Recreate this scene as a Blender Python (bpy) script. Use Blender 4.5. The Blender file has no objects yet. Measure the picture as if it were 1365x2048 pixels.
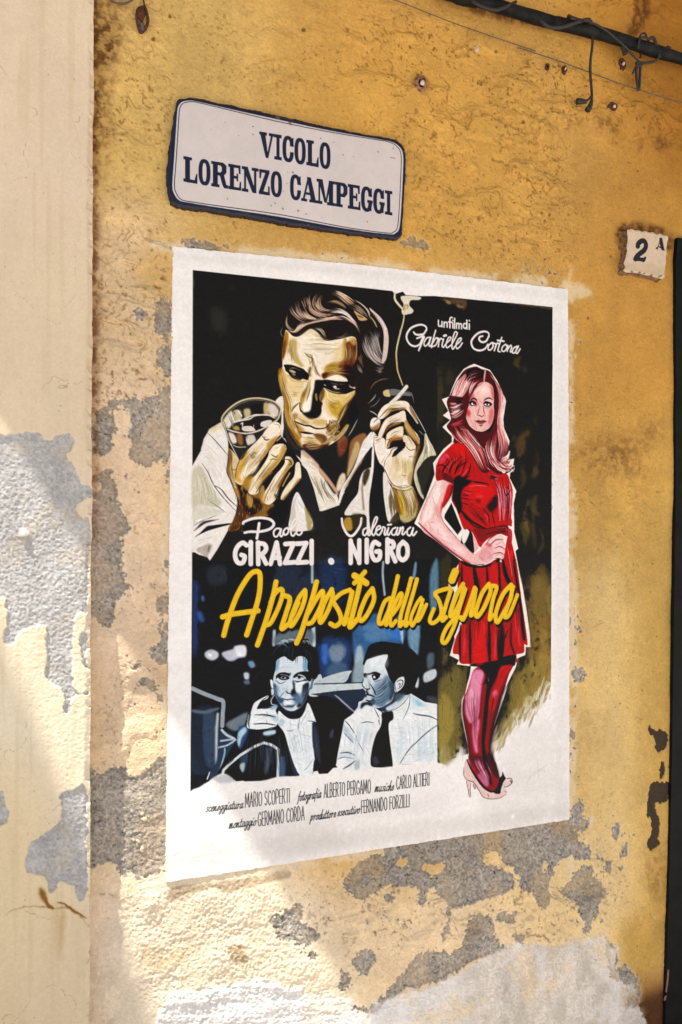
import bpy, math
import numpy as np
from mathutils import Matrix, Vector

# ---------------------------------------------------------------- CAMERA, SKY, SUN, EXPOSURE
scene = bpy.context.scene
EYE = 1.6                                   # camera height, metres
DIST = 1.6664                               # camera to wall
PITCH, ROLL, YAW = .0102, .0013, .3187
FOC = 1480.                                 # focal length in survey units (sheet 1365 x 2048)
_fw = np.array([math.sin(YAW) * math.cos(PITCH), math.cos(YAW) * math.cos(PITCH), math.sin(PITCH)])
_r = np.array([math.cos(YAW), -math.sin(YAW), 0])
_u = np.cross(_r, _fw)
_r2 = _r * math.cos(ROLL) + _u * math.sin(ROLL)
_u2 = -_r * math.sin(ROLL) + _u * math.cos(ROLL)
cam_d = bpy.data.cameras.new('camera')
cam = bpy.data.objects.new('camera', cam_d)
scene.collection.objects.link(cam)
cam.matrix_world = Matrix(((_r2[0], _u2[0], -_fw[0], 0), (_r2[1], _u2[1], -_fw[1], -DIST), (_r2[2], _u2[2], -_fw[2], EYE), (0, 0, 0, 1)))
cam_d.sensor_fit = 'VERTICAL'
cam_d.sensor_height = 36
cam_d.lens = FOC / 2048 * 36
cam_d.clip_start, cam_d.clip_end = .02, 500
scene.camera = cam

SUN = Vector((2.0, 1.0, -5.8)).normalized()   # the way sunlight travels: steep, grazing the wall from the upper left
world = bpy.data.worlds.new('World')
scene.world = world
world.use_nodes = True
wn = world.node_tree
bgn = wn.nodes['Background']
sky = wn.nodes.new('ShaderNodeTexSky')
sky.sky_type = 'NISHITA'
sky.sun_disc = False
sky.sun_elevation = math.asin(-SUN.z)
sky.sun_rotation = math.atan2(-SUN.x, -SUN.y)
sky.air_density, sky.dust_density, sky.ozone_density = 1.0, 3.0, .6
wn.links.new(sky.outputs[0], bgn.inputs[0])
bgn.inputs[1].default_value = .07
sl = bpy.data.lights.new('sun', 'SUN')
sl.energy = 5.0
sl.angle = math.radians(.53)
sl.color = (1., .97, .91)
so = bpy.data.objects.new('sun', sl)
so.rotation_euler = SUN.to_track_quat('-Z', 'Y').to_euler()
so.location = (-2, -3, 8)
scene.collection.objects.link(so)
vs = scene.view_settings
vs.view_transform, vs.look, vs.gamma, vs.use_curve_mapping = 'Standard', 'None', 1, False
vs.exposure = 1.27
try:
    vs.use_white_balance = True             # the camera's own white balance for open shade
    vs.white_balance_temperature = 6450
    vs.white_balance_tint = 9
except Exception:
    pass


def to_wall(P, y=0.):
    """survey points -> (x, z) on the vertical plane at depth y (z from the floor)"""
    P = np.asarray(P, float)
    d = _fw[None] + ((P[:, :1] - 682.5) * _r2[None] - (P[:, 1:] - 1024) * _u2[None]) / FOC
    t = (DIST + y) / d[:, 1]
    return np.c_[d[:, 0] * t, EYE + d[:, 2] * t]


# ---------------------------------------------------------------- PAINT LIBRARY (numpy)
TILES = {'R': (0, 0, 1), 'A': (540, 560, 5), 'B': (540, 720, 5), 'C': (380, 760, 5), 'D': (640, 760, 5),
         'E': (840, 700, 5), 'F': (820, 920, 5), 'G': (820, 1140, 5), 'H': (860, 1370, 5), 'I': (370, 1230, 5),
         'J': (620, 1230, 5), 'K': (430, 1010, 3.3293), 'L': (740, 1120, 4.2656), 'M': (780, 570, 4.875),
         'N': (400, 1530, 5.6875), 'O': (590, 1530, 4.7069), 'Q': (330, 190, 2.7857), 'U': (375, 1030, 9.31),
         'V': (640, 1000, 6.825), 'X': (0, 512, 3.4125), 'Y': (0, 1024, 3.4125), 'Z': (0, 1536, 2),
         'W': (682, 1536, 2), 'T': (682, 0, 2), 'S': (1065, 400, 4.096), 'P': (1065, 900, 3.413),
         'm': (805, 630, 5.46), 'k': (480, 1030, 9.75), 'v': (675, 1025, 8.273), 'g': (440, 1270, 6.2045), 'a': (1050, 0, 4.333), 'b': (1235, 440, 10.5), 'c': (170, 0, 4.55), 'd': (0, 0, 2)}


def pts_of(text, tile='R'):
    """traced sketch points -> points on the sheet the survey of the wall was drawn on"""
    out = []
    ox, oy, k = TILES[tile]
    k0 = k
    for tok in text.split():
        if tok[1:2] == ':':
            ox, oy, k = TILES[tok[0]]
            tok = tok[2:]
        a, b = tok.split(',')
        out.append((ox + float(a) / k, oy + float(b) / k))
    return np.array(out), k0


def catmull(P, closed, n=5):
    if len(P) < 3:
        return P
    if closed:
        Q = np.vstack([P[-1], P, P[0], P[1]])
    else:
        Q = np.vstack([2 * P[0] - P[1], P, 2 * P[-1] - P[-2]])
    t = np.linspace(0, 1, n, endpoint=False)[:, None]
    out = []
    for i in range(1, len(Q) - 2):
        a, b, c, d = Q[i - 1], Q[i], Q[i + 1], Q[i + 2]
        out.append(.5 * (2 * b + (c - a) * t + (2 * a - 5 * b + 4 * c - d) * t ** 2 + (3 * b - a - 3 * c + d) * t ** 3))
    R = np.vstack(out)
    return R if closed else np.vstack([R, Q[-2]])


def hexc(h):
    return np.array([int(h[i:i + 2], 16) for i in (1, 3, 5)]) / 255.


def lin(c):
    c = np.clip(c, 0, 1)
    return np.where(c < .04045, c / 12.92, ((c + .055) / 1.055) ** 2.4)


def box1(a, r, ax):
    k = 2 * r + 1
    pad = [(0, 0), (0, 0)]
    pad[ax] = (r + 1, r)
    c = np.cumsum(np.pad(a, pad, mode='edge'), axis=ax, dtype=np.float64)
    return ((c[k:] - c[:-k]) if ax == 0 else (c[:, k:] - c[:, :-k])) / k


def blur(a, r):
    r = int(round(r))
    if r < 1:
        return a
    for _ in range(2):
        a = box1(box1(a, r, 0), r, 1)
    return a.astype(np.float32)


def vnoise(h, w, cell, rng, cellx=None):
    cx = cellx or cell
    gh, gw = int(h / cell) + 3, int(w / cx) + 3
    g = rng.random((gh, gw)).astype(np.float32)
    y = (np.arange(h) / cell).astype(np.float32)
    x = (np.arange(w) / cx).astype(np.float32)
    yi, xi = y.astype(int), x.astype(int)
    fy, fx = y - yi, x - xi
    fy, fx = fy * fy * (3 - 2 * fy), fx * fx * (3 - 2 * fx)
    r = g[yi] * (1 - fy)[:, None] + g[yi + 1] * fy[:, None]
    return r[:, xi] * (1 - fx) + r[:, xi + 1] * fx


def fbm(h, w, cell, octv, seed, gain=.5, aspect=1.):
    rng = np.random.default_rng(seed)
    out = np.zeros((h, w), np.float32)
    amp, tot = 1., 0.
    for _ in range(octv):
        out += amp * vnoise(h, w, cell, rng, cell * aspect)
        tot += amp
        amp *= gain
        cell = max(cell / 2, 1.01)
    return out / tot


def warp(img, dx, dy):
    h, w = img.shape[:2]
    y, x = np.mgrid[0:h, 0:w].astype(np.float32)
    x = np.clip(x + dx, 0, w - 1.001)
    y = np.clip(y + dy, 0, h - 1.001)
    xi, yi = x.astype(int), y.astype(int)
    fx, fy = x - xi, y - yi
    if img.ndim == 3:
        fx, fy = fx[..., None], fy[..., None]
    return (img[yi, xi] * (1 - fx) * (1 - fy) + img[yi, xi + 1] * fx * (1 - fy)
            + img[yi + 1, xi] * (1 - fx) * fy + img[yi + 1, xi + 1] * fx * fy)


def sstep(a, lo, hi):
    t = np.clip((a - lo) / (hi - lo), 0, 1)
    return t * t * (3 - 2 * t)


class Canvas:
    """a sheet of pigment cells; fwd maps survey points to (column, row)"""

    def __init__(s, h, w, fwd, base='#ffffff', seed=1):
        s.h, s.w, s.fwd = h, w, fwd
        s.col = np.empty((h, w, 3), np.float32)
        s.col[:] = hexc(base)
        s.own = np.zeros((h, w), np.int16)
        s.part = 0
        s.rng = np.random.default_rng(seed)
        s.ns = fbm(h, w, 9, 3, seed + 5)
        s.ns2 = fbm(h, w, 30, 4, seed + 9, aspect=.35)

    def scale(s, P):
        c = P.mean(0)
        q = s.fwd(np.array([c, c + [4, 0], c + [0, 4]]))
        return (np.hypot(*(q[1] - q[0])) + np.hypot(*(q[2] - q[0]))) / 8

    def cov_poly(s, G, pad=0):
        x0, x1 = int(max(0, np.floor(G[:, 0].min()) - pad - 1)), int(min(s.w, np.ceil(G[:, 0].max()) + pad + 2))
        y0, y1 = int(max(0, np.floor(G[:, 1].min()) - pad - 1)), int(min(s.h, np.ceil(G[:, 1].max()) + pad + 2))
        if x1 <= x0 + 1 or y1 <= y0 + 1:
            return None
        cov = np.zeros((y1 - y0, x1 - x0 + 1), np.float32)
        A, B = G, np.roll(G, -1, 0)
        W = x1 - x0
        for r in range(y1 - y0):
            for sub in (-.33, 0, .33):
                y = y0 + r + sub
                m = (A[:, 1] <= y) != (B[:, 1] <= y)
                if not m.any():
                    continue
                a, b = A[m], B[m]
                xs = np.sort(a[:, 0] + (y - a[:, 1]) * (b[:, 0] - a[:, 0]) / (b[:, 1] - a[:, 1])) - x0 + .5
                xs = np.clip(xs, 0, W - .001)
                for i in range(0, len(xs) - 1, 2):
                    p, q = xs[i], xs[i + 1]
                    ip, iq = int(p), int(q)
                    if ip == iq:
                        cov[r, ip] += (q - p) / 3
                    else:
                        cov[r, ip] += (ip + 1 - p) / 3
                        cov[r, ip + 1:iq] += 1 / 3
                        cov[r, iq] += (q - iq) / 3
        return (slice(y0, y1), slice(x0, x1)), np.clip(cov[:, :W], 0, 1)

    def put(s, sl, cov, col, own=True):
        c = s.col[sl]
        c += ((hexc(col) if isinstance(col, str) else col) - c) * cov[..., None]
        if own:
            s.own[sl][cov > .5] = s.part

    def shade(s, sl, cov, rough, a):
        if rough:
            n = s.ns2[sl] * .6 + s.ns[sl] * .4
            cov = cov * sstep(n + cov * .25, .5 - .12 + rough * .12, .5 + .1 + rough * .14)
        return cov * a

    def p(s, tile, col, text, soft=0, a=1., rough=0, sharp=False, own=True):
        P, k = pts_of(text, tile)
        sc = s.scale(P)
        G = s.fwd(P if sharp else catmull(P, True))
        r = soft * sc * (.42 if k > 3 else 1)
        res = s.cov_poly(G, int(2 * r + 2))
        if res is None:
            return
        sl, cov = res
        cov = blur(cov, r)
        s.put(sl, s.shade(sl, cov, rough, a), col, own and a > .6)

    def s(s, tile, col, w, text, a=1., taper=0., soft=0, rough=0, sharp=False, own=True, off=(0, 0)):
        P, k = pts_of(text, tile)
        P = P + np.array(off)
        s.line(P, col, w / k, a, taper, soft * (.5 if k > 3 else 1), rough, sharp, own)

    def line(s, P, col, wpx, a=1., taper=0., soft=0, rough=0, sharp=False, own=True, raw=False):
        sc = 1. if raw else s.scale(P)
        Q = P if sharp else catmull(P, False, 3 if raw else 6)
        G = Q if raw else s.fwd(Q)
        n = len(G)
        t = np.linspace(0, 1, n)
        R = wpx * sc / 2 * (1 - taper * np.abs(2 * t - 1) ** 2)
        m = R.max() + 2 + 2 * soft * sc
        x0, x1 = int(max(0, G[:, 0].min() - m)), int(min(s.w, G[:, 0].max() + m + 1))
        y0, y1 = int(max(0, G[:, 1].min() - m)), int(min(s.h, G[:, 1].max() + m + 1))
        if x1 <= x0 + 1 or y1 <= y0 + 1:
            return
        cov = np.zeros((y1 - y0, x1 - x0), np.float32)
        for i in range(n - 1):
            a0, b0 = G[i], G[i + 1]
            rr = max(R[i], R[i + 1]) + 1.5
            ix0, ix1 = int(max(x0, min(a0[0], b0[0]) - rr)), int(min(x1, max(a0[0], b0[0]) + rr + 2))
            iy0, iy1 = int(max(y0, min(a0[1], b0[1]) - rr)), int(min(y1, max(a0[1], b0[1]) + rr + 2))
            if ix1 <= ix0 or iy1 <= iy0:
                continue
            X = np.arange(ix0, ix1, dtype=np.float32)[None, :] - a0[0]
            Y = np.arange(iy0, iy1, dtype=np.float32)[:, None] - a0[1]
            d = b0 - a0
            L = d @ d + 1e-9
            u = np.clip((X * d[0] + Y * d[1]) / L, 0, 1)
            dist = np.hypot(X - u * d[0], Y - u * d[1])
            rad = R[i] + (R[i + 1] - R[i]) * u
            v = cov[iy0 - y0:iy1 - y0, ix0 - x0:ix1 - x0]
            np.maximum(v, np.clip(.5 + rad - dist, 0, 1) * np.minimum(1, 2 * rad), out=v)
        cov = blur(cov, soft * sc)
        sl = (slice(y0, y1), slice(x0, x1))
        s.put(sl, s.shade(sl, cov, rough, a), col, own and a > .6)

    def hair(s, tile, cols, w, ta, tb, n, a=.9, jit=.12, taper=.9, own=True):
        """n brushed strands running between two guide lines"""
        A, k = pts_of(ta, tile)
        B, _ = pts_of(tb, tile)
        m = 8
        rs = lambda Q: np.array([np.interp(np.linspace(0, len(Q) - 1, m), range(len(Q)), Q[:, i]) for i in (0, 1)]).T
        A, B = rs(catmull(A, False)), rs(catmull(B, False))
        gap = np.hypot(*(A - B).T).mean()
        n = int(n * 1.6)
        w = w * .8
        for i in range(n):
            t = (i + .5) / n + s.rng.uniform(-.5, .5) / n
            Q = A + (B - A) * t + s.rng.normal(0, jit * gap / n, (m, 2))
            i0, i1 = s.rng.integers(0, 3), m - s.rng.integers(0, 3)
            s.line(Q[i0:i1], cols[s.rng.integers(len(cols))], w / k * s.rng.uniform(.6, 1.3), a, taper, own=own)


    def bristle(s, n, box):
        """go over the picture with many short loaded-brush strokes that follow its forms"""
        L = blur(s.col.mean(-1), 2)
        gy, gx = np.gradient(L)
        c0 = s.fwd(np.array([box[:2], box[2:]], float))
        (x0, y0), (x1, y1) = c0.min(0), c0.max(0)
        turn = (fbm(s.h, s.w, 60, 2, 991) - .5) * 6
        for i in range(n):
            x, y = s.rng.uniform(x0, x1), s.rng.uniform(y0, y1)
            xi, yi = int(np.clip(x, 2, s.w - 3)), int(np.clip(y, 2, s.h - 3))
            lum = s.col[yi, xi].mean()
            if s.own[yi, xi] == 0 or (lum < .14 and s.rng.random() < .65):
                continue
            g = math.hypot(gx[yi, xi], gy[yi, xi])
            th = math.atan2(gx[yi, xi], -gy[yi, xi]) if g > .004 else turn[yi, xi]
            th += s.rng.normal(0, .25)
            l = s.rng.uniform(3, 11)
            e = np.array([math.cos(th), math.sin(th)]) * l
            ex, ey = int(np.clip(x + e[0], 2, s.w - 3)), int(np.clip(y + e[1], 2, s.h - 3))
            bx, by = int(np.clip(x - e[0], 2, s.w - 3)), int(np.clip(y - e[1], 2, s.h - 3))
            c = s.col[yi, xi].copy()
            if np.abs(s.col[ey, ex] - c).sum() > .45 or np.abs(s.col[by, bx] - c).sum() > .45:
                continue
            j = s.rng.normal(0, .07 if lum > .2 else .035)
            c = np.clip(c * (1 + j * 1.2) + j * .3 + s.rng.normal(0, .012, 3), 0, 1)
            p = np.array([x, y])
            nrm = np.array([-e[1], e[0]]) * s.rng.normal(0, .15)
            s.line(np.array([p - e, p + nrm, p + e]), c, s.rng.uniform(.9, 2.1), .6, .7, own=False, raw=True)


# ---- brush lettering: strokes per glyph, x right, y up, x-height 1 ; (advance, strokes)
SCRIPT = {
    'a': (.95, ["70,85 40,100 12,60 10,15 32,0 60,45 72,100 64,20 78,2 96,25"]),
    'b': (.85, ["5,60 30,200 12,100 15,10 40,5 62,50 45,95 25,75"]), 'c': (.75, ["65,80 40,100 12,50 30,2 72,30"]),
    'd': (.95, ["66,80 38,98 12,55 14,8 34,2 62,50 86,200 66,20 80,2 96,20"]), 'e': (.75, ["10,42 50,60 52,95 28,95 10,40 26,2 72,32"]),
    'f': (.7, ["58,180 38,190 30,120 20,-60", "5,95 60,100"]), 'g': (.9, ["70,85 40,100 12,55 32,5 62,50 74,100 56,-40 24,-80 10,-45 86,30"]),
    'h': (.9, ["5,40 30,200 10,0 32,85 56,95 52,15 66,2 90,25"]), 'i': (.5, ["12,98 10,15 20,0 48,25", "26,140 38,152"]),
    'l': (.5, ["2,40 34,195 20,200 10,20 22,0 50,25"]), 'm': (1.25, ["8,100 6,0 26,85 44,95 42,0 64,88 80,95 82,10 96,2 120,28"]),
    'n': (.9, ["8,100 6,0 30,85 50,95 50,12 64,2 90,28"]), 'o': (.85, ["48,98 14,70 12,15 38,0 64,40 50,98 84,80"]),
    'p': (.9, ["8,100 5,-75 18,60 48,98 66,55 42,5 16,15"]), 'r': (.75, ["5,80 24,100 18,0 30,75 66,92"]),
    's': (.7, ["60,85 36,100 20,72 52,38 34,2 6,15"]), 't': (.62, ["28,165 18,20 32,2 58,25", "0,105 58,112"]),
    'u': (.9, ["8,98 8,20 28,0 58,50 60,98 58,15 72,2 92,25"]), 'v': (.8, ["8,98 18,10 30,2 60,70 60,98 76,88"]), 'z': (.8, ["10,95 62,95 8,4 66,8"])}
CAPS = {
    'A': (.8, ["4,0 36,100 66,0", "16,34 56,34"]), 'B': (.75, ["8,0 8,100 44,96 50,75 40,54 10,52", "40,54 58,30 46,2 8,0"]),
    'C': (.8, ["66,82 46,100 18,82 8,45 22,8 46,0 66,16"]), 'D': (.8, ["8,0 8,100 42,92 62,50 42,6 8,0"]),
    'E': (.65, ["54,99 9,99 9,1 56,1", "9,52 46,52"]), 'F': (.62, ["54,99 9,99 9,0", "9,52 46,52"]),
    'G': (.85, ["66,82 46,100 18,82 8,45 22,8 46,0 66,14 66,44 42,44"]), 'I': (.3, ["12,0 12,100"]),
    'L': (.6, ["9,100 9,1 52,1"]), 'M': (1., ["6,0 12,100 44,20 76,100 84,0"]), 'N': (.85, ["8,0 8,100 64,0 64,100"]),
    'O': (.88, ["38,100 14,82 8,45 20,8 40,0 62,12 70,52 60,88 38,100"]), 'P': (.72, ["8,0 8,100 48,94 54,70 44,48 8,44"]),
    'R': (.75, ["8,0 8,100 46,95 52,73 42,52 8,48", "30,48 58,0"]), 'S': (.7, ["54,86 34,100 12,84 16,58 46,44 54,18 32,0 8,14"]),
    'T': (.68, ["2,99 62,99", "32,99 32,0"]), 'Z': (.72, ["8,99 58,99 6,1 60,1"]), ' ': (.4, [])}


def letter_run(cv, text, font, a, b, xh, w, col, slant=0., fit=True, sharp=False, up=None, off=(0, 0)):
    """letters along the base line a -> b (survey points), xh tall"""
    a, b = np.array(a, float), np.array(b, float)
    adv = sum(font.get(c, (.45, []))[0] for c in text)
    L = np.hypot(*(b - a))
    ux = (b - a) / adv
    x = 0.
    upv = np.array([0, -1.]) * xh
    for c in text:
        ad, st = font.get(c, (.45, []))
        for t in st:
            q = np.array([[float(v) for v in tok.split(',')] for tok in t.split()]) / 100
            P = a + (x + q[:, :1]) * ux + q[:, 1:] * (upv + np.array([slant * xh, 0])) + np.array(off)
            cv.line(P, col, w, sharp=sharp and len(P) < 6)
        x += ad
# ---------------------------------------------------------------- THE PAINTED POSTER
PARTS = ['white_ground', 'night_backdrop', 'street_backdrop', 'painted_man', 'hair', 'tumbler', 'cigarette', 'white_shirt',
         'painted_woman', 'red_dress', 'long_hair', 'high_heel', 'painted_gunman', 'painted_listener', 'film_title',
         'director_credit', 'actor_name', 'actor_name', 'credit_line', 'credit_line']
(P_WHITE, P_NIGHT, P_STREET, P_MAN, P_HAIR, P_GLASS, P_CIG, P_SHIRT, P_WOMAN, P_DRESS, P_LHAIR, P_SHOE, P_GUN, P_LIST,
 P_TITLE, P_DIR, P_ACT1, P_ACT2, P_CR1, P_CR2) = range(20)
K0, WH, CR = '#181714', '#ebe4dd', '#eadcc6'


def paint_backdrop(cv):
    p, s = cv.p, cv.s
    cv.part = P_NIGHT
    p('R', K0, "386,540 560,558 740,577 785,582 790,588 806,583 812,590 840,592 870,592 1106,614 1105,900 1103,1230 1102,1372 1060,1420 1010,1470 960,1500 876,1528 700,1530 560,1555 480,1562 381,1583 383,1350 384,1180 385,900", sharp=True)
    # olive and gold brushwork behind the woman
    for q, c, a in (("880,735 876,800 880,850 890,815", '#5d5324', .5), ("1060,860 1052,895 1040,925 1030,890 1040,870", '#6b4a1e', .6),
                    ("1028,862 1025,885 1032,880", '#6a4d22', .5), ("1070,930 1078,945 1065,955", '#7a5a2c', .6), ("1046,728 1054,740 1048,745", '#4b4a38', .6),
                    ("895,745 905,740 905,765 893,770", '#4a4632', .4), ("880,1130 900,1110 905,1180 885,1240", '#4e451e', .4),
                    ("1040,1050 1060,1040 1056,1090 1044,1080", '#5a4a18', .6), ("1064,1150 1090,1130 1092,1210 1070,1235 1062,1190", '#6d4d18', .6)):
        p('R', c, q, soft=3, a=a, rough=.8, own=False)
    p('R', '#2c2818', "876,735 930,760 905,900 890,1000 877,900", soft=8, a=.4, rough=.9, own=False)
    p('R', '#77602a', "1052,1180 1104,1160 1104,1385 1060,1430 1020,1470 1036,1400 1058,1330", soft=12, a=.85, rough=.55, own=False)
    p('R', '#84601f', "1062,1240 1104,1230 1104,1330 1070,1350", soft=9, a=.7, rough=.7, own=False)
    p('R', '#8d7530', "1030,1350 1104,1300 1104,1380 1050,1430 1010,1480 1015,1420", soft=7, a=.85, rough=.5, own=False)
    p('R', '#75672a', "876,1370 925,1330 930,1420 925,1500 905,1530 876,1540", soft=7, a=.85, rough=.45, own=False)
    p('R', '#9a8438', "879,1400 900,1395 910,1450 890,1500 878,1540", soft=4, a=.8, rough=.5, own=False)
    for i in range(60):
        x, y = cv.rng.uniform(1020, 1100), cv.rng.uniform(1200, 1420)
        if x > 1075 - (y - 1200) * .22:
            L = cv.rng.uniform(10, 32)
            cv.line(np.array([(x, y), (x - cv.rng.uniform(0, 7), y + L)]), ('#a8893a', '#5a4415', '#3a2c12', '#8d6a22')[i % 4], cv.rng.uniform(1, 3), .5, .8, own=False)
    for i in range(240):
        x, y = cv.rng.uniform(880, 1102), cv.rng.uniform(700, 1420)
        k = np.clip((y - 760) / 620, 0, 1) * (.35 + .65 * np.clip((x - 960) / 140, 0, 1) + .4 * (x < 930) * (y > 1250))
        if cv.rng.random() < k * .9 + .06:
            L, W = cv.rng.uniform(10, 34), cv.rng.uniform(4, 15)
            c = (('#4a3d1c', '#3a2f18', '#5d4a1e'), ('#6b5522', '#7d642a', '#55451e'), ('#8d7634', '#a08440', '#75602a'))[min(2, int(k * 3.2))][i % 3]
            cv.line(np.array([(x, y - L), (x + cv.rng.normal(0, 4), y), (x + cv.rng.normal(0, 5), y + L)]), c, W, cv.rng.uniform(.25, .6), .5, 2.5, .75, own=False)
    # the bare white lower right corner
    cv.part = P_WHITE
    p('R', WH, "1112,1368 1085,1390 1078,1412 1055,1425 1040,1440 1020,1452 1002,1480 990,1500 960,1560 876,1600 876,1690 1112,1650", soft=7, rough=.3)
    for i in range(150):
        t = cv.rng.random()
        x, y = 1104 - 116 * t + cv.rng.normal(0, 5), 1376 + 112 * t ** 1.15 + cv.rng.normal(0, 9)
        L = cv.rng.uniform(6, 22)
        cv.line(np.array([(x + L * .35, y - L), (x, y), (x - L * .3, y + L * .8)]), (WH, '#b5a468', WH, '#97823e', '#cfc49c', '#6b5522')[i % 6], cv.rng.uniform(2, 7), .55, .8, 1, .5, own=False)
    p('R', WH, "R:874,1560 905,1520 930,1500 950,1700 874,1700", soft=6, rough=.3)
    p('R', '#a08f55', "1003,1440 1040,1428 1015,1455 996,1490 992,1480", soft=4, a=.6, rough=.6, own=False)
    p('R', '#b3a56c', "1050,1392 1072,1390 1062,1412 1052,1410", soft=3, a=.6, rough=.7, own=False)
    p('R', '#a89a60', "877,1500 905,1498 890,1540 878,1552", soft=5, a=.7, rough=.6, own=False)
    for i in range(34):
        x = cv.rng.uniform(998, 1100)
        y = 1376 + (1100 - x) * .95 + cv.rng.uniform(-18, 8)
        cv.line(np.array([(x, y), (x - cv.rng.uniform(1, 6), y + cv.rng.uniform(8, 24))]), ('#a4915a', WH, '#8a7838', WH)[i % 4], cv.rng.uniform(1.5, 4), .6, .8, own=False)
    # dull scuffs on the black
    for i in range(26):
        x, y = cv.rng.uniform(392, 1095), cv.rng.uniform(560, 1000)
        p('R', '#35342f', ' '.join('%.0f,%.0f' % (x + cv.rng.normal(0, 6), y + cv.rng.normal(0, 9)) for _ in range(4)), soft=3, a=.35, rough=.9, own=False)
    p('R', '#3a3a34', "420,620 450,610 455,660 430,670", soft=6, a=.4, rough=.9, own=False)
    p('M', '#7a5a34', "490,120 600,130 740,150 740,220 680,230 640,190 560,180 500,150", soft=4, a=.6, rough=.7, own=False)
    p('M', '#a98a56', "530,150 570,150 600,180 560,185", soft=2, a=.7, rough=.5, own=False)
    p('M', '#9b7f5a', "650,195 700,190 720,220 680,230", soft=2, a=.6, rough=.6, own=False)
    s('R', '#6b5530', 4, "1020,606 1060,611 1104,617", a=.6, soft=1, rough=.7, own=False)
    s('R', '#3d3a20', 1.5, "876,735 877,800 876,860", a=.8, own=False)


def paint_street(cv):
    p, s = cv.p, cv.s
    cv.part = P_STREET
    p('R', '#14161c', "386,1120 640,1128 876,1118 876,1528 700,1530 560,1555 480,1562 381,1583 383,1350", sharp=True)
    for q, c, a, so in (("385,1170 398,1165 394,1300 385,1300", '#2d4a86', .7, 4), ("395,1222 405,1225 408,1245 398,1240", '#3a66b0', .8, 2),
                        ("403,1192 409,1192 409,1202 404,1202", '#5a86b8', .7, 1), ("415,1135 450,1130 455,1165 420,1170", '#3a4048', .6, 5),
                        ("550,1128 600,1125 640,1160 600,1210 545,1190", '#2b3546', .8, 8), ("640,1125 690,1120 690,1200 645,1210", '#22385c', .8, 8),
                        ("640,1280 700,1282 700,1345 690,1368 645,1365", '#23406e', .9, 5), ("644,1292 655,1290 655,1325 646,1325", '#3a70c8', .9, 2),
                        ("658,1295 682,1288 692,1302 680,1325 662,1320", '#7f90a0', .9, 3), ("660,1330 690,1325 690,1350 655,1352", '#5a7484', .6, 3),
                        ("712,1240 800,1230 806,1285 745,1290 735,1330 712,1335", '#355f8e', 1, 2), ("720,1255 760,1245 790,1270 740,1285", '#5d86a8', .8, 4),
                        ("770,1240 800,1245 805,1280 775,1270", '#3a78c4', .8, 3), ("712,1300 725,1295 728,1350 710,1365", '#a9bcc2', .9, 2),
                        ("710,1330 735,1320 730,1372 705,1370", '#8fa3a8', .9, 2), ("800,1255 806,1240 806,1290", '#c0d0d6', .9, 1),
                        ("818,1250 840,1242 838,1300 834,1310 818,1290", '#6f93aa', 1, 2), ("822,1180 829,1128 834,1128 830,1160 824,1182", '#7f9fae', .9, 1),
                        ("860,1150 868,1124 876,1122 876,1200 866,1240 860,1200", '#5e8499', .95, 2), ("855,1310 868,1306 868,1330 856,1338", '#5b6a74', .9, 2),
                        ("849,1347 871,1338 872,1355 850,1365", '#c4cccc', 1, 1), ("832,1358 838,1355 837,1374 831,1374", '#d2d8d6', 1, 1),
                        ("855,1392 874,1395 874,1406 858,1402", '#4a545c', .8, 2)):
        p('R', c, q, soft=so, a=a, rough=.25 if so > 2 else 0, own=False)
    s('R', '#a9c0c4', 5, "625,1128 625,1165", soft=1, own=False)
    s('R', '#b9c9cc', 4, "767,1124 766,1150 770,1190", soft=1, own=False)
    s('R', '#b8c6c8', 6, "549,1262 548,1290", soft=1, own=False)
    s('R', '#c2ced0', 8, "627,1255 628,1290", soft=1, own=False)
    p('R', '#66727a', "555,1268 620,1258 622,1290 556,1294", soft=3, rough=.2, own=False)
    # lamps and a shop sign in the dark
    p('I', '#c9ccd0', "200,380 260,345 330,370 335,420 280,455 215,430", soft=1.5, own=False)
    p('I', '#eef0f0', "235,390 270,385 270,415 245,415", soft=1, own=False)
    p('I', '#c4c3cc', "370,380 480,340 500,310 605,305 612,410 540,430 480,460 420,450", soft=2, own=False)
    p('I', '#e4e3e6', "510,320 600,315 600,400 520,405", soft=2, own=False)
    p('I', '#c9ccd4', "590,580 640,580 640,640 600,640", soft=2, own=False)
    p('I', '#6f93aa', "630,470 680,460 705,510 660,530", soft=2, own=False)
    p('I', '#5c6b80', "590,660 640,650 650,690 600,690", soft=2, own=False)
    # metal drum and rails
    p('I', '#212a38', "70,980 340,960 340,1500 60,1560", soft=2, own=False)
    p('I', '#3c4d63', "180,1000 300,990 310,1500 200,1450", soft=5, a=.8, own=False, rough=.2)
    p('I', '#5c6a78', "70,945 200,955 330,925 340,945 200,990 75,970", soft=2, own=False)
    s('I', '#9aa2aa', 40, "75,735 200,790 330,840 385,870 380,1000 375,1110", own=False, soft=1)
    s('I', '#c2c8ca', 26, "330,990 318,1200 318,1490", soft=1.5, own=False)
    p('I', '#2b3a50', "360,1170 520,1240 430,1400 330,1600 240,1620 320,1450", soft=3, own=False)
    s('I', '#bcc8cc', 24, "370,1150 420,1200 510,1245", own=False)
    s('I', '#aebcc4', 18, "360,1260 500,1245 430,1300 340,1325", own=False)
    s('I', '#8fb0c0', 16, "400,1335 395,1400 350,1560", own=False)
    s('I', '#dfe6e4', 10, "250,1570 225,1640", own=False)
    # table edge and counter between the men
    p('I', '#c9d2d2', "1300,640 1365,600 1365,790 1240,800", soft=1, own=False)
    p('J', '#bfc8c8', "60,680 110,640 260,585 410,555 400,590 330,680", soft=1, own=False)
    p('J', '#c8d0d0', "55,705 300,690 525,685 530,735 300,755 55,775", soft=1, own=False)
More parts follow.
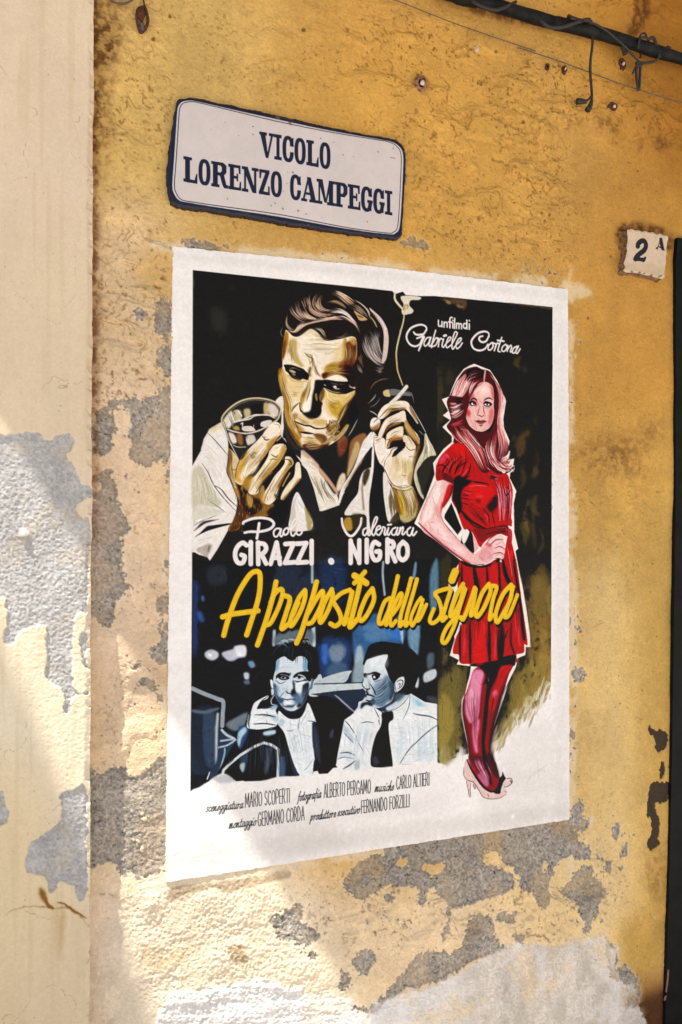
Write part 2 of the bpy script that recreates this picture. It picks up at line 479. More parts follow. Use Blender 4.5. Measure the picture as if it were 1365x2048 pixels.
    s('J', '#222a38', 10, "50,690 330,682 520,675", own=False)
    p('J', '#262f42', "55,785 530,745 640,830 480,960 400,960 280,850 50,800", soft=1, own=False)
    s('J', '#9faab0', 14, "250,800 290,830 400,930 450,970", own=False, taper=.5)


def paint_man(cv):
    p, s, hair = cv.p, cv.s, cv.hair
    cv.part = P_SHIRT
    # shirt, left sleeve
    p('C', '#e4dbd1', "20,870 110,710 140,590 200,490 330,410 380,600 390,760 375,900 400,1000 470,1170 480,1290 U:890,0 830,150 700,390 560,640 420,850 370,780 220,740 130,690 85,700 85,200", sharp=True)
    p('C', '#bdb598', "30,900 120,860 170,960 240,1100 310,1210 290,1270 100,1250 25,1280", soft=5, a=.85, rough=.2)
    p('C', '#cfc9b2', "40,1290 200,1260 330,1330 250,1360 120,1390 30,1440", soft=4, a=.8)
    p('C', '#d8c9a0', "190,500 330,430 340,480 230,530", soft=3, a=.9)
    s('C', '#2a2824', 9, "120,830 180,920 235,1040 330,1170 470,1320", taper=.6)
    s('C', '#2a2824', 11, "240,1055 310,1090 390,1190 475,1270", taper=.7)
    s('C', '#3a3732', 8, "170,520 250,600 320,680 385,760", taper=.5)
    s('C', '#6a6350', 8, "180,560 130,640", taper=.7, a=.7)
    s('C', '#57524a', 8, "180,1200 270,1260 370,1330", taper=.8, a=.8)
    p('U', '#3a3936', "110,305 180,220 280,130 380,100 600,75 480,115 340,160 230,230", soft=.4)
    p('U', '#161513', "130,415 230,340 360,215 480,190 700,160 820,150 810,175 620,225 400,290 240,360", soft=.4)
    s('U', '#5d5848', 14, "100,210 300,100 540,10", taper=.6)
    p('U', '#8a7c66', "180,620 330,560 420,540 470,580 400,720 360,800 240,740 190,680", soft=2.5, a=.6, rough=.7)
    p('U', '#4d4133', "380,600 420,560 410,650 390,700", soft=1.5, a=.7)
    # shirt front, collar and loosened tie
    p('C', '#1a1a1c', "900,560 1000,640 1110,760 1250,1000 1365,1300 1365,1500 500,1500 740,1240 860,1200", sharp=True)
    p('C', '#e2d8cf', "855,215 935,170 945,420 930,560 960,600 1000,700 1110,790 1180,900 1130,860 1000,740 940,620 890,560 915,420 910,280", soft=.5)
    p('C', '#2a2824', "935,300 960,450 1000,570 1050,640 1110,700 1060,690 985,610 945,520", soft=.6)
    p('C', '#e4dcd4', "1000,1500 1010,1330 1030,1200 1075,1120 1130,1210 1180,1330 1230,1420 1200,1500", soft=1)
    p('C', '#9c8a4a', "1150,1260 1230,1400 1240,1500 1180,1500 1160,1380", soft=3, a=.8, rough=.3)
    p('C', '#b9ad92', "1010,1330 1050,1200 1060,1500 1010,1500", soft=3, a=.6)
    p('C', '#e2d6c4', "1115,705 1180,780 D:0,860 90,1000 170,1130 200,1250 30,1310 C:1300,1310 1240,1080 1180,920 1110,790", sharp=True)
    hair('C', ['#8a7a58', '#5a4a34', '#f0e8dc', '#a89468'], 10, "1190,930 1280,1100 1340,1280", "1365,980 1365,1080 D:180,1230", 16, a=.8)
    s('C', '#caa890', 40, "1130,720 1230,810 1365,960", soft=1.5)
    p('D', '#171614', "0,700 60,720 200,900 240,940 180,1110 130,1120 0,880", soft=2)
    p('D', '#c69a78', "0,880 60,940 150,1060 185,1120 175,1150 80,1020 0,930", soft=2)
    p('D', '#7d4a28', "180,580 260,560 270,640 210,760 185,700", soft=4)
    p('D', '#6e2f18', "200,640 280,600 250,720 190,760", soft=4, a=.8)
    p('D', '#8a5a32', "320,600 440,530 470,590 400,720 300,920 270,960 290,760", soft=2)
    p('D', '#b89a66', "350,640 390,620 395,720 300,930 275,960 300,800", soft=2.5)
    p('D', '#d8c4a4', "200,960 245,930 260,1000 200,1110 165,1080", soft=3)
    p('D', '#e4dad0', "425,640 470,570 525,520 545,650 500,690 440,770 360,900 260,1080 205,1230 190,1200 220,1080 340,880", soft=.8)
    s('D', '#a58a62', 14, "440,780 350,910 250,1080", soft=1, a=.8)
    p('D', '#181715', "500,690 520,690 500,860 430,960 380,1110 240,1330 205,1240 270,1080 370,910", soft=.6)
    p('D', '#e0d6ca', "440,910 400,1000 380,1130 300,1240 250,1350 420,1340 470,1380 480,1500 500,1500 505,1200 530,900 500,880", soft=1)
    s('D', '#6b5a40', 16, "445,920 425,1080 440,1300", soft=1.5, a=.8)
    p('D', '#3d2c1c', "455,900 500,890 495,960 450,1060 430,1000", soft=2)
    p('D', '#e6ded4', "525,690 545,690 540,880 500,1200 510,1500 470,1500 480,1180 515,880", soft=.5)
    p('D', '#141414', "548,690 590,820 635,880 640,1000 640,1200 690,1440 600,1500 510,1500 495,1200 540,900", soft=.6)
    p('D', '#e0d6c8', "640,920 690,1020 740,1130 780,1260 800,1380 690,1420 650,1240 635,1080", soft=.8)
    hair('D', ['#3d3020', '#6b5836', '#2c2418'], 12, "700,1060 690,1200 720,1400", "740,1130 790,1290 790,1390", 9, a=.85)
    p('D', '#2a2416', "720,1380 800,1300 810,1400 760,1440 700,1440", soft=2, a=.9)
    p('D', '#a9832a', "240,1400 300,1370 330,1420 320,1500 250,1500", soft=3)
    p('D', '#332816', "320,1350 440,1350 460,1420 440,1500 340,1500", soft=4, a=.9, rough=.3)
    # right sleeve, behind the hand
    p('D', '#141414', "900,240 960,340 1055,520 1060,700 960,860 940,1050 1040,1200 990,1330 800,1440 1000,900", sharp=True)
    p('D', '#c9bfa0', "1055,530 1100,610 1165,745 1110,760 1060,790 1010,850 970,930 1010,1050 1040,1190 990,1130 945,1000 950,900 985,800 1040,680", soft=.7)
    hair('D', ['#6d6238', '#efe8d8', '#4b4426'], 8, "1060,560 1040,700 1000,850", "1080,580 1120,680 1150,750", 12, a=.75)
    p('D', '#26241a', "1000,900 1020,840 1060,800 1140,760 1160,770 1130,860 1060,1050 1030,1150 1000,1060 975,960", soft=1.5)
    s('D', '#d5cfc6', 7, "905,245 1000,410 1060,520", taper=.3)
    s('D', '#bdb5a8', 6, "870,330 950,460 1050,560", taper=.5)
    s('D', '#a39c90', 5, "870,110 920,140 945,230", taper=.5)
    # ---- face
    cv.part = P_MAN
    p('A', CR, "160,500 230,560 300,560 400,490 480,530 545,600 700,590 830,560 870,610 B:870,0 860,150 870,300 860,400 800,480 770,640 790,650 760,710 700,780 600,850 500,895 420,905 340,880 290,840 240,760 190,680 150,580 140,460 130,360 100,260 90,160 125,80 A:130,700", soft=.6)
    p('B', '#b98c36', "90,100 130,90 112,170 135,270 190,390 215,480 180,500 150,430 120,300 92,200", soft=3, a=.95)
    p('B', '#b89046', "145,440 210,470 215,590 250,690 300,790 330,880 280,840 220,740 165,640 148,540", soft=3, a=.95)
    p('B', '#8a6228', "180,660 250,740 310,850 280,845 215,750", soft=2, a=.8)
    p('A', '#a57428', "150,520 190,560 150,760 125,800 130,700", soft=2.5, a=.95)
    p('A', '#6d4216', "130,640 160,600 155,720 130,780", soft=2, a=.8)
    p('A', '#ad9a56', "205,610 270,600 270,720 300,800 340,860 300,870 240,800 220,720", soft=4, a=.8)
    p('A', '#c2ab70', "400,490 480,530 540,600 500,610 440,540 330,560", soft=4, a=.7)
    hair('A', ['#8a7a4a', '#a8935c'], 6, "345,730 430,800", "370,720 440,770", 4, a=.7)
    s('A', '#8d7a52', 7, "360,640 500,690 640,720", a=.35, soft=2)
    s('A', '#8d7a52', 7, "460,710 580,730 680,690", a=.35, soft=2)
    s('A', '#4a3a1c', 12, "350,725 380,760 430,790 400,840", a=.8, taper=.7)
    s('A', '#5b4118', 26, "405,880 395,930 400,970", a=.85, soft=2)
    s('A', '#4f431e', 16, "455,860 470,920 500,960", a=.85, soft=1.5, taper=.5)
    p('A', '#b09238', "545,880 620,830 700,830 730,900 640,930 560,930", soft=4, a=.9, rough=.15)
    p('A', '#6e3a17', "745,640 800,610 862,600 872,760 840,850 770,870 735,830 748,740", soft=3, a=.95)
    p('A', '#ab8a3e', "735,600 770,590 760,700 750,800 735,840 720,760", soft=3, a=.8)
    p('A', '#c4a468', "790,590 850,575 860,640 830,650", soft=3, a=.8)
    p('A', '#4b230e', "790,680 850,690 845,800 790,830", soft=4, a=.8)
    p('B', '#5a3012', "520,140 600,110 680,100 700,60 780,40 860,60 870,160 850,260 780,230 770,180 660,140 590,165 540,190", soft=2.5)
    p('B', '#2e1a0c', "680,90 790,60 860,120 860,260 800,260 760,170", soft=3, a=.9)
    hair('B', ['#a97a3a', '#2a180c', '#8d5c26'], 8, "540,150 640,110 760,60", "560,185 660,145 780,150", 12, a=.6)
    p('B', '#e9dfcc', "590,185 640,165 720,175 775,200 760,222 680,212 600,205", soft=1)
    # eyes
    p('B', '#171410', "140,48 190,45 260,62 330,85 358,110 385,140 382,200 330,190 300,205 250,195 215,175 190,135 160,110 150,75", soft=1)
    p('B', '#b9ad90', "195,98 235,104 262,124 240,132 208,118", soft=.6)
    p('B', '#8d8064', "215,135 245,138 262,150 235,152", soft=.5)
    s('B', '#e2d8c0', 9, "210,165 250,192 310,190", taper=.7)
    p('B', '#e6d9bd', "150,35 210,40 290,62 330,80 300,50 210,20 140,15", soft=2, a=.8)
    s('B', '#c4ad7c', 8, "190,85 250,80 320,110", taper=.8, a=.8)
    s('B', '#8a6a30', 10, "180,150 230,205 310,215 370,215", a=.7, soft=2)
    p('B', '#14120f', "450,205 520,205 600,212 700,222 780,215 800,270 860,295 790,330 740,342 660,332 590,300 530,275 470,280 440,260", soft=1)
    p('B', '#6b5a44', "610,225 700,235 770,240 700,250 630,245", soft=1, a=.8)
    s('B', '#cfc6b4', 9, "565,285 620,318 720,335", taper=.7)
    s('B', '#d8d0c0', 9, "630,260 655,285 700,290", taper=.6)
    p('B', '#e2dccf', "640,258 665,262 668,278 648,276")
    s('B', '#d4c8a8', 8, "525,260 545,248 560,258", taper=.4)
    # nose
    p('B', '#a5813c', "398,120 385,210 365,270 320,340 300,420 310,480 340,520 355,440 385,340 415,240 420,170", soft=3, a=.85)
    p('B', '#7a5626', "385,225 365,280 330,330 320,380 365,330 390,270", soft=2, a=.75)
    p('B', '#f0e6d4', "395,170 440,175 455,240 430,330 412,400 412,480 365,520 322,490 335,430 372,330 390,250", soft=2)
    p('B', '#151210', "460,205 530,210 540,270 505,340 500,400 530,430 512,480 510,540 470,580 400,590 350,555 330,530 400,512 418,450 428,350 445,280", soft=1.2)
    p('B', '#b59a58', "452,345 470,335 478,400 462,402", soft=1, a=.8)
    p('B', '#5c3f1a', "520,290 550,300 545,370 505,420 505,350", soft=3, a=.9)
    s('B', '#15120f', 12, "300,425 305,490 335,525", taper=.6)
    s('B', '#6d5426', 12, "295,425 240,470 215,520", taper=.6, a=.8, soft=.8)
    s('B', '#8a6c36', 14, "150,410 170,480 200,540", a=.6, soft=2)
    p('B', '#8d6630', "225,545 270,535 280,570 240,600", soft=3, a=.8)
    p('B', '#a78340', "240,610 290,660 240,700 300,770 260,740 220,660", soft=3, a=.8)
    # cheek and jaw
    p('B', '#b89c3a', "590,450 640,420 690,410 725,470 700,590 650,560 610,520", soft=5, a=.9)
    p('B', '#caa65c', "800,330 850,310 860,340 790,400 720,430 760,380", soft=4, a=.8)
    p('B', '#7a4f1e', "870,330 800,400 735,460 700,540 690,640 740,640 800,500 870,420", soft=4, a=.95)
    p('B', '#161310', "865,290 900,420 880,560 830,640 780,640 700,760 640,810 660,740 700,640 700,560 740,480 810,410 850,350", soft=3)
    p('B', '#8d6c3c', "560,640 640,610 695,640 680,740 600,765 565,700", soft=4, a=.85, rough=.15)
    for i in range(90):
        x, y = cv.rng.uniform(560, 700), cv.rng.uniform(590, 740)
        s('B', ('#3d2a14', '#c9b282')[i % 2], 7, '%d,%d %d,%d' % (x, y, x + 4, y + 9), a=.7)
    p('B', '#5a2f16', "575,650 605,655 600,690 575,690", soft=1.5, a=.9)
    p('B', '#b59650', "430,610 540,590 560,640 470,650", soft=4, a=.7)
    # mouth and chin
    s('B', '#15120f', 15, "238,605 300,635 350,652 400,657 450,680 500,686 556,678", taper=.5)
    s('B', '#b7863c', 16, "250,630 300,690 370,715", a=.8, soft=2)
    p('B', '#e8dcc8', "300,650 400,680 440,700 380,720 320,690", soft=2, a=.8)
    p('B', '#e4d6ba', "460,700 560,695 560,730 470,735", soft=2, a=.8)
    s('B', '#1c1710', 20, "305,722 370,728 440,738", taper=.6, soft=.6)
    p('B', '#6b4420', "440,740 540,745 575,790 530,840 480,800", soft=3, a=.9)
    p('B', '#a97c36', "290,700 320,750 300,800 260,760", soft=3, a=.8)
    p('B', '#4f2c14', "325,860 350,840 420,848 500,850 600,810 570,870 480,897 400,905 345,885", soft=2)
    p('B', '#8a5a2a', "340,845 400,830 490,840 480,860 380,860", soft=3, a=.8)
    p('B', '#b8a06c', "770,640 788,655 745,740 650,800 560,842 525,840 600,795 690,735 735,680", soft=1.5)
    s('B', '#b8ac98', 9, "880,590 830,690 785,765", taper=.7)
    # ---- hair
    cv.part = P_HAIR
    p('A', '#1a1511', "110,540 130,440 160,330 230,230 340,150 460,105 620,95 760,130 900,200 1010,280 1110,380 1170,480 1190,580 1180,720 1150,860 1100,960 B:1050,200 1000,330 960,480 900,520 860,420 855,300 850,150 830,60 A:870,780 870,620 830,565 700,590 560,608 520,560 450,500 400,490 300,560 220,545 160,500 140,600 120,640", soft=.8)
    hair('A', ['#d8b79a', '#c9a184', '#eadacb'], 12, "165,490 215,520 280,480 350,425 430,405 560,385 680,360 760,370 850,420 905,480", "200,525 260,525 340,460 430,430 560,400 690,390 790,410 860,460 905,545", 12)
    hair('A', ['#dcc8b6', '#e8dcd0', '#b9937a'], 10, "580,290 680,285 760,320 820,380 880,450", "600,340 690,330 760,350 830,410 900,500", 8)
    hair('A', ['#8a5a3c', '#c49a78', '#e2ccb8', '#6a4630'], 10, "385,170 370,260 420,330 500,370 560,385", "440,220 470,300 540,340 640,340 700,350", 9)
    hair('A', ['#a87c5c', '#d9bea4', '#7a5038'], 10, "290,290 310,350 380,390 450,395", "350,270 380,330 440,370 500,390", 7)
    hair('A', ['#cdb49c', '#8d6a50'], 8, "165,350 160,440 195,500 250,525", "190,340 180,430 210,480 270,505", 4)
    hair('A', ['#d8c2ae', '#a88468'], 9, "270,440 330,420 420,405", "250,510 300,460 400,425", 6)
    p('A', '#a8774e', "665,115 720,130 790,190 840,235 790,240 740,200 690,150", soft=1.5)
    hair('A', ['#d8b48e', '#6b4428'], 7, "670,115 760,150 850,230", "680,130 740,195 800,240", 6)
    hair('A', ['#d2c2b2', '#a99a8c', '#efe6dc'], 8, "820,185 900,230 970,300 1010,400", "850,200 940,260 1000,330 1000,400", 5)
    p('A', '#c49a64', "840,308 890,335 960,380 970,400 900,405 870,360", soft=1)
    p('A', '#171310', "880,350 930,370 925,380 885,365", soft=.5, a=.6)
    p('A', '#d6bdb0', "1000,280 1060,330 1120,390 1170,480 1188,580 1182,700 1160,800 1120,830 1135,700 1140,560 1125,440 1070,370 1010,310", soft=1)
    p('A', '#1a1511', "1060,400 1115,440 1130,560 1125,700 1090,650 1080,520", soft=2, a=.7)
    s('A', '#b59a5a', 14, "1010,370 1045,420 1070,470", taper=.5)
    hair('A', ['#d8ccc4', '#8d8078', '#b9a89c'], 8, "960,560 935,620 960,700 1010,790 1090,850 1140,860", "1000,600 1010,680 1060,750 1120,800 1170,810", 12)
    hair('A', ['#5a5a60', '#8a8688', '#3c3c42'], 8, "1020,500 1050,560 1020,640 1040,720", "1080,470 1100,540 1070,640 1090,740", 7)
    hair('A', ['#bca88e', '#8d7450'], 8, "410,480 490,500 560,580", "470,455 540,510 580,590", 5)
    hair('A', ['#6b6258', '#a39684'], 5, "620,570 720,560 790,480", "660,590 740,580 850,560", 7, a=.6)
    hair('A', ['#9a8058', '#c9a878', '#7a5c3a'], 10, "555,215 640,200 720,230 770,285", "580,250 650,230 720,260 760,290", 5)
    hair('A', ['#5c3c28', '#8a6248'], 11, "905,710 890,790 930,860", "935,720 920,800 950,900", 5)
    hair('A', ['#4a3a30', '#8d7a6c'], 8, "855,830 890,900 940,970", "900,840 920,900 950,950", 4)
    hair('B', ['#c9b8ac', '#8a7468'], 9, "1050,60 1110,70 1150,60", "1050,110 1100,130 1130,110", 6)
    s('B', '#7a5a44', 9, "1000,300 1050,230 1120,195 1190,188", taper=.7)
    s('B', '#b7a391', 8, "985,435 1040,380 1060,345", taper=.6)
    s('B', '#8d7c6c', 6, "1000,475 1060,440 1110,375", taper=.6)
    s('B', '#d6c9b8', 7, "1000,508 1045,530 1080,560", taper=.5)
    s('A', '#8a8078', 6, "130,470 110,530 140,580", taper=.6)
    # ---- glass hand
    cv.part = P_MAN
    p('C', '#151413', "480,700 620,560 900,540 980,640 1120,830 1110,1050 960,1260 700,1500 420,1500 490,1200", sharp=True)
    p('C', '#8c6a36', "450,990 600,1000 740,1200 800,1240 840,1240 830,1330 740,1370 560,1390 520,1440 480,1500 380,1500 440,1390 485,1290 490,1200 465,1090", soft=1)
    p('C', '#2c1c0e', "470,1050 560,1080 640,1170 700,1200 720,1290 620,1360 530,1300 500,1200", soft=5, a=.9, rough=.3)
    p('C', '#b98a52', "430,1010 490,1110 500,1200 470,1160 440,1090", soft=3)
    p('C', '#caa868', "560,1150 620,1160 640,1250 590,1280", soft=4, a=.85, rough=.3)
    p('C', '#5a3c1a', "480,1250 540,1260 560,1400 460,1500 400,1500 450,1380", soft=3, a=.9, rough=.3)
    p('C', '#7a5c34', "840,1260 940,1280 900,1400 820,1360", soft=4, a=.8, rough=.5)
    p('C', '#120f0c', "780,1300 980,1220 960,1400 860,1480 800,1380", soft=5, a=.7, rough=.2)
    # thumb
    p('C', '#d2be98', "390,690 440,725 490,800 500,860 455,930 450,1010 470,1090 440,1060 385,960 370,890 388,800", soft=1)
    p('C', '#7a5f34', "390,690 420,720 425,800 400,900 420,1000 450,1060 385,960 372,890", soft=2.5, a=.9)
    s('C', '#3a2c16', 7, "410,890 450,900 470,880", taper=.6)
    # index finger
    p('C', '#e8dac2', "825,430 880,425 915,470 895,560 830,650 770,740 700,830 640,920 560,980 520,1050 450,1010 455,960 480,860 520,770 600,680 690,590 770,490", soft=1)
    p('C', '#c39a48', "480,860 520,780 590,700 560,830 530,900 500,960 520,1030 455,1000 460,930", soft=4, a=.95)
    p('C', '#a67c38', "830,650 900,560 910,490 880,540 830,590 770,690 690,800 640,860 720,800", soft=3, a=.8)
    p('C', '#f0e8dc', "830,440 880,440 900,480 860,510 820,490", soft=2)
    s('C', '#4a371c', 10, "725,560 760,600 800,590", taper=.6)
    s('C', '#4a371c', 9, "740,570 770,575 785,600", taper=.6)
    hair('C', ['#4a371c'], 7, "590,740 620,790 660,770", "600,760 640,720 680,740", 6, a=.85)
    hair('C', ['#6a5026'], 6, "580,760 640,810", "650,700 690,730", 5, a=.7)
    # middle finger
    p('C', '#e6d8be', "850,650 940,640 968,690 935,770 870,860 810,940 745,990 700,1080 670,1140 590,1130 600,1010 660,950 720,870 780,770 800,700", soft=1)
    p('C', '#b58f46', "930,650 968,690 935,770 860,870 800,950 740,1000 690,1090 670,1060 740,950 830,830 900,730", soft=4, a=.9)
    s('C', '#4a371c', 12, "815,745 860,770 880,750", taper=.6)
    s('C', '#4a371c', 9, "800,800 840,790 870,800", taper=.6)
    p('C', '#7a5a28', "550,990 620,970 590,1100 560,1080", soft=3, a=.8)
    # ring finger
    p('C', '#e6d8c2', "955,770 1005,770 1035,810 1030,850 985,900 930,1000 890,1110 860,1190 800,1245 740,1225 735,1150 790,1060 850,960 910,890 950,830", soft=1)
    p('C', '#a9823e', "1000,780 1035,820 985,900 930,1000 900,1080 880,1060 930,940 970,860 990,820", soft=2.5, a=.9)
    s('C', '#3a2a14', 10, "950,790 990,800 1020,840 990,850", taper=.5)
    hair('C', ['#3a2a14', '#6b5026'], 7, "820,1120 850,1170 830,1190", "850,1130 870,1160 860,1190", 4)
    p('C', '#caa66a', "700,1100 740,1050 760,1180 740,1230 710,1200", soft=3, a=.8)
    # little finger
    p('C', '#e4d6bc', "1060,840 1100,830 1115,960 1100,1000 1020,1100 950,1190 910,1190 930,1120 990,1030 1045,960", soft=1)
    p('C', '#8d6a30', "1110,990 1030,1100 960,1190 920,1195 1000,1110 1080,1000", soft=2, a=.9)
    s('C', '#c9b078', 14, "1000,930 960,1000 930,1060", soft=1, a=.8)
    # ---- tumbler
    cv.part = P_GLASS
    p('C', '#211f1c', "325,400 390,300 500,225 640,195 780,195 870,230 905,300 880,380 830,430 760,490 700,570 600,670 510,800 440,690 395,600 350,500", soft=.6)
    p('C', '#d8ccb8', "335,400 390,330 420,310 440,380 430,430 400,480 350,470", soft=1.5)
    hair('C', ['#2a2824', '#e8ddcc', '#8a8270'], 9, "370,340 400,420 420,470", "430,310 460,380 480,440", 7)
    p('C', '#c0b088', "430,310 500,300 520,360 510,400 450,410", soft=2, rough=.1)
    s('C', '#efe6da', 16, "480,305 520,360", taper=.4)
    p('C', '#b8a878', "540,300 600,290 605,360 560,390", soft=2.5)
    p('C', '#151412', "610,260 740,240 745,340 650,350", soft=3)
    p('C', '#b9a46c', "740,235 790,240 790,345 745,345", soft=2)
    p('C', '#d9cbb8', "785,235 850,250 890,310 870,370 800,350", soft=1.5)
    s('C', '#d8cbb8', 16, "420,480 440,430 520,405 600,390 660,355 780,350 850,380", taper=.3)
    s('C', '#1b1916', 7, "410,490 430,440 520,415 600,400 660,365 780,362", taper=.3)
    s('C', '#e8dfd2', 9, "430,420 530,395 640,350 700,345", taper=.5)
    p('C', '#191714', "440,450 600,410 700,370 830,400 780,460 600,520 420,500", soft=1.5)
    p('C', '#a98d48', "430,470 480,460 500,500 450,500", soft=1.5)
    p('C', '#d8cdbb', "525,470 600,460 640,480 650,510 540,510", soft=1)
    p('C', '#dacfc0', "720,420 800,400 820,420 760,470 710,460", soft=1)
    s('C', '#e8dfd2', 10, "510,440 530,430 525,460", taper=.3)
    s('C', '#c8bca8', 8, "640,450 640,500", taper=.3)
    s('C', '#d6cab6', 14, "370,490 440,515 560,535 680,510 780,460 840,420", taper=.2)
    p('C', '#dccfc0', "380,530 440,540 470,620 420,630", soft=1.5, rough=.1)
    p('C', '#8a5a2c', "470,545 520,545 530,640 490,640", soft=1.5)
    p('C', '#cfc5b6', "560,560 640,550 660,610 600,650 570,640", soft=1.5, rough=.1)
    s('C', '#1a1815', 10, "540,545 545,640", own=False)
    s('C', '#b9b0a0', 9, "410,640 480,670 560,670", taper=.4)
    s('C', '#d4c8b4', 8, "330,420 360,500 390,600 440,700 500,820", taper=.2)
    s('C', '#2a2824', 6, "345,420 380,520 410,610 470,730", taper=.2)
    s('C', '#cdbb94', 16, "320,430 325,370 390,290 490,220 600,186 720,184 840,215 905,275 905,330 880,390 830,430", taper=.15)
    s('C', '#8a7a58', 6, "345,390 400,310 500,240 610,203 720,202 830,230 885,280 885,330 860,385", taper=.2)
    cv.part = P_MAN
    p('C', '#ecdfca', "825,430 880,425 912,470 890,560 800,600 750,560 760,500", soft=2)
    p('C', '#b08a44', "830,580 890,560 830,650 790,700 770,640", soft=3, a=.7)
    s('C', '#4a371c', 10, "725,560 760,600 800,590", taper=.6)
    s('C', '#d8cbb4', 8, "905,450 925,500 920,560 870,610", taper=.3)
    # ---- cigarette hand
    p('D', '#15120f', "590,380 760,200 900,230 990,430 1010,650 930,860 700,860 540,660", sharp=True)
    p('D', '#e6d9c6', "735,215 840,208 890,230 900,250 960,350 985,430 970,430 930,370 860,290 800,285 720,290 690,340 640,380 600,392 580,370 590,330 640,260", soft=.8)
    p('D', '#b89468', "690,300 740,290 860,275 850,295 740,310 680,350 640,385 660,340", soft=2, a=.85)
    s('D', '#6b4a24', 8, "700,290 705,330", taper=.4)
    p('D', '#f0e6da', "590,345 620,320 630,360 605,385", soft=1)
    p('D', '#8d6238', "900,260 960,350 985,430 960,400 910,320", soft=2, a=.8)
    p('D', '#e8dcd0', "515,400 550,375 600,395 605,440 580,490 530,500 505,460", soft=1)
    p('D', '#a97c48', "520,480 580,440 605,420 600,460 570,500 535,505", soft=2, a=.9)
    s('D', '#3a2c1a', 6, "540,425 570,395 585,390", taper=.4)
    # second finger
    p('D', '#e4d6c4', "655,400 760,340 840,305 860,340 870,400 930,490 990,560 1000,620 985,640 930,560 860,470 840,420 760,425 690,450 650,510 625,580 590,570 595,520", soft=.8)
    p('D', '#a67a44', "690,450 760,425 830,420 800,440 720,465 670,510 640,560 660,490", soft=2, a=.9)
    p('D', '#b78c54', "860,400 930,500 1000,610 990,650 920,560 850,470", soft=2.5, a=.8)
    p('D', '#7a4f24', "930,560 990,640 1010,660 985,700 950,620", soft=2, a=.85)
    # third and fourth fingers
    p('D', '#e2d2ba', "680,530 760,480 830,465 840,520 830,580 760,600 710,610 690,680 660,660 665,580", soft=.8)
    p('D', '#a06c30', "700,590 760,565 830,570 820,600 740,610 700,650 680,690 690,630", soft=2, a=.9)
    p('D', '#e0d0b8', "830,560 880,560 930,610 960,660 950,720 900,700 850,650", soft=1)
    hair('D', ['#9a7444', '#6b4c26'], 8, "850,660 900,690 960,700", "870,740 910,760 950,750", 5, a=.8)
    p('D', '#e4d6c4', "840,650 950,700 960,760 900,790 840,740", soft=2)
    s('D', '#7a5a30', 9, "850,640 900,700 960,690", taper=.6)
    s('D', '#7a5a30', 7, "860,740 890,765 930,760", taper=.6)
    # palm
    p('D', '#e6dacb', "530,520 580,560 650,590 660,660 690,690 780,660 800,680 720,760 760,760 840,700 900,780 960,780 940,880 920,1000 900,1060 800,1075 720,1050 660,960 640,880 590,820 550,680", soft=.8)
    p('D', '#15120f', "690,680 760,630 850,620 850,680 800,700 770,740 730,770 740,720 780,670", soft=1)
    hair('D', ['#5c4426', '#8a6c42'], 7, "535,525 590,545", "545,650 640,600", 6, a=.9)
    s('D', '#5c452a', 6, "640,880 660,800 720,710", taper=.4)
    s('D', '#7a603a', 6, "620,830 650,770", taper=.4)
    p('D', '#c9bc7a', "850,820 920,800 920,900 860,940 840,880", soft=5, a=.7)
    p('D', '#b38e58', "880,960 930,900 915,1040 890,1050", soft=3, a=.8)
    s('D', '#4a3a1c', 8, "810,940 850,960 870,945", taper=.6)
    p('D', '#8a6a3c', "960,690 1000,660 970,780 930,900 930,820", soft=2, a=.8)
    s('D', '#8a5c34', 8, "655,900 700,1000 760,1060 880,1055", taper=.5)
    # wrist
    p('D', '#b9a878', "720,1050 800,1085 920,1060 980,1200 1000,1290 960,1380 860,1430 810,1420 790,1280 750,1150", soft=1)
    p('D', '#c2a02c', "770,1180 830,1160 860,1260 840,1340 800,1330", soft=4, a=.9, rough=.15)
    p('D', '#8a6024', "725,1060 770,1090 790,1200 820,1340 790,1330 755,1180", soft=2.5, a=.9)
    p('D', '#ddd0b4', "850,1120 920,1110 950,1230 900,1320 860,1260", soft=5, a=.7, rough=.2)
    hair('D', ['#5b4a2a', '#e8dcc0', '#7d6638'], 6, "820,1130 850,1280 880,1400", "930,1110 970,1230 960,1360", 26, a=.45)
    p('D', '#5c3e1c', "930,1080 1000,1230 1010,1290 960,1380 970,1260", soft=2.5, a=.9)
    p('D', '#191611', "800,1400 870,1440 980,1360 960,1480 800,1480", soft=5, a=.9)
    s('D', '#e8ded0', 9, "725,1060 790,1085 860,1090 920,1068", taper=.4)
    s('D', '#7a4f2c', 6, "720,1080 790,1102 870,1105 920,1080", taper=.4)
    # cigar end of the ring box behind, cigarette and smoke
    cv.part = P_CIG
    p('D', '#cdb27a', "640,110 690,95 710,130 700,165 650,160 635,135", soft=.6)
    p('D', '#6d6a66', "700,95 780,95 900,130 910,160 800,150 710,150", soft=.8, rough=.3)
    s('D', '#e2d7cb', 34, "870,65 790,160 710,235")
    s('D', '#8d8378', 5, "890,72 800,185 745,215", taper=.4)
    s('A', '#d6c9ad', 22, "1250,130 1252,195 1300,260 1340,300", taper=.2)
    p('M', '#d8ccb6', "115,110 200,105 300,120 285,145 205,150 190,200 230,245 215,275 175,285 130,290 115,250 135,190 110,140", soft=.7)
    p('M', '#a8955c', "130,200 180,190 175,240 130,250", soft=1, rough=.5)
    s('M', '#cdbf98', 15, "140,250 135,340 110,440 80,560 65,660 72,790 R:797,745 806,770", taper=.3)
    s('R', '#c2a458', 1.8, "794,700 795,735 806,770", taper=.3)


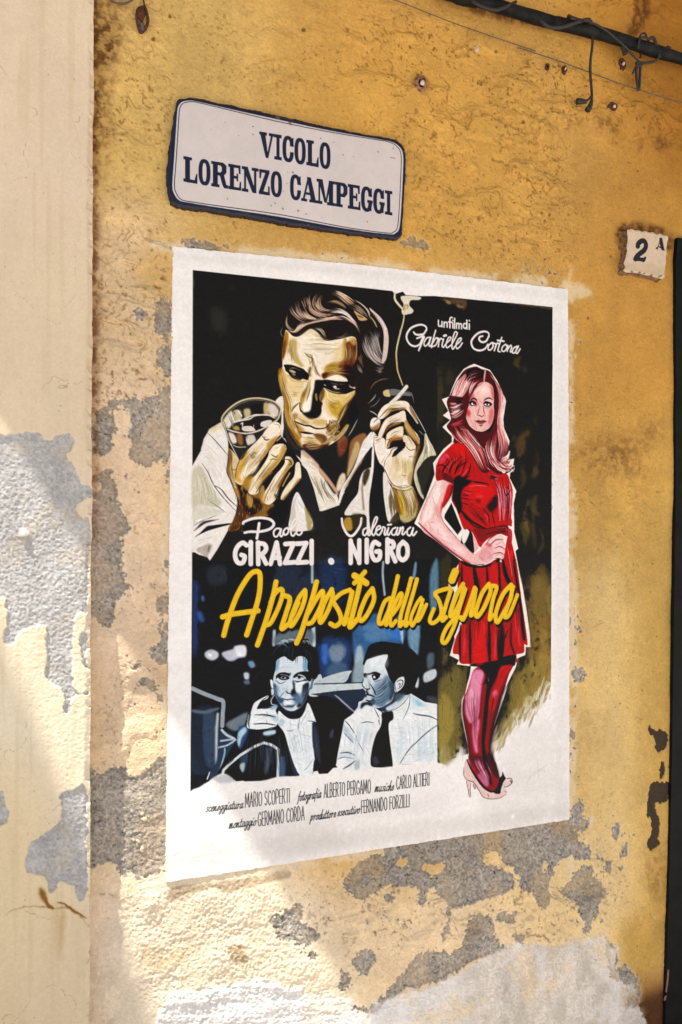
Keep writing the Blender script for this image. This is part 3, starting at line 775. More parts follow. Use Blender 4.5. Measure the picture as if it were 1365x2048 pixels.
def paint_woman(cv):
    p, s, hair = cv.p, cv.s, cv.hair
    cv.part = P_WOMAN
    OUT = ("E:545,138 500,155 440,190 370,280 330,370 295,465 222,492 285,610 232,655 305,700 228,770 322,862 322,920 240,990 135,1130 150,1240 "
           "F:165,370 45,635 510,1005 455,1090 420,1150 G:385,150 380,400 450,690 400,855 490,900 470,945 612,962 600,1050 545,1250 H:320,150 315,300 350,470 380,600 392,730 "
           "500,760 600,720 610,640 622,480 690,280 782,0 G:935,1250 985,1120 1060,970 1080,880 1155,850 1160,770 1207,770 1200,640 1170,420 1100,0 "
           "F:1120,1250 1082,1050 1058,910 1085,885 1045,720 1040,430 1066,310 1000,180 1005,130 1045,100 1010,85 1050,50 E:930,1230 950,1190 935,1150 945,1085 885,1100 905,1005 880,1020 898,910 842,780 835,690 862,510 850,470 770,300 700,200")
    p('E', '#e4dad0', OUT, sharp=True)
    p('F', '#15130f', "415,428 348,548 345,582 478,748 520,690", sharp=True)
    # arm
    SK = '#dfb3ae'
    p('F', SK, "262,205 340,200 440,260 400,380 330,470 305,560 360,640 460,760 540,850 640,935 700,900 760,840 850,770 900,750 940,770 930,790 960,850 965,885 960,940 930,1000 850,980 800,1020 700,1050 620,1040 500,980 300,830 90,630", soft=.5)
    p('F', '#e9d2ca', "265,215 320,215 300,350 260,480 180,600 120,610", soft=4)
    p('F', '#c0282a', "390,245 440,262 405,370 335,460 305,560 310,480 350,350", soft=1.5)
    p('F', '#6d1416', "420,265 442,262 400,380 340,470 330,460 390,370", soft=1.5)
    p('F', '#d59a98', "250,430 310,500 320,600 270,560 240,500", soft=5, a=.7)
    s('F', '#b8404a', 14, "95,635 200,740 320,835 470,950 600,1030", taper=.3, soft=1)
    s('F', '#201214', 7, "85,625 200,740 320,845 500,980 620,1045 740,1045", taper=.3)
    s('F', '#3a1518', 6, "310,560 350,640 460,770 560,870 640,945", taper=.4)
    s('F', '#8d6a6a', 4, "265,210 160,430 95,600", a=.8)
    p('F', '#ecd6d0', "180,620 300,640 430,800 560,920 500,930 330,790", soft=7, a=.6)
    hair('F', ['#c98886', '#b0605f', '#efdcd6'], 6, "330,640 480,800 600,950", "380,690 520,830 640,940", 8, a=.4)
    # hand
    p('F', '#d08f92', "700,900 780,830 850,770 820,860 840,960 760,1010 690,980", soft=6, a=.6, rough=.2)
    for q in ("770,850 850,775 930,775", "845,850 900,835 955,880", "850,910 900,900 955,935", "840,965 890,965 930,995"):
        s('F', '#e6c2bc', 34, q, taper=.25, soft=.4)
    for q in ("800,860 860,800 940,795", "850,885 900,865 960,895", "840,940 900,925 955,950", "850,985 900,985 925,1005", "760,850 800,790 870,745"):
        s('F', '#52161b', 7, q, taper=.6)
    p('F', '#c65a5c', "760,830 800,830 820,870 770,860", soft=2, a=.7, rough=.3)
    p('F', '#e2dad2', "515,770 545,700 590,700 570,790 540,838 512,810", sharp=True)
    p('F', '#1a0c0d', "540,700 520,790 550,850 640,930 640,790 600,690 575,690 595,720 572,790 545,835 510,820", soft=.5)
    p('F', '#dfb0ac', "630,740 655,780 690,860 650,920 640,850", soft=.6)
    # dress
    cv.part = P_DRESS
    R1, R2, R3 = '#b51d1c', '#1d0f0f', '#e0707e'
    p('E', R1, "340,935 410,930 480,960 600,1180 700,1200 F:760,60 880,120 970,140 1000,200 1030,300 1025,430 1015,560 1020,660 975,660 980,760 900,740 800,780 740,830 700,870 640,750 590,690 540,690 490,560 470,500 420,400 440,260 340,200 265,200 265,30 E:165,1160 210,1060", soft=.5)
    p('F', R2, "440,190 500,150 560,190 620,210 580,250 530,290 510,370 520,470 490,540 450,430 420,390 440,270", soft=2)
    p('E', '#d45a6c', "200,1080 260,1030 300,1060 250,1110 200,1150", soft=4, a=.8)
    p('E', '#c9251f', "330,945 440,945 490,1000 480,1050 400,1040 330,1000", soft=5, a=.9)
    for q in ("170,1160 230,1150 290,1200", "230,1250 250,1180 340,1080", "300,1240 330,1150 420,1060", "350,1250 380,1160 470,1080", "420,1250 450,1150 490,1080", "170,1190 220,1220"):
        s('E', '#35100f', 12, q, taper=.7)
    for q in ("290,1230 320,1150 390,1060", "250,1240 270,1180 330,1100"):
        s('E', '#e08a94', 6, q, taper=.7, a=.8)
    for q in ("330,150 340,90 400,20", "390,130 420,60 450,10", "450,150 480,80 560,20", "540,180 590,130 610,40", "500,210 560,180 600,160", "340,190 350,140 380,150"):
        s('F', R2, 16, q, taper=.6)
    for q in ("380,120 400,50 430,0", "430,130 470,50", "500,180 560,120 600,30"):
        s('F', R3, 7, q, taper=.7, a=.85)
    p('F', '#8a1717', "270,120 350,130 340,190 270,195", soft=3, a=.7)
    p('F', '#5a1010', "340,150 420,160 430,230 350,200", soft=3, a=.8)
    p('F', '#cf2a24', "600,250 760,240 830,290 840,370 760,450 640,440 560,360", soft=8, a=.8)
    p('F', R3, "640,370 710,345 750,360 700,385", soft=5, a=.45)
    p('F', '#701313', "660,390 720,400 700,430 660,420", soft=4, a=.8)
    p('F', '#2a0d0d', "820,390 870,350 880,450 820,520 770,470", soft=5, a=.85)
    s('F', R2, 16, "610,215 700,225 790,240", taper=.6)
    s('F', R3, 10, "590,265 680,255 770,265", taper=.6, a=.8)
    for q in ("510,380 570,390 640,400", "510,420 560,440 620,440", "505,350 560,350 600,360", "540,300 600,320 640,310"):
        s('F', '#4a1010', 11, q, taper=.7)
    s('F', R3, 6, "540,310 590,330 630,320", taper=.6, a=.8)
    p('F', R2, "500,490 560,540 620,600 700,650 770,690 740,690 640,640 560,590", soft=1.5)
    for q in ("720,470 780,540 800,640", "640,490 700,570 770,650", "590,620 660,670 740,690", "820,500 840,600 850,650"):
        s('F', '#3a0f0f', 12, q, taper=.7)
    for q in ("740,540 780,580 760,630", "690,500 730,560", "610,510 640,530"):
        s('F', R3, 9, q, taper=.7, a=.7, soft=.5)
    # front placket and gathers
    hair('F', ['#d46a7e', '#8a1720', '#e8a4ac', '#3a0e10', '#b52028'], 11, "850,200 890,400 880,640", "1010,200 1020,400 1000,640", 22, a=.85)
    hair('F', ['#c96a7c', '#2a0d0e', '#7a1418'], 9, "745,140 830,150 900,160", "800,200 860,190 900,190", 8)
    s('F', '#2a0d0e', 12, "810,140 850,200 890,300 905,420", taper=.5)
    s('F', '#d98a98', 14, "860,210 900,300 920,420 940,600", taper=.5, a=.8)
    s('F', '#2a0d0e', 10, "920,170 960,350 1010,300", taper=.5)
    # belt
    p('F', '#8a1a1a', "640,690 760,690 870,660 975,650 990,740 900,740 790,770 720,820 670,760", soft=1)
    for q in ("760,690 870,665 975,655", "770,740 880,720 980,715", "880,700 960,685", "890,720 960,705"):
        s('F', '#2a0c0c', 9, q, taper=.4)
    s('F', R3, 9, "880,680 960,672", taper=.6, a=.7)
    p('F', '#b8404c', "960,690 1010,690 1025,740 1020,820 990,770", soft=1)
    s('F', '#26090a', 8, "975,660 985,760 1020,830", taper=.4)
    # skirt
    p('F', '#b01a18', "500,1010 620,1050 720,1055 800,1030 870,990 930,1010 980,760 1020,830 1050,950 1075,1060 1100,1250 G:1110,250 1150,520 1178,740 1145,745 1140,825 1060,850 1050,930 620,940 505,930 490,850 430,825 460,680 520,530 480,300 480,100", soft=.5)
    p('F', R2, "500,1005 620,1048 720,1055 800,1035 880,985 900,1010 800,1060 690,1080 560,1060", soft=1)
    for q, w in (("F:640,1070 670,1250 G:690,200", 50), ("F:770,1060 780,1250 G:790,180", 24), ("F:890,1010 900,1250 G:910,200", 22), ("F:930,1000 960,1150 1010,1250 G:1030,170", 44),
                 ("F:520,1050 520,1250 G:530,150", 22), ("F:1040,960 1050,1100 1075,1250 G:1095,270 1130,520 1150,700", 26), ("G:600,480 605,700 605,930", 32),
                 ("G:510,550 500,700 505,900", 22), ("G:790,480 790,700 800,930", 38), ("G:915,530 910,700 905,930", 80), ("G:1090,380 1120,560 1140,700", 22),
                 ("G:1010,520 1010,720 1050,850", 18), ("G:980,600 950,680", 26), ("G:760,640 770,740 790,800", 14)):
        s('F', R2, w, q, taper=.55, soft=1)
    p('G', R2, "620,940 880,900 950,860 1060,850 1055,900 1040,960 900,970 640,965", soft=1)
    p('G', '#cf2a28', "630,560 760,540 760,900 640,920", soft=6, a=.7)
    for q, w in (("560,540 545,760 540,860", 30), ("735,540 745,640", 26), ("1060,430 1075,600 1100,760", 40), ("865,560 850,800 850,900", 26), ("485,640 465,760", 16), ("845,650 830,720", 18)):
        s('G', '#dd5f78', w, q, taper=.6, a=.6, soft=2.5)
    p('F', '#c4201c', "810,1050 870,1020 880,1250 810,1250", soft=2, a=.8)
    p('F', '#d0261c', "1000,910 1030,910 1035,980 1010,990", soft=1.5, a=.9)
    s('F', '#e0a4a8', 6, "975,860 1000,1000 1030,1200", taper=.5, a=.8)
    # legs
    cv.part = P_WOMAN
    p('G', '#8f2335', "640,1000 720,960 900,960 1030,950 990,1050 930,1250 H:740,0 700,200 640,400 610,600 610,690 650,760 690,890 700,950 660,1050 580,1060 480,960 390,770 395,680 380,560 350,400 332,250 345,130 370,0 G:555,1250 600,1120", soft=.5)
    p('G', '#1d0c0e', "700,960 900,950 880,1040 830,1150 800,1250 H:620,0 590,200 570,400 550,600 590,800 620,1000 560,900 520,600 540,300 570,0 G:740,1150 760,1050", soft=3)
    p('G', '#d48aa2', "630,1020 720,1000 740,1060 700,1200 H:520,0 510,150 480,330 420,390 370,330 345,240 360,80 G:575,1250", soft=5)
    p('H', '#ddb0ba', "390,40 440,60 450,170 430,270 400,240 400,120", soft=6, a=.8)
    p('H', '#d089a0', "430,420 490,330 500,400 480,520 480,680 450,660 430,540", soft=4, a=.9)
    p('G', '#b3202e', "910,970 1020,960 960,1060 900,1200 880,1250 830,1230 870,1090", soft=3)
    p('H', '#b9202c', "620,60 680,20 690,130 650,230 600,270 590,180", soft=5)
    p('H', '#d98a9c', "630,80 665,50 660,110 630,150", soft=4, a=.8)
    p('G', '#c77084', "830,1220 870,1200 880,1250 830,1250", soft=3, a=.7)
    s('G', '#c06078', 10, "785,1080 790,1110", taper=.5)
    s('H', '#4a1420', 10, "525,20 510,160 495,320 400,400", taper=.5, a=.7, soft=1.5)
    s('H', '#25101a', 6, "370,0 335,180 335,280 350,400 380,560 395,700", taper=.3)
    s('H', '#25101a', 6, "750,0 690,210 640,400 612,580 610,660 660,790 690,880", taper=.3)
    p('H', '#4a1826', "390,700 450,700 530,720 560,800 520,860 440,800", soft=4, a=.7, rough=.2)
    p('H', '#c07a92', "440,770 500,760 540,830 500,850", soft=4, a=.7)
    p('H', '#c27a92', "480,900 560,850 590,920 590,1000 550,1010", soft=4, a=.9)
    p('H', '#3a1a2c', "570,700 620,690 690,880 690,940 640,900 600,820", soft=4, a=.8)
    # shoe
    cv.part = P_SHOE
    p('H', '#dcb9b0', "360,750 385,745 420,830 480,930 550,1020 620,1060 700,1080 740,1030 770,1050 765,1090 700,1130 590,1140 540,1120 500,1070 460,1020 430,980 380,955 345,900 340,830", soft=.6)
    s('H', '#161214', 22, "375,750 410,830 470,930 540,1020 610,1065 660,1060", taper=.4)
    p('H', '#d8bcae', "365,960 412,975 405,1040 412,1120 395,1125 385,1050", soft=.6)
    p('H', '#b98a88', "430,985 460,1010 462,1040 440,1035", soft=.6)
    for q in ("342,830 340,900 375,950 440,975 490,1050 530,1115 600,1140 700,1130 765,1090", "365,960 385,1050 395,1120", "412,985 405,1050 412,1115", "575,1090 590,1110 580,1130", "750,1060 770,1075"):
        s('H', '#4a3232', 6, q, taper=.3)
    p('H', '#171316', "640,1075 680,1000 690,940 720,905 728,865 745,905 765,940 760,980 730,1000 715,1040 700,1088", soft=.5)
    p('H', '#d9c3bb', "730,985 770,930 810,930 825,975 770,1020 740,1015", soft=.6)
    s('H', '#3a2a2c', 7, "770,935 815,935 825,975 780,1015 740,1020", taper=.3)
    p('H', '#7a5658', "800,945 825,965 815,985", soft=.6)
    # ---- head
    cv.part = P_LHAIR
    p('E', '#5c2c2e', "560,165 620,190 700,215 760,310 830,420 845,520 820,690 830,780 880,920 890,1020 850,1090 900,1120 880,1160 920,1200 840,1240 F:900,60 960,120 880,140 760,60 E:700,1210 640,1230 590,1180 500,1010 430,930 340,930 340,860 270,770 310,700 300,640 270,520 310,440 370,310 450,200", soft=.5)
    P1 = ['#d9a3a0', '#ecd0c8', '#b4575c', '#e6bdb6']
    hair('E', P1, 13, "455,215 380,300 330,430 320,460", "520,290 480,380 440,450 400,470", 20)
    hair('E', ['#e8cac2', '#d6a09c', '#c77e80'], 12, "450,230 400,320 370,420", "500,270 470,360 450,440", 10)
    p('E', '#1a0f11', "470,210 550,180 640,220 640,270 560,280 480,310 470,260", soft=3)
    hair('E', ['#7a3a40', '#c98a8a', '#1a0f11'], 8, "480,260 550,200 640,240", "470,340 540,290 640,280", 12, a=.8)
    hair('E', P1 + ['#7a2c32'], 9, "540,290 500,380 490,470", "620,300 560,340 510,440", 9)
    hair('E', P1, 9, "285,520 350,530 440,500", "300,680 360,660 450,600", 12, a=.9)
    hair('E', ['#180e10'], 16, "310,480 380,480 440,470", "330,600 400,600 450,560", 5, a=.9)
    hair('E', ['#e0b4b0', '#f0d8d0'], 7, "280,525 360,545 430,520", "300,650 360,640 440,590", 7, a=.9)
    hair('E', ['#c0545c', '#e0a8a6', '#4a1a1e'], 10, "300,720 370,720 440,680", "280,770 350,760 440,730", 8, a=.85)
    hair('E', ['#8a2c34', '#c96a6c', '#e8b8b0', '#2a1214', '#b03a3e'], 12, "300,760 320,830 370,900 450,940 540,1060 620,1200", "430,740 500,800 560,900 640,980 680,1100 700,1200", 34, a=.9)
    hair('E', ['#e6b4ae', '#b04a50'], 6, "380,790 450,800 520,900 600,1050", "440,750 520,840 590,930 660,1060", 10, a=.8)
    hair('E', ['#e2b2ac', '#efd8cf', '#c0686c', '#7a2a30'], 12, "690,230 760,330 800,470 790,620 770,780 790,930 760,1100", "740,290 830,430 845,530 815,690 840,800 880,930 870,1060", 26, a=.9)
    hair('E', ['#c05a60', '#e8bfb8', '#8a2c34', '#2a1214'], 11, "700,820 650,930 680,1050 720,1150 800,1220", "790,800 780,950 770,1060 800,1120 900,1150", 24, a=.9)
    hair('E', ['#efe0d6', '#e2c4bb', '#b8686c'], 12, "780,1080 850,1060 900,1010", "780,1200 880,1210 940,1180", 14, a=.95)
    hair('F', ['#e8d4ca', '#d39a98', '#7a2a30'], 10, "800,0 880,100 960,130", "900,-10 960,50 1040,60", 12, a=.9)
    p('E', '#1c1012', "740,300 760,420 745,560 750,700 700,820 640,980 600,900 660,820 730,720 740,560", soft=2, a=.9)
    s('E', '#d6a0a0', 16, "655,200 648,260 642,320", taper=.3)
    # face
    cv.part = P_WOMAN
    p('E', '#5a1c1f', "560,830 690,820 680,900 640,980 590,920", soft=2)
    p('E', '#e0b4ab', "640,318 690,330 730,370 742,450 740,560 745,640 730,720 690,785 630,815 570,810 500,760 465,690 470,620 490,560 500,480 540,410 590,340", soft=.8)
    p('E', '#e9cdc2', "600,370 690,370 700,440 600,450", soft=6, a=.8)
    p('E', '#c0474c', "700,340 738,400 742,500 725,470 715,400", soft=4, a=.75)
    p('E', '#b53a40', "470,590 510,620 500,660 470,650", soft=4, a=.8)
    p('E', '#c2565a', "700,600 745,600 735,700 690,770 690,700", soft=6, a=.6)
    p('E', '#c4686a', "545,500 575,500 575,560 548,560", soft=3, a=.7)
    p('E', '#b85054', "500,470 530,420 545,480 500,570", soft=4, a=.6)
    for q, w in (("640,505 665,488 695,480 725,495", 13), ("510,500 535,485 560,492 570,505", 15)):
        s('E', '#1b0f11', w, q, taper=.5)
    p('E', '#1b0f11', "495,520 520,505 560,525 565,545 530,560 505,550", soft=.5)
    p('E', '#efe6de', "515,540 530,525 552,540 535,552", soft=.3)
    s('E', '#130b0c', 16, "538,528 540,538")
    p('E', '#1b0f11', "635,530 665,512 700,520 725,545 690,568 650,560", soft=.5)
    p('E', '#efe6de', "645,545 670,535 700,545 680,558", soft=.3)
    s('E', '#130b0c', 18, "672,530 675,545")
    s('E', '#9a6468', 7, "640,575 680,580 710,570", taper=.5, a=.7)
    s('E', '#8a4a4c', 10, "635,560 640,610 650,640", taper=.5, a=.8, soft=.8)
    s('E', '#7a3c3e', 9, "575,650 600,655 620,665 645,650", taper=.5)
    s('E', '#c98a86', 14, "580,600 578,640", a=.6, soft=2)
    p('E', '#a35a5a', "560,712 590,698 612,704 640,698 665,715 630,740 610,745 585,735", soft=1)
    s('E', '#3a1618', 9, "548,708 590,715 612,718 670,715", taper=.6)
    s('E', '#4a2022', 10, "595,752 612,758 632,750", taper=.6)
    s('E', '#2a1214', 7, "465,690 500,765 570,815 640,818 700,780 735,715", taper=.4)


def paint_gunman(cv):
    p, s, hair = cv.p, cv.s, cv.hair
    NV, BL, LT, MB = '#12151b', '#27496e', '#e2e5e3', '#8aa6ba'
    cv.part = P_GUN
    # dark coat
    p('I', NV, "400,1110 470,1050 620,970 780,1000 940,1000 1000,1050 1230,900 1365,800 J:130,800 240,830 330,900 430,990 340,1050 320,1150 290,1320 260,1500 180,1585 90,1590 60,1500 50,1450 I:1140,1610 940,1625 800,1660 600,1665 480,1600 370,1600 300,1640 420,1400 520,1250", sharp=True)
    p('I', '#717b84', "410,1090 480,1040 620,970 630,1000 600,1100 520,1160 450,1140", soft=4, rough=.25)
    p('I', BL, "540,1120 640,1130 610,1250 560,1340 530,1300", soft=3)
    p('I', '#a9c6d4', "540,1170 600,1120 620,1160 570,1230 545,1320 525,1260", soft=2)
    p('I', '#35455c', "560,1380 640,1400 600,1560 560,1560", soft=5, a=.9, rough=.2)
    p('I', '#c9d4d8', "550,1500 600,1480 590,1560 565,1565", soft=2, a=.8, rough=.2)
    p('I', '#4a5262', "820,1330 880,1320 860,1480 800,1630 800,1500", soft=4, a=.9, rough=.3)
    p('I', '#405a7c', "950,1440 1000,1430 1000,1610 940,1620", soft=3, a=.9, rough=.2)
    p('I', '#2c3c56', "1060,1420 1120,1480 1140,1600 1080,1590", soft=4, a=.8, rough=.3)
    p('I', '#2a3444', "1285,1080 1330,1150 1340,1300 1300,1400", soft=4, a=.8, rough=.3)
    p('J', '#39414e', "30,1080 90,1250 110,1500 60,1420 40,1200", soft=4, a=.8, rough=.3)
    p('J', '#4a505a', "200,1180 235,1130 235,1200 205,1235", soft=3, a=.8, rough=.3)
    s('I', '#5a646c', 8, "410,1105 470,1150", taper=.4)
    # rail over the coat
    s('I', '#d2d8d8', 26, "375,1600 390,1550 450,1490 560,1400 690,1320 790,1278 870,1300 935,1345 935,1480 930,1620", sharp=True)
    s('I', '#8d9aa2', 7, "945,1350 945,1620", taper=.2)
    # shirt
    p('I', LT, "940,960 1000,1010 1060,1040 1150,1030 1200,960 1235,880 1300,1030 1310,1070 1280,1080 1280,1300 1300,1440 1280,1590 1150,1600 1060,1400 1000,1190 930,1080", soft=.6)
    p('I', '#aebfcb', "930,1090 960,1040 1000,1060 980,1110", soft=2, a=.9)
    s('I', '#2c3a4c', 10, "1230,1060 1265,1060 1305,1075", taper=.4)
    s('I', '#4a5a6a', 7, "1150,1030 1140,1100 1130,1150", taper=.5)
    s('I', '#4a5a6a', 7, "1160,1090 1230,960", taper=.5)
    s('I', '#4a5a6a', 8, "1020,1155 1060,1160 1085,1150", taper=.5)
    s('I', '#3a4a5c', 12, "1275,1080 1280,1250 1300,1430", taper=.5)
    s('I', '#7d8a94', 6, "1050,1090 1130,1110", taper=.5)
    s('I', '#7d8a94', 6, "1290,1430 1230,1520 1180,1560", taper=.5)
    p('I', '#15191f', "1280,1590 1320,1500 1340,1560 1365,1590 1365,1500 1300,1440", soft=1)
    p('I', NV, "930,930 1000,1010 1060,1030 1140,1020 1200,950 1220,860 1180,900 1060,960 980,930", soft=1)
    # hair
    p('I', '#14151a', "800,560 800,440 830,370 880,330 940,290 1010,270 1060,310 1150,260 1230,240 1290,330 1330,420 1340,560 1310,640 1250,620 1230,480 1180,420 1090,460 1030,440 990,420 930,470 900,620 860,640", soft=1)
    hair('I', ['#9fb8c6', '#dfe6e6', '#4a6a86'], 10, "900,310 950,260 1020,250 1040,310", "940,300 980,280 1010,300 1030,320", 7)
    hair('I', ['#7f96a6', '#c9d4d8'], 9, "1000,250 1060,240 1090,270", "1190,250 1250,270 1290,340", 9, a=.7)
    p('I', '#14151a', "1030,280 1150,270 1240,330 1200,360 1060,340", soft=3)
    # face
    p('I', LT, "905,540 930,460 990,420 1040,445 1090,465 1150,420 1205,430 1222,500 1215,570 1250,640 1240,720 1215,820 1170,900 1100,950 1020,945 950,880 900,780 885,680", soft=.8)
    p('I', '#8db0c8', "912,560 930,470 960,450 940,530 915,620", soft=3, a=.9)
    p('I', '#7fa2ba', "1180,430 1222,470 1222,560 1190,540", soft=3, a=.9)
    p('I', '#14171e', "920,600 940,580 1000,578 1050,590 1060,610 1000,650 940,650 920,640", soft=1)
    p('I', '#e8ebe8', "955,625 985,610 1015,630 985,648", soft=.5)
    s('I', '#10131a', 22, "980,615 984,630")
    p('I', '#14171e', "1090,600 1150,580 1220,570 1260,620 1250,660 1200,650 1110,640", soft=1)
    p('I', '#e8ebe8', "1115,628 1150,610 1185,630 1150,645", soft=.5)
    s('I', '#10131a', 22, "1148,612 1150,630")
    s('I', '#1f2f44', 12, "920,650 970,680 1030,655", taper=.6, a=.9)
    p('I', '#2c4a6c', "885,690 920,720 930,830 960,890 920,850 890,770", soft=3)
    p('I', '#1b2432', "1180,670 1225,690 1245,640 1240,720 1215,830 1170,890 1140,880 1190,800 1200,730", soft=3)
    p('I', '#1a2432', "1085,640 1110,680 1120,740 1110,790 1060,790 1075,730", soft=2)
    p('I', '#dfe4e4', "1040,640 1075,650 1070,760 1030,760 1015,730", soft=1.5)
    p('I', '#d6dee0', "1120,660 1170,690 1215,670 1190,760 1150,780 1130,720", soft=3, a=.9)
    s('I', '#15191f', 10, "1015,760 1040,785 1080,785 1110,770", taper=.5)
    s('I', '#2a3a50', 10, "1010,750 970,800 965,850", taper=.6)
    s('I', '#3a506c', 10, "985,690 960,760", taper=.7, a=.7)
    p('I', '#4a6682', "1090,800 1150,790 1170,850 1130,900 1090,870", soft=5, a=.8, rough=.2)
    s('I', '#11151c', 13, "985,832 1030,848 1070,842 1110,838", taper=.6)
    s('I', '#24344a', 16, "1000,880 1040,898 1090,890", taper=.5, soft=1)
    p('I', '#27415f', "950,880 1000,905 1080,915 1150,890 1110,950 1030,950", soft=3, a=.9)
    p('I', '#c9d6da', "1010,915 1080,920 1070,940 1020,940", soft=2, a=.9)
    p('I', '#dfe6e6', "855,650 880,660 885,730 865,720", soft=.8)
    p('I', '#c9d2d4', "865,745 890,740 890,790 870,800", soft=.8)
    p('I', '#56728c', "1255,650 1285,640 1275,730 1250,740", soft=1)
    s('I', '#cfd8d8', 8, "895,800 865,850 870,890 905,900", taper=.3)
    # hand pointing
    p('I', LT, "830,805 740,850 690,890 660,980 630,1080 630,1130 720,1150 850,1140 910,1110 935,1070 935,1020 910,960 920,910 870,920 740,940 720,930 760,870 825,835", soft=.7)
    p('I', '#8fb4cc', "840,930 920,895 925,930 880,950", soft=2, a=.9)
    for q in ("720,1000 790,995 860,1005 910,1020", "690,1090 770,1085 850,1090 910,1100", "735,930 800,930 870,925", "640,1140 720,1150 860,1135", "820,970 830,1000", "815,1050 825,1080"):
        s('I', '#1c2632', 9, q, taper=.6)
    p('I', '#9fb6c4', "860,1000 930,1010 935,1060 880,1050", soft=3, a=.7)
    p('I', '#b9d2da', "790,1170 900,1150 900,1190 800,1205", soft=1.5)
    s('I', '#dfe4e4', 8, "640,1000 620,1110", taper=.4)


def paint_listener(cv):
    p, s, hair = cv.p, cv.s, cv.hair
    cv.part = P_LIST
    LT = '#e4e5e2'
    p('J', LT, "345,1050 440,980 520,930 600,890 700,960 820,960 1010,785 1150,870 1275,890 1278,1480 900,1495 820,1520 600,1540 460,1560 300,1560 260,1500 290,1330 320,1180", sharp=True)
    p('J', LT, "440,975 500,900 520,860 600,820 610,900 480,980", soft=1)
    # shading of the shirt
    p('J', '#a9d0dc', "1010,800 1100,870 1180,900 1090,920 1040,880", soft=4, a=.9, rough=.2)
    p('J', '#8dbccc', "1060,850 1120,880 1090,910", soft=3, a=.8)
    for q, w in (("1030,985 1100,1000 1200,1015 1280,1050", 12), ("1005,795 990,920 930,1050", 7), ("830,960 930,890 1000,800", 7), ("1280,1100 1180,1170 1080,1260 990,1350 900,1490", 13),
                 ("640,930 680,1000 700,1060", 8), ("510,1080 570,1068 640,1075", 9), ("350,1055 400,1110 470,1220", 10), ("300,1380 380,1375 450,1400", 14), ("330,1540 400,1500 455,1455", 14),
                 ("460,1220 500,1300 540,1370", 6), ("480,1480 490,1530", 8), ("345,1180 400,1240 440,1280", 12), ("280,1440 350,1420 440,1440", 9), ("700,1000 690,1060 700,1100", 8)):
        s('J', '#29323f', w, q, taper=.6, soft=.4)
    p('J', '#9fb4c4', "330,1090 390,1150 450,1260 400,1250 340,1170", soft=4, a=.7, rough=.3)
    p('J', '#bccad0', "300,1380 440,1390 440,1440 300,1440", soft=5, a=.6, rough=.3)
    p('J', '#c8d6da', "520,1150 600,1120 620,1250 560,1300", soft=8, a=.5)
    p('J', '#c2d2d8', "860,1250 960,1150 940,1350 880,1450", soft=9, a=.5)
    p('J', '#c6d4da', "1080,1320 1240,1250 1240,1450 1100,1460", soft=10, a=.5)
    p('J', '#8a97a2', "440,1500 500,1440 490,1540 460,1560", soft=4, a=.6, rough=.4)
    # tie
    p('J', '#121317', "720,985 790,960 830,970 835,1040 790,1090 800,1250 830,1500 800,1520 690,1525 610,1500 620,1350 660,1200 705,1120 720,1050", soft=.8)
    s('J', '#dfe2e2', 8, "715,990 690,1030 705,1060", taper=.3)
    p('J', '#4a4e54', "620,1430 670,1410 690,1480 640,1510", soft=4, a=.6, rough=.5)
    # neck and face
    p('J', '#2a3546', "600,900 700,940 760,970 900,880 960,780 860,760 800,840 700,900", soft=2)
    p('J', '#c9d2d6', "760,930 840,880 950,790 1000,790 900,900 800,960", soft=3)
    p('J', '#14171c', "690,930 740,975 830,965 800,985 730,985", soft=1)
    p('J', '#cdd5d8', "545,480 580,430 680,400 780,395 800,560 820,640 850,700 830,840 760,900 680,930 620,910 590,880 600,850 560,800 555,760 530,730 525,700 545,640 535,590", soft=.8)
    p('J', '#5a7892', "760,600 830,660 840,760 780,880 700,920 640,900 660,840 700,800 720,720", soft=6, a=.9, rough=.15)
    p('J', '#22303f', "800,660 850,720 840,800 800,860 790,760", soft=3, a=.9)
    hair('J', ['#c9d6da', '#3a5068', '#8aa4b8'], 8, "690,760 750,680 780,660", "740,850 790,790 810,740", 7, a=.8)
    p('J', '#14171c', "535,590 560,580 580,600 570,630 545,620", soft=.8)
    s('J', '#14171c', 18, "585,595 640,580 700,595", taper=.4)
    p('J', '#14171c', "620,600 660,590 705,600 680,640 640,655 625,630", soft=.8)
    p('J', '#dfe4e4', "635,615 650,610 655,630 640,635", soft=.4)
    s('J', '#3a4a5a', 8, "640,670 690,655 720,640", taper=.6)
    s('J', '#1c232c', 10, "605,690 630,730 655,770 655,800", taper=.6)
    p('J', '#4f6476', "580,640 605,680 600,720 585,720", soft=2, a=.7)
    s('J', '#14171c', 14, "555,735 580,745 605,730", taper=.5)
    s('J', '#14171c', 16, "560,795 600,800 645,818", taper=.5)
    s('J', '#1c232c', 22, "570,765 580,790", soft=1)
    p('J', '#30465c', "590,840 640,830 660,870 620,910 590,880", soft=3, a=.9)
    p('J', '#c2ccd0', "540,830 600,815 620,850 590,880 560,870", soft=1.5)
    s('J', '#15191f', 14, "560,850 600,860 640,850", taper=.5)
    s('J', '#6d7a84', 6, "610,930 620,965", taper=.4)
    # hand at the chin
    p('J', '#d2d8d8', "490,870 520,860 560,830 540,880 500,930 450,970 480,920", soft=1)
    p('J', '#1b232e', "520,880 600,870 620,905 560,900 510,940", soft=1.5)
    # hair and ear
    p('J', '#131317', "530,480 560,380 590,310 640,280 720,265 850,280 960,310 1040,360 1090,430 1110,520 1080,640 1040,740 1000,790 940,800 860,760 840,700 800,640 770,560 750,500 780,400 700,405 620,430 570,450 545,500", soft=.8)
    p('J', '#d6dadb', "850,690 870,650 900,625 940,620 945,680 920,730 870,770 850,760", soft=1)
    for q in ("870,670 900,650 930,660 920,710 880,740", "885,690 905,690 895,720", "860,760 855,700"):
        s('J', '#15191f', 9, q, taper=.5)
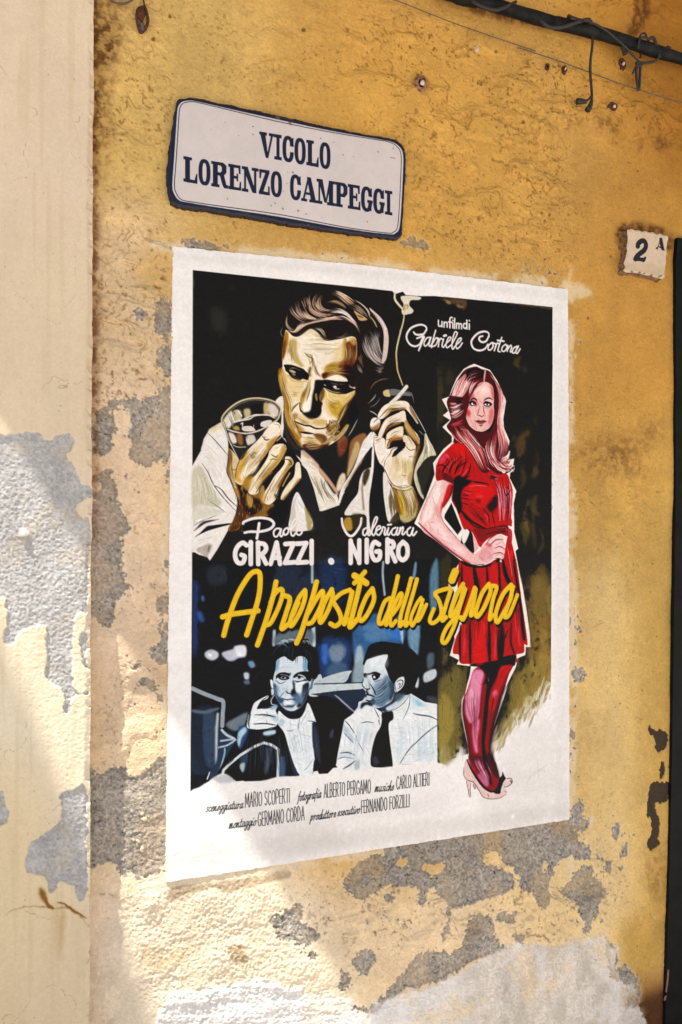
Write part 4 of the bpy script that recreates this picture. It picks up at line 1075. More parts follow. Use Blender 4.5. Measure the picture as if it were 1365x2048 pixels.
    p('J', '#4a5a68', "850,800 920,780 960,790 900,860 850,860", soft=4, a=.8, rough=.2)
    # ragged white edge under the street scene
    cv.part = P_WHITE
    p('R', WH, "381,1584 400,1574 420,1560 440,1548 452,1548 465,1556 478,1563 500,1564 528,1561 560,1553 600,1552 625,1549 650,1548 700,1541 740,1538 790,1532 876,1524 876,1570 381,1620", soft=.8, rough=.12)
    p('R', '#8d949a', "425,1556 452,1550 478,1562 440,1566", soft=2, a=.5, rough=.5, own=False)


def paint_letters(cv):
    p, s = cv.p, cv.s
    YE = '#e3b41a'
    T = [("K:60,868 90,760 150,600 225,475 270,443 300,460 300,560 280,660 240,780 212,865", 33), ("K:52,745 112,728 200,715 288,704", 34),
         ("K:408,512 390,600 350,740 315,845 284,932", 33), ("K:372,650 400,590 440,560 452,592 425,680 375,780 345,800", 30),
         ("K:455,600 500,625 475,720 445,820 480,800", 32), ("K:600,568 560,620 520,715 500,785 515,800 570,710 600,620 602,572", 30), ("K:480,800 520,740 560,650", 22),
         ("K:678,512 650,620 605,755 575,850 545,918", 33), ("K:620,722 680,620 718,575 712,655 655,770 622,790", 30),
         ("K:780,562 735,640 700,745 708,780 755,700 785,610 778,562", 30), ("K:785,640 840,590 900,565", 28), ("K:795,655 830,715 840,770 805,805 770,790", 30),
         ("K:915,580 890,690 862,788 880,760", 32), ("K:975,490 950,600 915,740 900,812 950,760", 33), ("K:930,470 965,490 1010,520", 40), ("K:1000,445 960,490 930,520", 30),
         ("K:1050,556 1005,620 962,735 978,770 1020,720 1060,630 1052,560", 30),
         ("L:172,325 125,360 82,480 80,540 115,530 160,430 180,355", 34), ("L:240,140 212,265 170,430 140,550", 36), ("L:192,468 250,385 275,300 258,290 220,360 175,500 185,560 222,520", 32),
         ("L:352,158 318,290 270,450 255,560 285,530", 34), ("L:402,165 368,290 322,450 305,555 330,535", 34), ("L:436,322 400,375 352,490 362,560 395,505 448,385", 30), ("L:452,340 412,470 402,518 430,500 484,380", 30),
         ("L:685,240 620,255 558,285 592,350 612,440 590,500 540,538 512,512 545,420", 34), ("L:690,258 650,385 618,510 650,490", 36), ("L:700,170 715,130 728,100", 62),
         ("L:795,205 745,290 695,430 688,478 720,455 775,345 800,230", 36), ("L:815,250 765,410 725,550 665,680 632,708 618,672 655,580 730,490", 34),
         ("L:895,238 850,375 800,500 775,490", 36), ("L:905,250 885,370 860,465 880,460 905,420", 34), ("L:1015,205 955,290 905,440 922,480 980,395 1030,270 1018,210", 36),
         ("L:1045,220 1082,235 1050,340 1022,500 1045,470", 34), ("L:1205,212 1135,295 1075,450 1085,530 1130,470 1200,335 1212,225", 36), ("L:1225,230 1180,390 1150,482 1190,465 1258,300", 32)]
    cv.part = P_TITLE
    for q, w in T:
        s('K' if q[0] == 'K' else 'L', '#15140f', w * 1.16, q, off=(2.4, 5))
    for q, w in T:
        s('K' if q[0] == 'K' else 'L', YE, w * 1.06, q)
    for q, w in T:
        s('K' if q[0] == 'K' else 'L', '#ecc63a', w * .35, q, a=.35, rough=.6, own=False, off=(-.7, -.7))
    W1 = '#e6dcd6'
    cv.part = P_ACT1
    s('k', W1, 54, "65,170 90,130 250,72 420,56 580,82 660,150 648,220 560,285 380,325 200,325 95,345", taper=.15)
    s('k', W1, 54, "380,165 355,330 335,455")
    for q in ("770,262 710,270 662,330 675,410 725,418 780,340 795,270", "808,275 790,390 815,418 862,350", "930,250 880,278 846,340 878,388 932,362 952,290 922,252 985,285", "1000,290 1110,140 1122,68 1060,98 1008,230 998,360 1040,408 1092,350", "1180,262 1118,290 1110,360 1160,390 1212,340 1195,268 1248,280"):
        s('k', W1, 35, q)
    for q in ("212,268 185,252 150,280 135,330 150,380 185,385 200,345 178,332", "240,248 240,393", "288,250 290,393", "290,254 330,262 342,292 322,322 292,328", "312,330 342,390",
              "372,392 412,250 435,392", "385,352 432,350", "470,260 526,256 468,386 532,381", "546,258 610,254 548,384 615,380", "645,240 645,388"):
        s('K', W1, 31, q, sharp=len(q.split()) < 5)
    s('K', W1, 40, "774,372 777,378")
    cv.part = P_ACT2
    s('v', W1, 42, "75,100 92,220 160,350 230,390 300,340 380,210 400,95", taper=.2)
    for q in ("480,255 432,290 426,360 468,374 510,290", "520,255 505,350 530,378 562,330", "560,310 640,170 662,88 630,88 588,200 572,330 600,378 642,320", "650,300 712,258 700,222 656,250 640,330 690,374 742,300", "742,300 752,242 792,262 778,350 800,368 832,290",
              "848,255 830,340 850,374 892,310", "835,205 892,198", "965,250 912,280 900,350 950,370 988,290", "998,252 980,350 1002,368 1020,330", "1042,250 1022,350", "1030,320 1078,242 1090,270 1070,345 1092,364 1132,320", "1210,245 1160,290 1160,360 1205,380 1242,300", "1256,255 1240,350 1262,378 1312,318"):
        s('v', W1, 29, q)
    for q in ("905,385 905,238", "905,250 960,370", "962,385 962,236", "1012,232 1012,380", "1094,262 1062,248 1042,300 1060,362 1094,358 1100,312 1076,310", "1150,230 1150,378",
              "1150,240 1184,246 1190,278 1152,296", "1168,298 1202,374", "1253,246 1226,280 1224,340 1253,366 1281,335 1280,275 1253,246"):
        s('K', W1, 31, q, sharp=len(q.split()) < 4)
    cv.part = P_DIR
    for q in ("262,172 265,140 235,112 180,108 100,140 55,200 50,262 85,320 140,341 190,320 214,270 225,242", "260,165 235,205 185,216 145,210 125,186", "160,255 236,232 215,300 180,388", "945,240 940,196 890,180 820,205 765,265 755,312 780,365 840,388 900,370 936,320", "940,240 915,285 870,296 840,270 846,240 880,230"):
        s('m', W1, 21, q, taper=.25)
    for q in ("300,243 264,255 238,310 254,340 290,302 306,250", "314,243 292,322 306,340 330,300", "366,166 336,270 320,355", "336,302 366,250 388,275 366,328 336,342", "385,250 402,266 394,346", "400,292 422,255 442,270", "452,262 435,330 450,352 472,320", "480,310 526,266 530,243 504,250 478,322 490,356 532,330", "540,322 597,215 592,186 568,200 543,312 550,372 577,340",
              "585,332 637,280 642,252 614,265 588,322 595,365 626,350 656,305", "975,302 943,335 937,376 965,380 992,340 980,303 1002,312", "1000,308 1022,325 1004,390", "1015,352 1036,308 1058,318", "1086,245 1055,340 1044,390 1066,402", "1125,322 1093,350 1087,390 1115,395 1143,355 1131,322", "1152,332 1145,396", "1148,378 1181,333 1193,350 1180,402 1202,396", "1252,342 1213,365 1202,410 1230,410 1257,350", "1268,338 1240,402 1256,418 1286,370"):
        s('m', W1, 15, q)
    s('m', W1, 24, "456,228 478,222")
    s('m', W1, 19, "1040,278 1108,286")
    for q in ("395,58 397,115 415,122 432,110", "434,72 434,128", "457,78 457,132", "458,90 475,78 490,90 490,132", "520,140 520,50 530,28 546,28", "504,75 546,80", "553,92 553,142", "553,58 554,62", "572,38 572,146", "592,92 592,146", "594,100 609,90 619,100 619,148", "621,102 636,95 647,105 647,150", "695,95 675,95 666,125 684,147 702,135", "705,58 705,152", "731,98 731,156", "731,60 732,64"):
        s('m', W1, 15, q)
    IN = '#1b1b1f'
    q = lambda t, x, y: (TILES[t][0] + x / TILES[t][2], TILES[t][1] + y / TILES[t][2])
    cv.part = P_CR1
    letter_run(cv, 'sceneggiatura', SCRIPT, q('N', 65, 535), q('N', 490, 490), 9.5, 1.5, IN, slant=.25)
    letter_run(cv, 'MARIO SCOPERTI', CAPS, q('N', 515, 484), q('N', 1030, 425), 28, 1.45, IN, sharp=True)
    letter_run(cv, 'fotografia', SCRIPT, q('N', 1110, 412), q('O', 245, 305), 10, 1.6, IN, slant=.2)
    letter_run(cv, 'ALBERTO PERGAMO', CAPS, q('O', 273, 308), q('O', 720, 262), 27, 1.5, IN, sharp=True)
    letter_run(cv, 'musiche', SCRIPT, q('O', 750, 252), q('O', 930, 240), 10, 1.5, IN, slant=.25)
    letter_run(cv, 'CARLO ALTIERI', CAPS, q('O', 955, 228), q('O', 1272, 190), 25, 1.45, IN, sharp=True)
    cv.part = P_CR2
    letter_run(cv, 'montaggio', SCRIPT, q('N', 330, 725), q('N', 640, 685), 10, 1.5, IN, slant=.2)
    letter_run(cv, 'GERMANO CORDA', CAPS, q('N', 660, 696), q('N', 1195, 622), 27, 1.5, IN, sharp=True)
    letter_run(cv, 'produttore', SCRIPT, q('O', 145, 522), q('O', 385, 490), 9.5, 1.6, IN, slant=.2)
    letter_run(cv, 'esecutivo', SCRIPT, q('O', 400, 482), q('O', 610, 452), 9.5, 1.6, IN, slant=.2)
    letter_run(cv, 'FERNANDO FORZILLI', CAPS, q('O', 623, 455), q('O', 1085, 392), 25, 1.5, IN, sharp=True)
    cv.part = P_WHITE
    for t in ("960,1000 1010,920 1070,870", "1075,770 1085,870 1090,940", "1000,880 1100,850 1170,800", "1110,870 1140,850 1150,870"):
        s('H', '#c3bab0', 5, t, taper=.5, a=.8)


def paint_details(cv):
    """last fine brushwork: glazes, contour lines and single hairs"""
    p, s, hair = cv.p, cv.s, cv.hair
    cv.part = P_MAN
    N = dict(own=False)
    for q, c, so, a in (("150,150 350,215 340,290 260,420 190,390 150,270", '#d6b878', 9, .55), ("560,300 780,350 720,500 620,570 540,430", '#c9a44e', 9, .5), ("250,545 450,590 560,640 540,680 400,650 280,612", '#cfae6e', 6, .55),
                        ("260,640 340,680 330,720 290,730", '#a87a34', 5, .6), ("330,780 500,780 520,850 380,850", '#cfae72', 8, .5), ("400,180 450,200 420,320 380,420 370,330", '#e8d6b2', 5, .5), ("690,560 780,520 800,600 720,680", '#5b3a14', 8, .55), ("110,90 150,120 170,260 130,260", '#a87a24', 4, .6)):
        p('B', c, q, soft=so, a=a, **N)
    for q, c, so, a in (("190,620 240,610 250,720 300,830 250,820 200,740", '#b9a268', 6, .6), ("300,570 440,500 520,600 600,620 560,700 400,690", '#efe4d0', 8, .5), ("640,700 740,640 740,800 640,830", '#d9bf86', 9, .6), ("560,860 700,820 730,900 600,940", '#a88428', 5, .5), ("690,840 740,800 750,900 700,900", '#6b3d14', 4, .7)):
        p('A', c, q, soft=so, a=a, **N)
    for q, w, c in (("300,428 255,465 215,520", 9, '#5a4320'), ("236,603 250,640 300,690", 7, '#6b4a1c'), ("245,615 300,640 352,656 402,662 450,684 500,690 558,682", 11, '#0f0d0b'), ("300,718 360,730 440,740", 20, '#17130d'), ("556,680 575,668 590,690", 10, '#3a2412'),
                    ("92,170 105,260 140,380 150,560 195,690 245,770 300,850 350,890", 8, '#4a3212'), ("355,130 388,150 384,200", 10, '#2a1c0c'), ("150,60 220,58 300,88 355,112", 22, '#120f0c'), ("180,120 215,165 260,190 330,186", 9, '#0f0d0b'),
                    ("470,215 560,205 680,222 780,220", 20, '#0f0d0b'), ("545,275 600,315 690,338 760,332", 9, '#0f0d0b'), ("500,430 515,470 505,540", 8, '#0f0d0b'), ("300,500 320,520 345,535", 10, '#3a2810'), ("330,850 400,838 490,850", 9, '#4a2c12'), ("345,880 420,902 500,893 600,850", 9, '#1c120a'),
                    ("600,600 640,640 650,700", 6, '#8a6a30'), ("580,420 640,470 660,540", 6, '#9a7a30'), ("420,110 430,180", 9, '#8a6a34'), ("440,100 470,150", 9, '#6b5024')):
        s('B', c, w, q, taper=.7, a=.85, **N)
    for q, w, c in (("895,565 830,655 700,835 560,985", 11, '#4a3212'), ("968,690 935,770 870,865 745,995 690,1085", 11, '#3a280e'), ("1033,850 985,905 930,1005 880,1120 860,1190", 10, '#3a280e'), ("1112,1000 1020,1105 950,1192", 10, '#3a280e'), ("455,1000 470,880 520,770 600,675", 10, '#6b4a1c'),
                    ("388,700 385,800 370,890 385,960 450,1060", 9, '#4a3212'), ("840,440 890,450 900,490", 8, '#a88a58'), ("600,1120 640,1050 700,960", 9, '#8a6224'), ("740,1220 780,1120 850,990", 9, '#8a6224'), ("660,1130 720,1040 800,940", 14, '#6b4a1c')):
        s('C', c, w, q, taper=.6, a=.85, **N)
    HB = ['#3a2410', '#8a6a2c', '#d6b876', '#5a3a16', '#efe0c0']
    for ta, tb, n, al in (("690,640 740,560 800,440 865,330", "620,720 680,600 740,480 800,380", 22, .5), ("560,690 620,640 690,610", "540,820 620,780 700,680", 18, .45), ("330,860 420,840 520,850", "340,890 430,900 560,860", 10, .5), ("95,130 120,280 170,430 200,600", "140,120 180,280 230,420 230,600", 16, .4),
                          ("160,480 200,620 290,790", "230,520 260,640 330,780", 14, .45), ("390,120 370,260 310,430", "430,170 400,320 350,470", 12, .4), ("560,320 640,380 720,400", "560,440 640,480 700,480", 12, .35), ("260,560 340,600 430,620", "250,600 340,640 420,650", 8, .35),
                          ("540,120 650,90 780,60", "560,180 680,140 840,160", 14, .5), ("200,230 280,260 340,260", "200,380 240,400 290,380", 10, .3), ("300,760 400,770 500,790", "310,830 420,830 510,840", 10, .35)):
        hair('B', HB, 8, ta, tb, n, a=al, own=False)
    for ta, tb, n, al in (("310,580 480,540 700,600", "330,680 500,700 720,700", 14, .28), ("740,620 760,740 740,860", "860,600 870,740 830,860", 16, .5), ("190,540 160,680 130,800", "250,580 240,720 290,860", 12, .4), ("560,860 640,830 720,840", "560,930 650,940 740,900", 10, .45), ("340,720 390,800 400,900", "440,740 450,840 460,940", 9, .4)):
        hair('A', HB, 8, ta, tb, n, a=al, own=False)
    for ta, tb, n, al in (("480,860 560,740 700,590", "560,960 680,830 850,620", 16, .4), ("600,1100 700,940 830,760", "690,1070 800,930 950,740", 14, .4), ("740,1220 830,1070 950,880", "850,1200 920,1020 1010,850", 12, .4), ("390,720 380,880 450,1050", "440,740 440,900 470,1060", 9, .45)):
        hair('C', HB, 8, ta, tb, n, a=al, own=False)
    for ta, tb, n, al in (("600,370 700,290 860,270", "640,290 740,230 880,240", 9, .3), ("640,560 700,480 830,430", "660,450 740,380 830,350", 9, .35), ("860,420 930,520 1000,630", "830,500 900,620 950,700", 12, .45), ("700,640 760,590 830,580", "690,560 760,510 830,500", 8, .4), ("720,1060 800,1240 820,1400", "930,1060 990,1240 960,1380", 22, .4)):
        hair('D', HB, 8, ta, tb, n, a=al, own=False)
    for i in range(170):
        x, y = cv.rng.uniform(450, 860), cv.rng.uniform(1010, 1480)
        if (x - 450) * .9 < (1500 - y) + 60 and x < 860 - max(0, y - 1250) * 1.2:
            s('C', ('#2a1a0a', '#c9a45e', '#6b4818', '#e0c690', '#8a6428')[i % 5], cv.rng.uniform(6, 16), '%d,%d %d,%d' % (x, y, x + cv.rng.normal(0, 10), y + cv.rng.uniform(14, 46)), a=.55, taper=.6, **N)
    p('C', '#e8dcc6', "590,900 700,830 660,950 600,1030 590,1110 640,1120 700,1000", soft=9, a=.5, **N)
    p('C', '#c49c4c', "540,980 640,950 600,1080 560,1100 520,1050", soft=6, a=.6, **N)
    for q, w, c in (("590,385 640,335 700,290 860,275", 8, '#5a3e18'), ("690,450 640,540 620,580", 9, '#5a3e18'), ("700,590 680,650 690,690", 9, '#4a3010'), ("860,400 930,500 1000,610", 8, '#6b4a20'), ("830,470 840,520 830,580", 7, '#8a6430'), ("900,255 960,350 985,430", 7, '#6b4a20'),
                    ("545,560 545,680 590,820 640,880 720,1050", 8, '#3a2a14'), ("960,780 940,880 915,1040", 9, '#7a5826'), ("700,760 720,700 780,670", 8, '#2a1e10'), ("660,600 700,590 760,570", 7, '#8a6430'), ("510,460 540,500 585,480", 8, '#6b4418')):
        s('D', c, w, q, taper=.6, a=.85, **N)
    p('D', '#d6bd8c', "700,800 830,760 900,860 880,1000 760,1020 690,920", soft=12, a=.45, **N)
    p('D', '#c9a868', "860,420 940,520 980,600 930,580 860,500", soft=5, a=.6, **N)
    hair('D', ['#b79a60', '#8a6a34', '#efe6d4'], 7, "660,640 700,760 690,900", "860,780 880,880 860,1020", 14, a=.35, own=False)
    cv.part = P_HAIR
    hair('A', ['#a88468', '#6b4a34', '#d8bea4'], 8, "470,130 430,190 425,250 465,310 560,345", "540,150 510,210 530,270 590,300 680,290", 11)
    hair('A', ['#8a6a50', '#d2b494', '#efdccb'], 8, "620,100 700,120 790,170 870,230", "600,140 680,170 740,220 800,270", 8, a=.8)
    hair('A', ['#8a6a50', '#c9ab8c'], 8, "800,210 880,250 950,320 990,390", "780,260 850,300 900,330 940,380", 7, a=.8)
    hair('A', ['#e0d4cc', '#a8988e', '#6b5c54'], 7, "920,560 930,680 990,790 1080,870", "1010,480 1080,560 1110,690 1160,800", 22, a=.85)
    hair('A', ['#7a5640', '#b3927a', '#e0c9b4'], 8, "185,270 220,340 290,400 350,425", "290,190 310,290 370,370 440,405", 13, a=.85)
    hair('A', ['#7a5640', '#c9a88c'], 8, "300,180 330,240 350,300", "400,140 400,200 410,260", 6, a=.8)
    hair('A', ['#171310'], 10, "240,430 330,410 430,400 560,380", "260,500 340,445 430,415 560,395", 4, a=.7)
    hair('A', ['#171310'], 9, "600,360 700,360 790,400 880,480", "600,390 690,385 780,420 860,480", 4, a=.7)
    hair('A', ['#b8a494', '#efe2d8'], 8, "1030,300 1090,370 1150,470 1175,600", "1010,330 1070,390 1120,470 1150,600", 6, a=.8)
    cv.part = P_SHIRT
    hair('C', ['#c9c0a4', '#a39a7a', '#efe8dc'], 12, "30,900 60,1050 40,1250", "180,960 260,1120 290,1260", 26, a=.4, own=False)
    hair('C', ['#b9b094', '#f0eae0'], 10, "150,600 220,640 330,760", "120,760 190,850 300,1050", 14, a=.35, own=False)
    s('C', '#2a2824', 6, "205,500 330,415", taper=.5, a=.7, **N)
    # woman
    cv.part = P_LHAIR
    hair('E', ['#e6c2b8', '#f0dcd2', '#a8585c'], 8, "460,220 390,310 340,420 310,450", "560,220 490,340 450,440 420,480", 12, a=.8)
    hair('E', ['#1c0f12', '#e0a8a2', '#c86e70', '#f0d8ce', '#8a2c34'], 8, "320,760 350,850 430,930 520,1050 610,1210", "430,720 510,820 580,920 650,1000 690,1190", 16, a=.85)
    hair('E', ['#e2b4aa', '#8a3a40', '#f2dcd2', '#d2928e'], 8, "730,280 790,420 790,620 780,800 820,960 780,1120", "790,340 830,460 810,640 820,800 860,960 840,1080", 14, a=.8)
    hair('E', ['#e2b0a8', '#c0686c', '#1c0f12', '#f0dcd2'], 8, "690,850 660,960 700,1080 760,1190", "780,830 760,960 760,1060 820,1150", 11, a=.8)
    hair('E', ['#1c0f12', '#f2dcd2'], 7, "285,540 350,545 440,500", "300,700 370,680 450,610", 8, a=.8)
    cv.part = P_WOMAN
    for q, w in (("640,320 560,380 510,470 480,560 465,690", 7), ("742,450 748,560 745,660 725,735", 7), ("570,812 635,820 695,785", 8), ("498,520 530,508 565,528", 8), ("634,532 668,514 724,545", 8), ("600,560 590,610 575,648", 5)):
        s('E', '#3a1216', w, q, taper=.6, a=.8, **N)
    for q in ("470,560 500,640 480,700", "510,700 560,790", "720,560 715,650 690,740"):
        s('E', '#b86a68', 16, q, taper=.6, a=.4, soft=2, **N)
    s('H', '#4a0f1c', 40, "345,150 340,280 365,420 395,580 405,700", taper=.3, a=.55, soft=4, **N)
    s('H', '#2a0a14', 46, "740,20 690,200 640,400 610,600 630,740", taper=.3, a=.6, soft=4, **N)
    hair('H', ['#e6b4c4', '#a84a62', '#5a1626'], 8, "380,40 370,200 420,380 440,600", "500,20 500,180 480,380 470,620", 22, a=.4, own=False)
    hair('H', ['#d23040', '#5a0d18'], 8, "620,60 600,200 590,330", "690,40 670,180 630,320", 12, a=.5, own=False)
    hair('H', ['#e0a8b8', '#4a1626', '#8a3c52'], 8, "400,710 450,820 560,980", "540,720 600,840 640,960", 18, a=.5, own=False)
    cv.part = P_DRESS
    hair('G', ['#2a0b0c', '#5a1010', '#d8443c', '#8a1414'], 12, "530,150 560,500 520,820", "1080,150 1110,480 1110,740", 34, a=.42, own=False, jit=.4)
    hair('F', ['#3a0c0c', '#d83c34', '#701212'], 10, "520,330 600,420 760,520 830,560", "560,560 640,620 740,670 780,680", 14, a=.45, own=False)
    hair('E', ['#4a0e0e', '#e86a70', '#8a1616'], 9, "200,1060 260,1120 250,1240", "460,960 470,1080 420,1230", 14, a=.5, own=False)
    # the two men in the night scene
    cv.part = P_GUN
    p('g', '#d0d8dc', "700,330 740,290 800,265 850,300 910,325 960,270 1030,265 1085,310 1085,420 1140,500 1130,600 1100,700 1060,820 1000,900 900,945 810,920 740,850 690,740 665,600 670,520 700,440", soft=.6, **N)
    D1, D2 = '#12171f', '#2a4868'
    for q, c, so, a in (("700,330 740,300 728,420 695,445", '#7fa6c2', 2, .9), ("1020,268 1085,310 1083,440 1042,442 1030,380 1050,320", '#6f9abc', 2, .9), ("665,600 715,640 735,760 800,805 745,850 690,745", D2, 3, .95), ("690,640 720,700 740,760 710,740", '#9db8cc', 2, .8), ("680,470 720,440 700,560 675,590", '#b4cad8', 4, .8),
                        ("698,505 740,470 800,460 862,474 882,462 872,512 830,500 760,490 722,528 700,545", D1, .8, 1), ("722,512 770,494 850,512 862,542 800,562 742,548", D1, .8, 1), ("756,533 782,514 826,530 790,548", '#c2cbd0', .4, .9),
                        ("912,512 960,468 1062,448 1140,472 1130,570 1085,565 1050,512 980,490 930,532", D1, 1, 1), ("930,545 972,518 1028,532 1000,553 952,556", '#c2cbd0', .5, .9), ("920,560 960,570 1030,560 1060,540 1080,575 1030,580 960,590", '#1c2a3c', 1, .9), ("952,596 1042,572 1082,582 1042,618 972,608", '#e6e9e6', .8, 1),
                        ("902,560 930,600 936,680 962,742 930,765 880,742 888,690 910,655", D1, 1.5, 1), ("1030,622 1105,590 1095,720 1052,835 1000,895 955,885 1008,785 1022,700", '#141c28', 2.5, .95), ("945,615 1020,625 1008,685 980,722 950,680", '#e2e6e4', 1.5, 1), ("900,745 978,722 1000,800 962,862 920,822", '#4a6682', 4, .9),
                        ("1000,800 1040,760 1030,840 1000,860", '#6d8aa2', 3, .7), ("820,828 882,834 872,862 830,862", '#e6e9e6', 1, 1), ("770,830 800,880 850,870 905,870 945,850 900,905 830,905 780,880", '#22344a', 2, .9), ("800,905 905,905 880,935 830,932", '#c2d0d6', 2, .9), ("700,790 740,850 810,925 900,950 1000,905 950,980 830,980 740,900", '#15202e', 3, .95)):
        p('g', c, q, soft=so, a=a, **N)
    hair('g', ['#8fa6b6', '#5a7288', '#e6eae8', '#aebdc6'], 6, "690,520 700,640 760,800", "860,580 850,700 820,780", 22, a=.45, own=False)
    hair('g', ['#8fa6b6', '#eef0ee', '#b4c2ca'], 6, "720,330 800,300 1000,300", "720,440 850,430 1050,430", 16, a=.4, own=False)
    hair('g', ['#1a2838', '#4a6480', '#8aa2b4'], 6, "1090,560 1080,700 1000,880", "1000,700 980,800 930,880", 18, a=.5, own=False)
    s('g', '#0d1117', 38, "785,516 786,523", **N)
    s('g', '#0d1117', 38, "985,518 986,525", **N)
    s('g', '#f0f2f0', 7, "778,514 780,515", **N)
    s('g', '#f0f2f0', 7, "978,516 980,517", **N)
    for q in ("735,520 780,503 845,525", "915,530 970,508 1045,525"):
        s('g', D1, 16, q, taper=.4, **N)
    for q, w, c in (("690,562 750,602 822,572", 11, D2), ("812,690 850,722 882,722", 14, D1), ("800,708 770,740 738,792", 10, D2), ("764,780 830,802 880,796 942,802", 14, D1), ("880,470 872,560", 6, '#5b7486'), ("905,470 900,560", 7, '#3a4e62'), ("975,762 1002,722", 9, D1), ("760,440 860,430", 4, '#aab8c0'), ("930,430 1010,420", 4, '#aab8c0'), ("770,815 765,860", 8, '#3a526c')):
        s('g', c, w, q, taper=.6, a=.9, **N)
    hair('I', ['#3a4654', '#0c0e12', '#59656f'], 12, "640,1180 620,1400 600,1640", "1000,1180 1060,1400 1100,1600", 26, a=.45, own=False)
    hair('I', ['#c6d0d4', '#9fb0ba'], 8, "960,1050 1060,1300 1120,1560", "1270,1050 1270,1300 1270,1560", 12, a=.5, own=False)
    p('g', '#101216', "560,400 580,250 640,160 700,130 800,90 900,120 1000,110 1110,120 1180,180 1215,300 1200,480 1150,540 1090,420 1085,310 1030,262 960,268 910,322 850,298 800,262 740,288 700,330 690,440 640,540 610,540", soft=.8, **N)
    hair('g', ['#9fb8c6', '#dfe6e6', '#4a6a86'], 8, "690,160 740,90 830,130", "760,150 800,110 850,170", 7)
    hair('I', ['#0c0d10', '#3c4a58'], 9, "830,420 900,330 1000,280", "1330,560 1290,380 1160,270", 18, a=.6, own=False)
    for q in ("660,990 640,1080 645,1130", "725,935 760,870 830,812", "700,1000 800,1000 905,1022", "690,1092 800,1086 905,1102", "640,1140 760,1152 900,1120"):
        s('I', '#12161d', 11, q, taper=.5, a=.9, **N)
    cv.part = P_LIST
    for q, c, so, a in (("640,700 760,640 820,700 800,840 700,900 640,860", '#4a6478', 9, .6), ("560,600 600,620 590,720 550,720", '#c2ccd0', 4, .7), ("600,440 760,410 770,520 640,540", '#f0efea', 9, .5)):
        p('J', c, q, soft=so, a=a, **N)
    hair('J', ['#1c2836', '#a9bcc8', '#5b7488'], 9, "640,760 700,720 790,640", "640,900 740,870 830,760", 22, a=.5, own=False)
    for q, w in (("545,590 590,585", 16), ("590,592 650,575 710,592", 20), ("630,628 660,640 700,618", 9), ("535,640 525,700 560,738 600,735", 9), ("605,690 640,750 655,800", 10), ("555,798 610,802 650,822", 14), ("570,850 600,880 590,910", 10), ("545,480 540,580", 6)):
        s('J', '#10151c', w, q, taper=.6, a=.85, **N)
    hair('J', ['#c6d2d8', '#9fb4c0', '#f2f2ee'], 10, "380,1080 340,1300 320,1500", "640,1000 580,1250 560,1500", 22, a=.4, own=False)
    hair('J', ['#c6d2d8', '#9fb4c0', '#f2f2ee'], 10, "850,1000 900,1250 880,1480", "1240,920 1240,1200 1240,1450", 26, a=.4, own=False)
    # scumbled street lights and blue brush marks
    cv.part = P_STREET
    for i in range(420):
        x, y = cv.rng.uniform(388, 872), cv.rng.uniform(1122, 1400)
        g = s.__self__.fwd(np.array([[x, y]]))[0].astype(int)
        if cv.own[min(g[1], cv.h - 1), min(g[0], cv.w - 1)] == P_STREET:
            L = cv.rng.uniform(3, 14)
            cv.line(np.array([(x, y), (x + cv.rng.normal(0, 5), y + L)]), ('#2c4468', '#0d0f14', '#4a6a8c', '#16202e', '#7d98aa')[i % 5], cv.rng.uniform(.8, 2.6), .4, .7, own=False)
    cv.part = P_NIGHT
    for i in range(260):
        x, y = cv.rng.uniform(880, 1100), cv.rng.uniform(1150, 1520)
        g = cv.fwd(np.array([[x, y]]))[0].astype(int)
        gx_, gy_ = min(g[0], cv.w - 1), min(g[1], cv.h - 1)
        if cv.own[gy_, gx_] == P_NIGHT and (x < 930 or x > 1030):
            cv.line(np.array([(x, y), (x + cv.rng.normal(0, 3), y + cv.rng.uniform(8, 30))]), ('#8d7430', '#2a2210', '#6b5522', '#1c1810', '#a88c40', '#5a3c14')[i % 6], cv.rng.uniform(1, 3.5), .45, .7, own=False)


def paint_mural(cv):
    cv.part = P_WHITE
    paint_backdrop(cv)
    paint_street(cv)
    cv.part = P_WHITE
    cv.p('R', WH, "1106,600 1150,600 1150,1700 1080,1700 1102,1420 1102,1372 1103,1230 1104.5,900", sharp=True)
    cv.p('R', WH, "330,480 386,500 386,540 385,900 384,1180 383,1350 381,1583 381,1700 320,1700", sharp=True)
    cv.p('R', WH, "330,480 1150,560 1150,618 1106,614 980,601 870,591 840,592 812,590 806,583 790,588 785,582 740,577 560,558 386,540", sharp=True)
    paint_gunman(cv)
    paint_listener(cv)
    paint_man(cv)
    paint_woman(cv)
    cv.bristle(13000, (383, 540, 1108, 1620))
    paint_details(cv)
    cv.bristle(5000, (383, 540, 1108, 1620))
    for ids, gain, piv, drop in (((P_MAN,), 1.18, .64, .03), ((P_WOMAN, P_DRESS, P_LHAIR), 1.22, .6, .03), ((P_GUN, P_LIST), 1.04, .6, .02), ((P_STREET,), 1.0, .3, .035)):
        m = np.isin(cv.own, ids)
        cv.col[m] = np.clip(piv + (cv.col[m] - piv) * gain - drop, .05, .95)
    # scuffs and small losses where the paint has worn through
    for i in range(260):
        x, y = cv.rng.uniform(388, 1102), cv.rng.uniform(560, 1560)
        r = cv.rng.uniform(.4, 1.3)
        cv.line(np.array([(x, y), (x + cv.rng.normal(0, 2), y + cv.rng.normal(0, 2.5))]), ('#57544c', '#6e675c', '#3c3a35')[i % 3], r, .5, .5, own=False)
    paint_letters(cv)
# ---------------------------------------------------------------- MESH AND MATERIAL HELPERS
def tag(o, label=None, cat=None, group=None, kind=None):
    for k, v in (('label', label), ('category', cat), ('group', group), ('kind', kind)):
        if v:
            o[k] = v
    return o


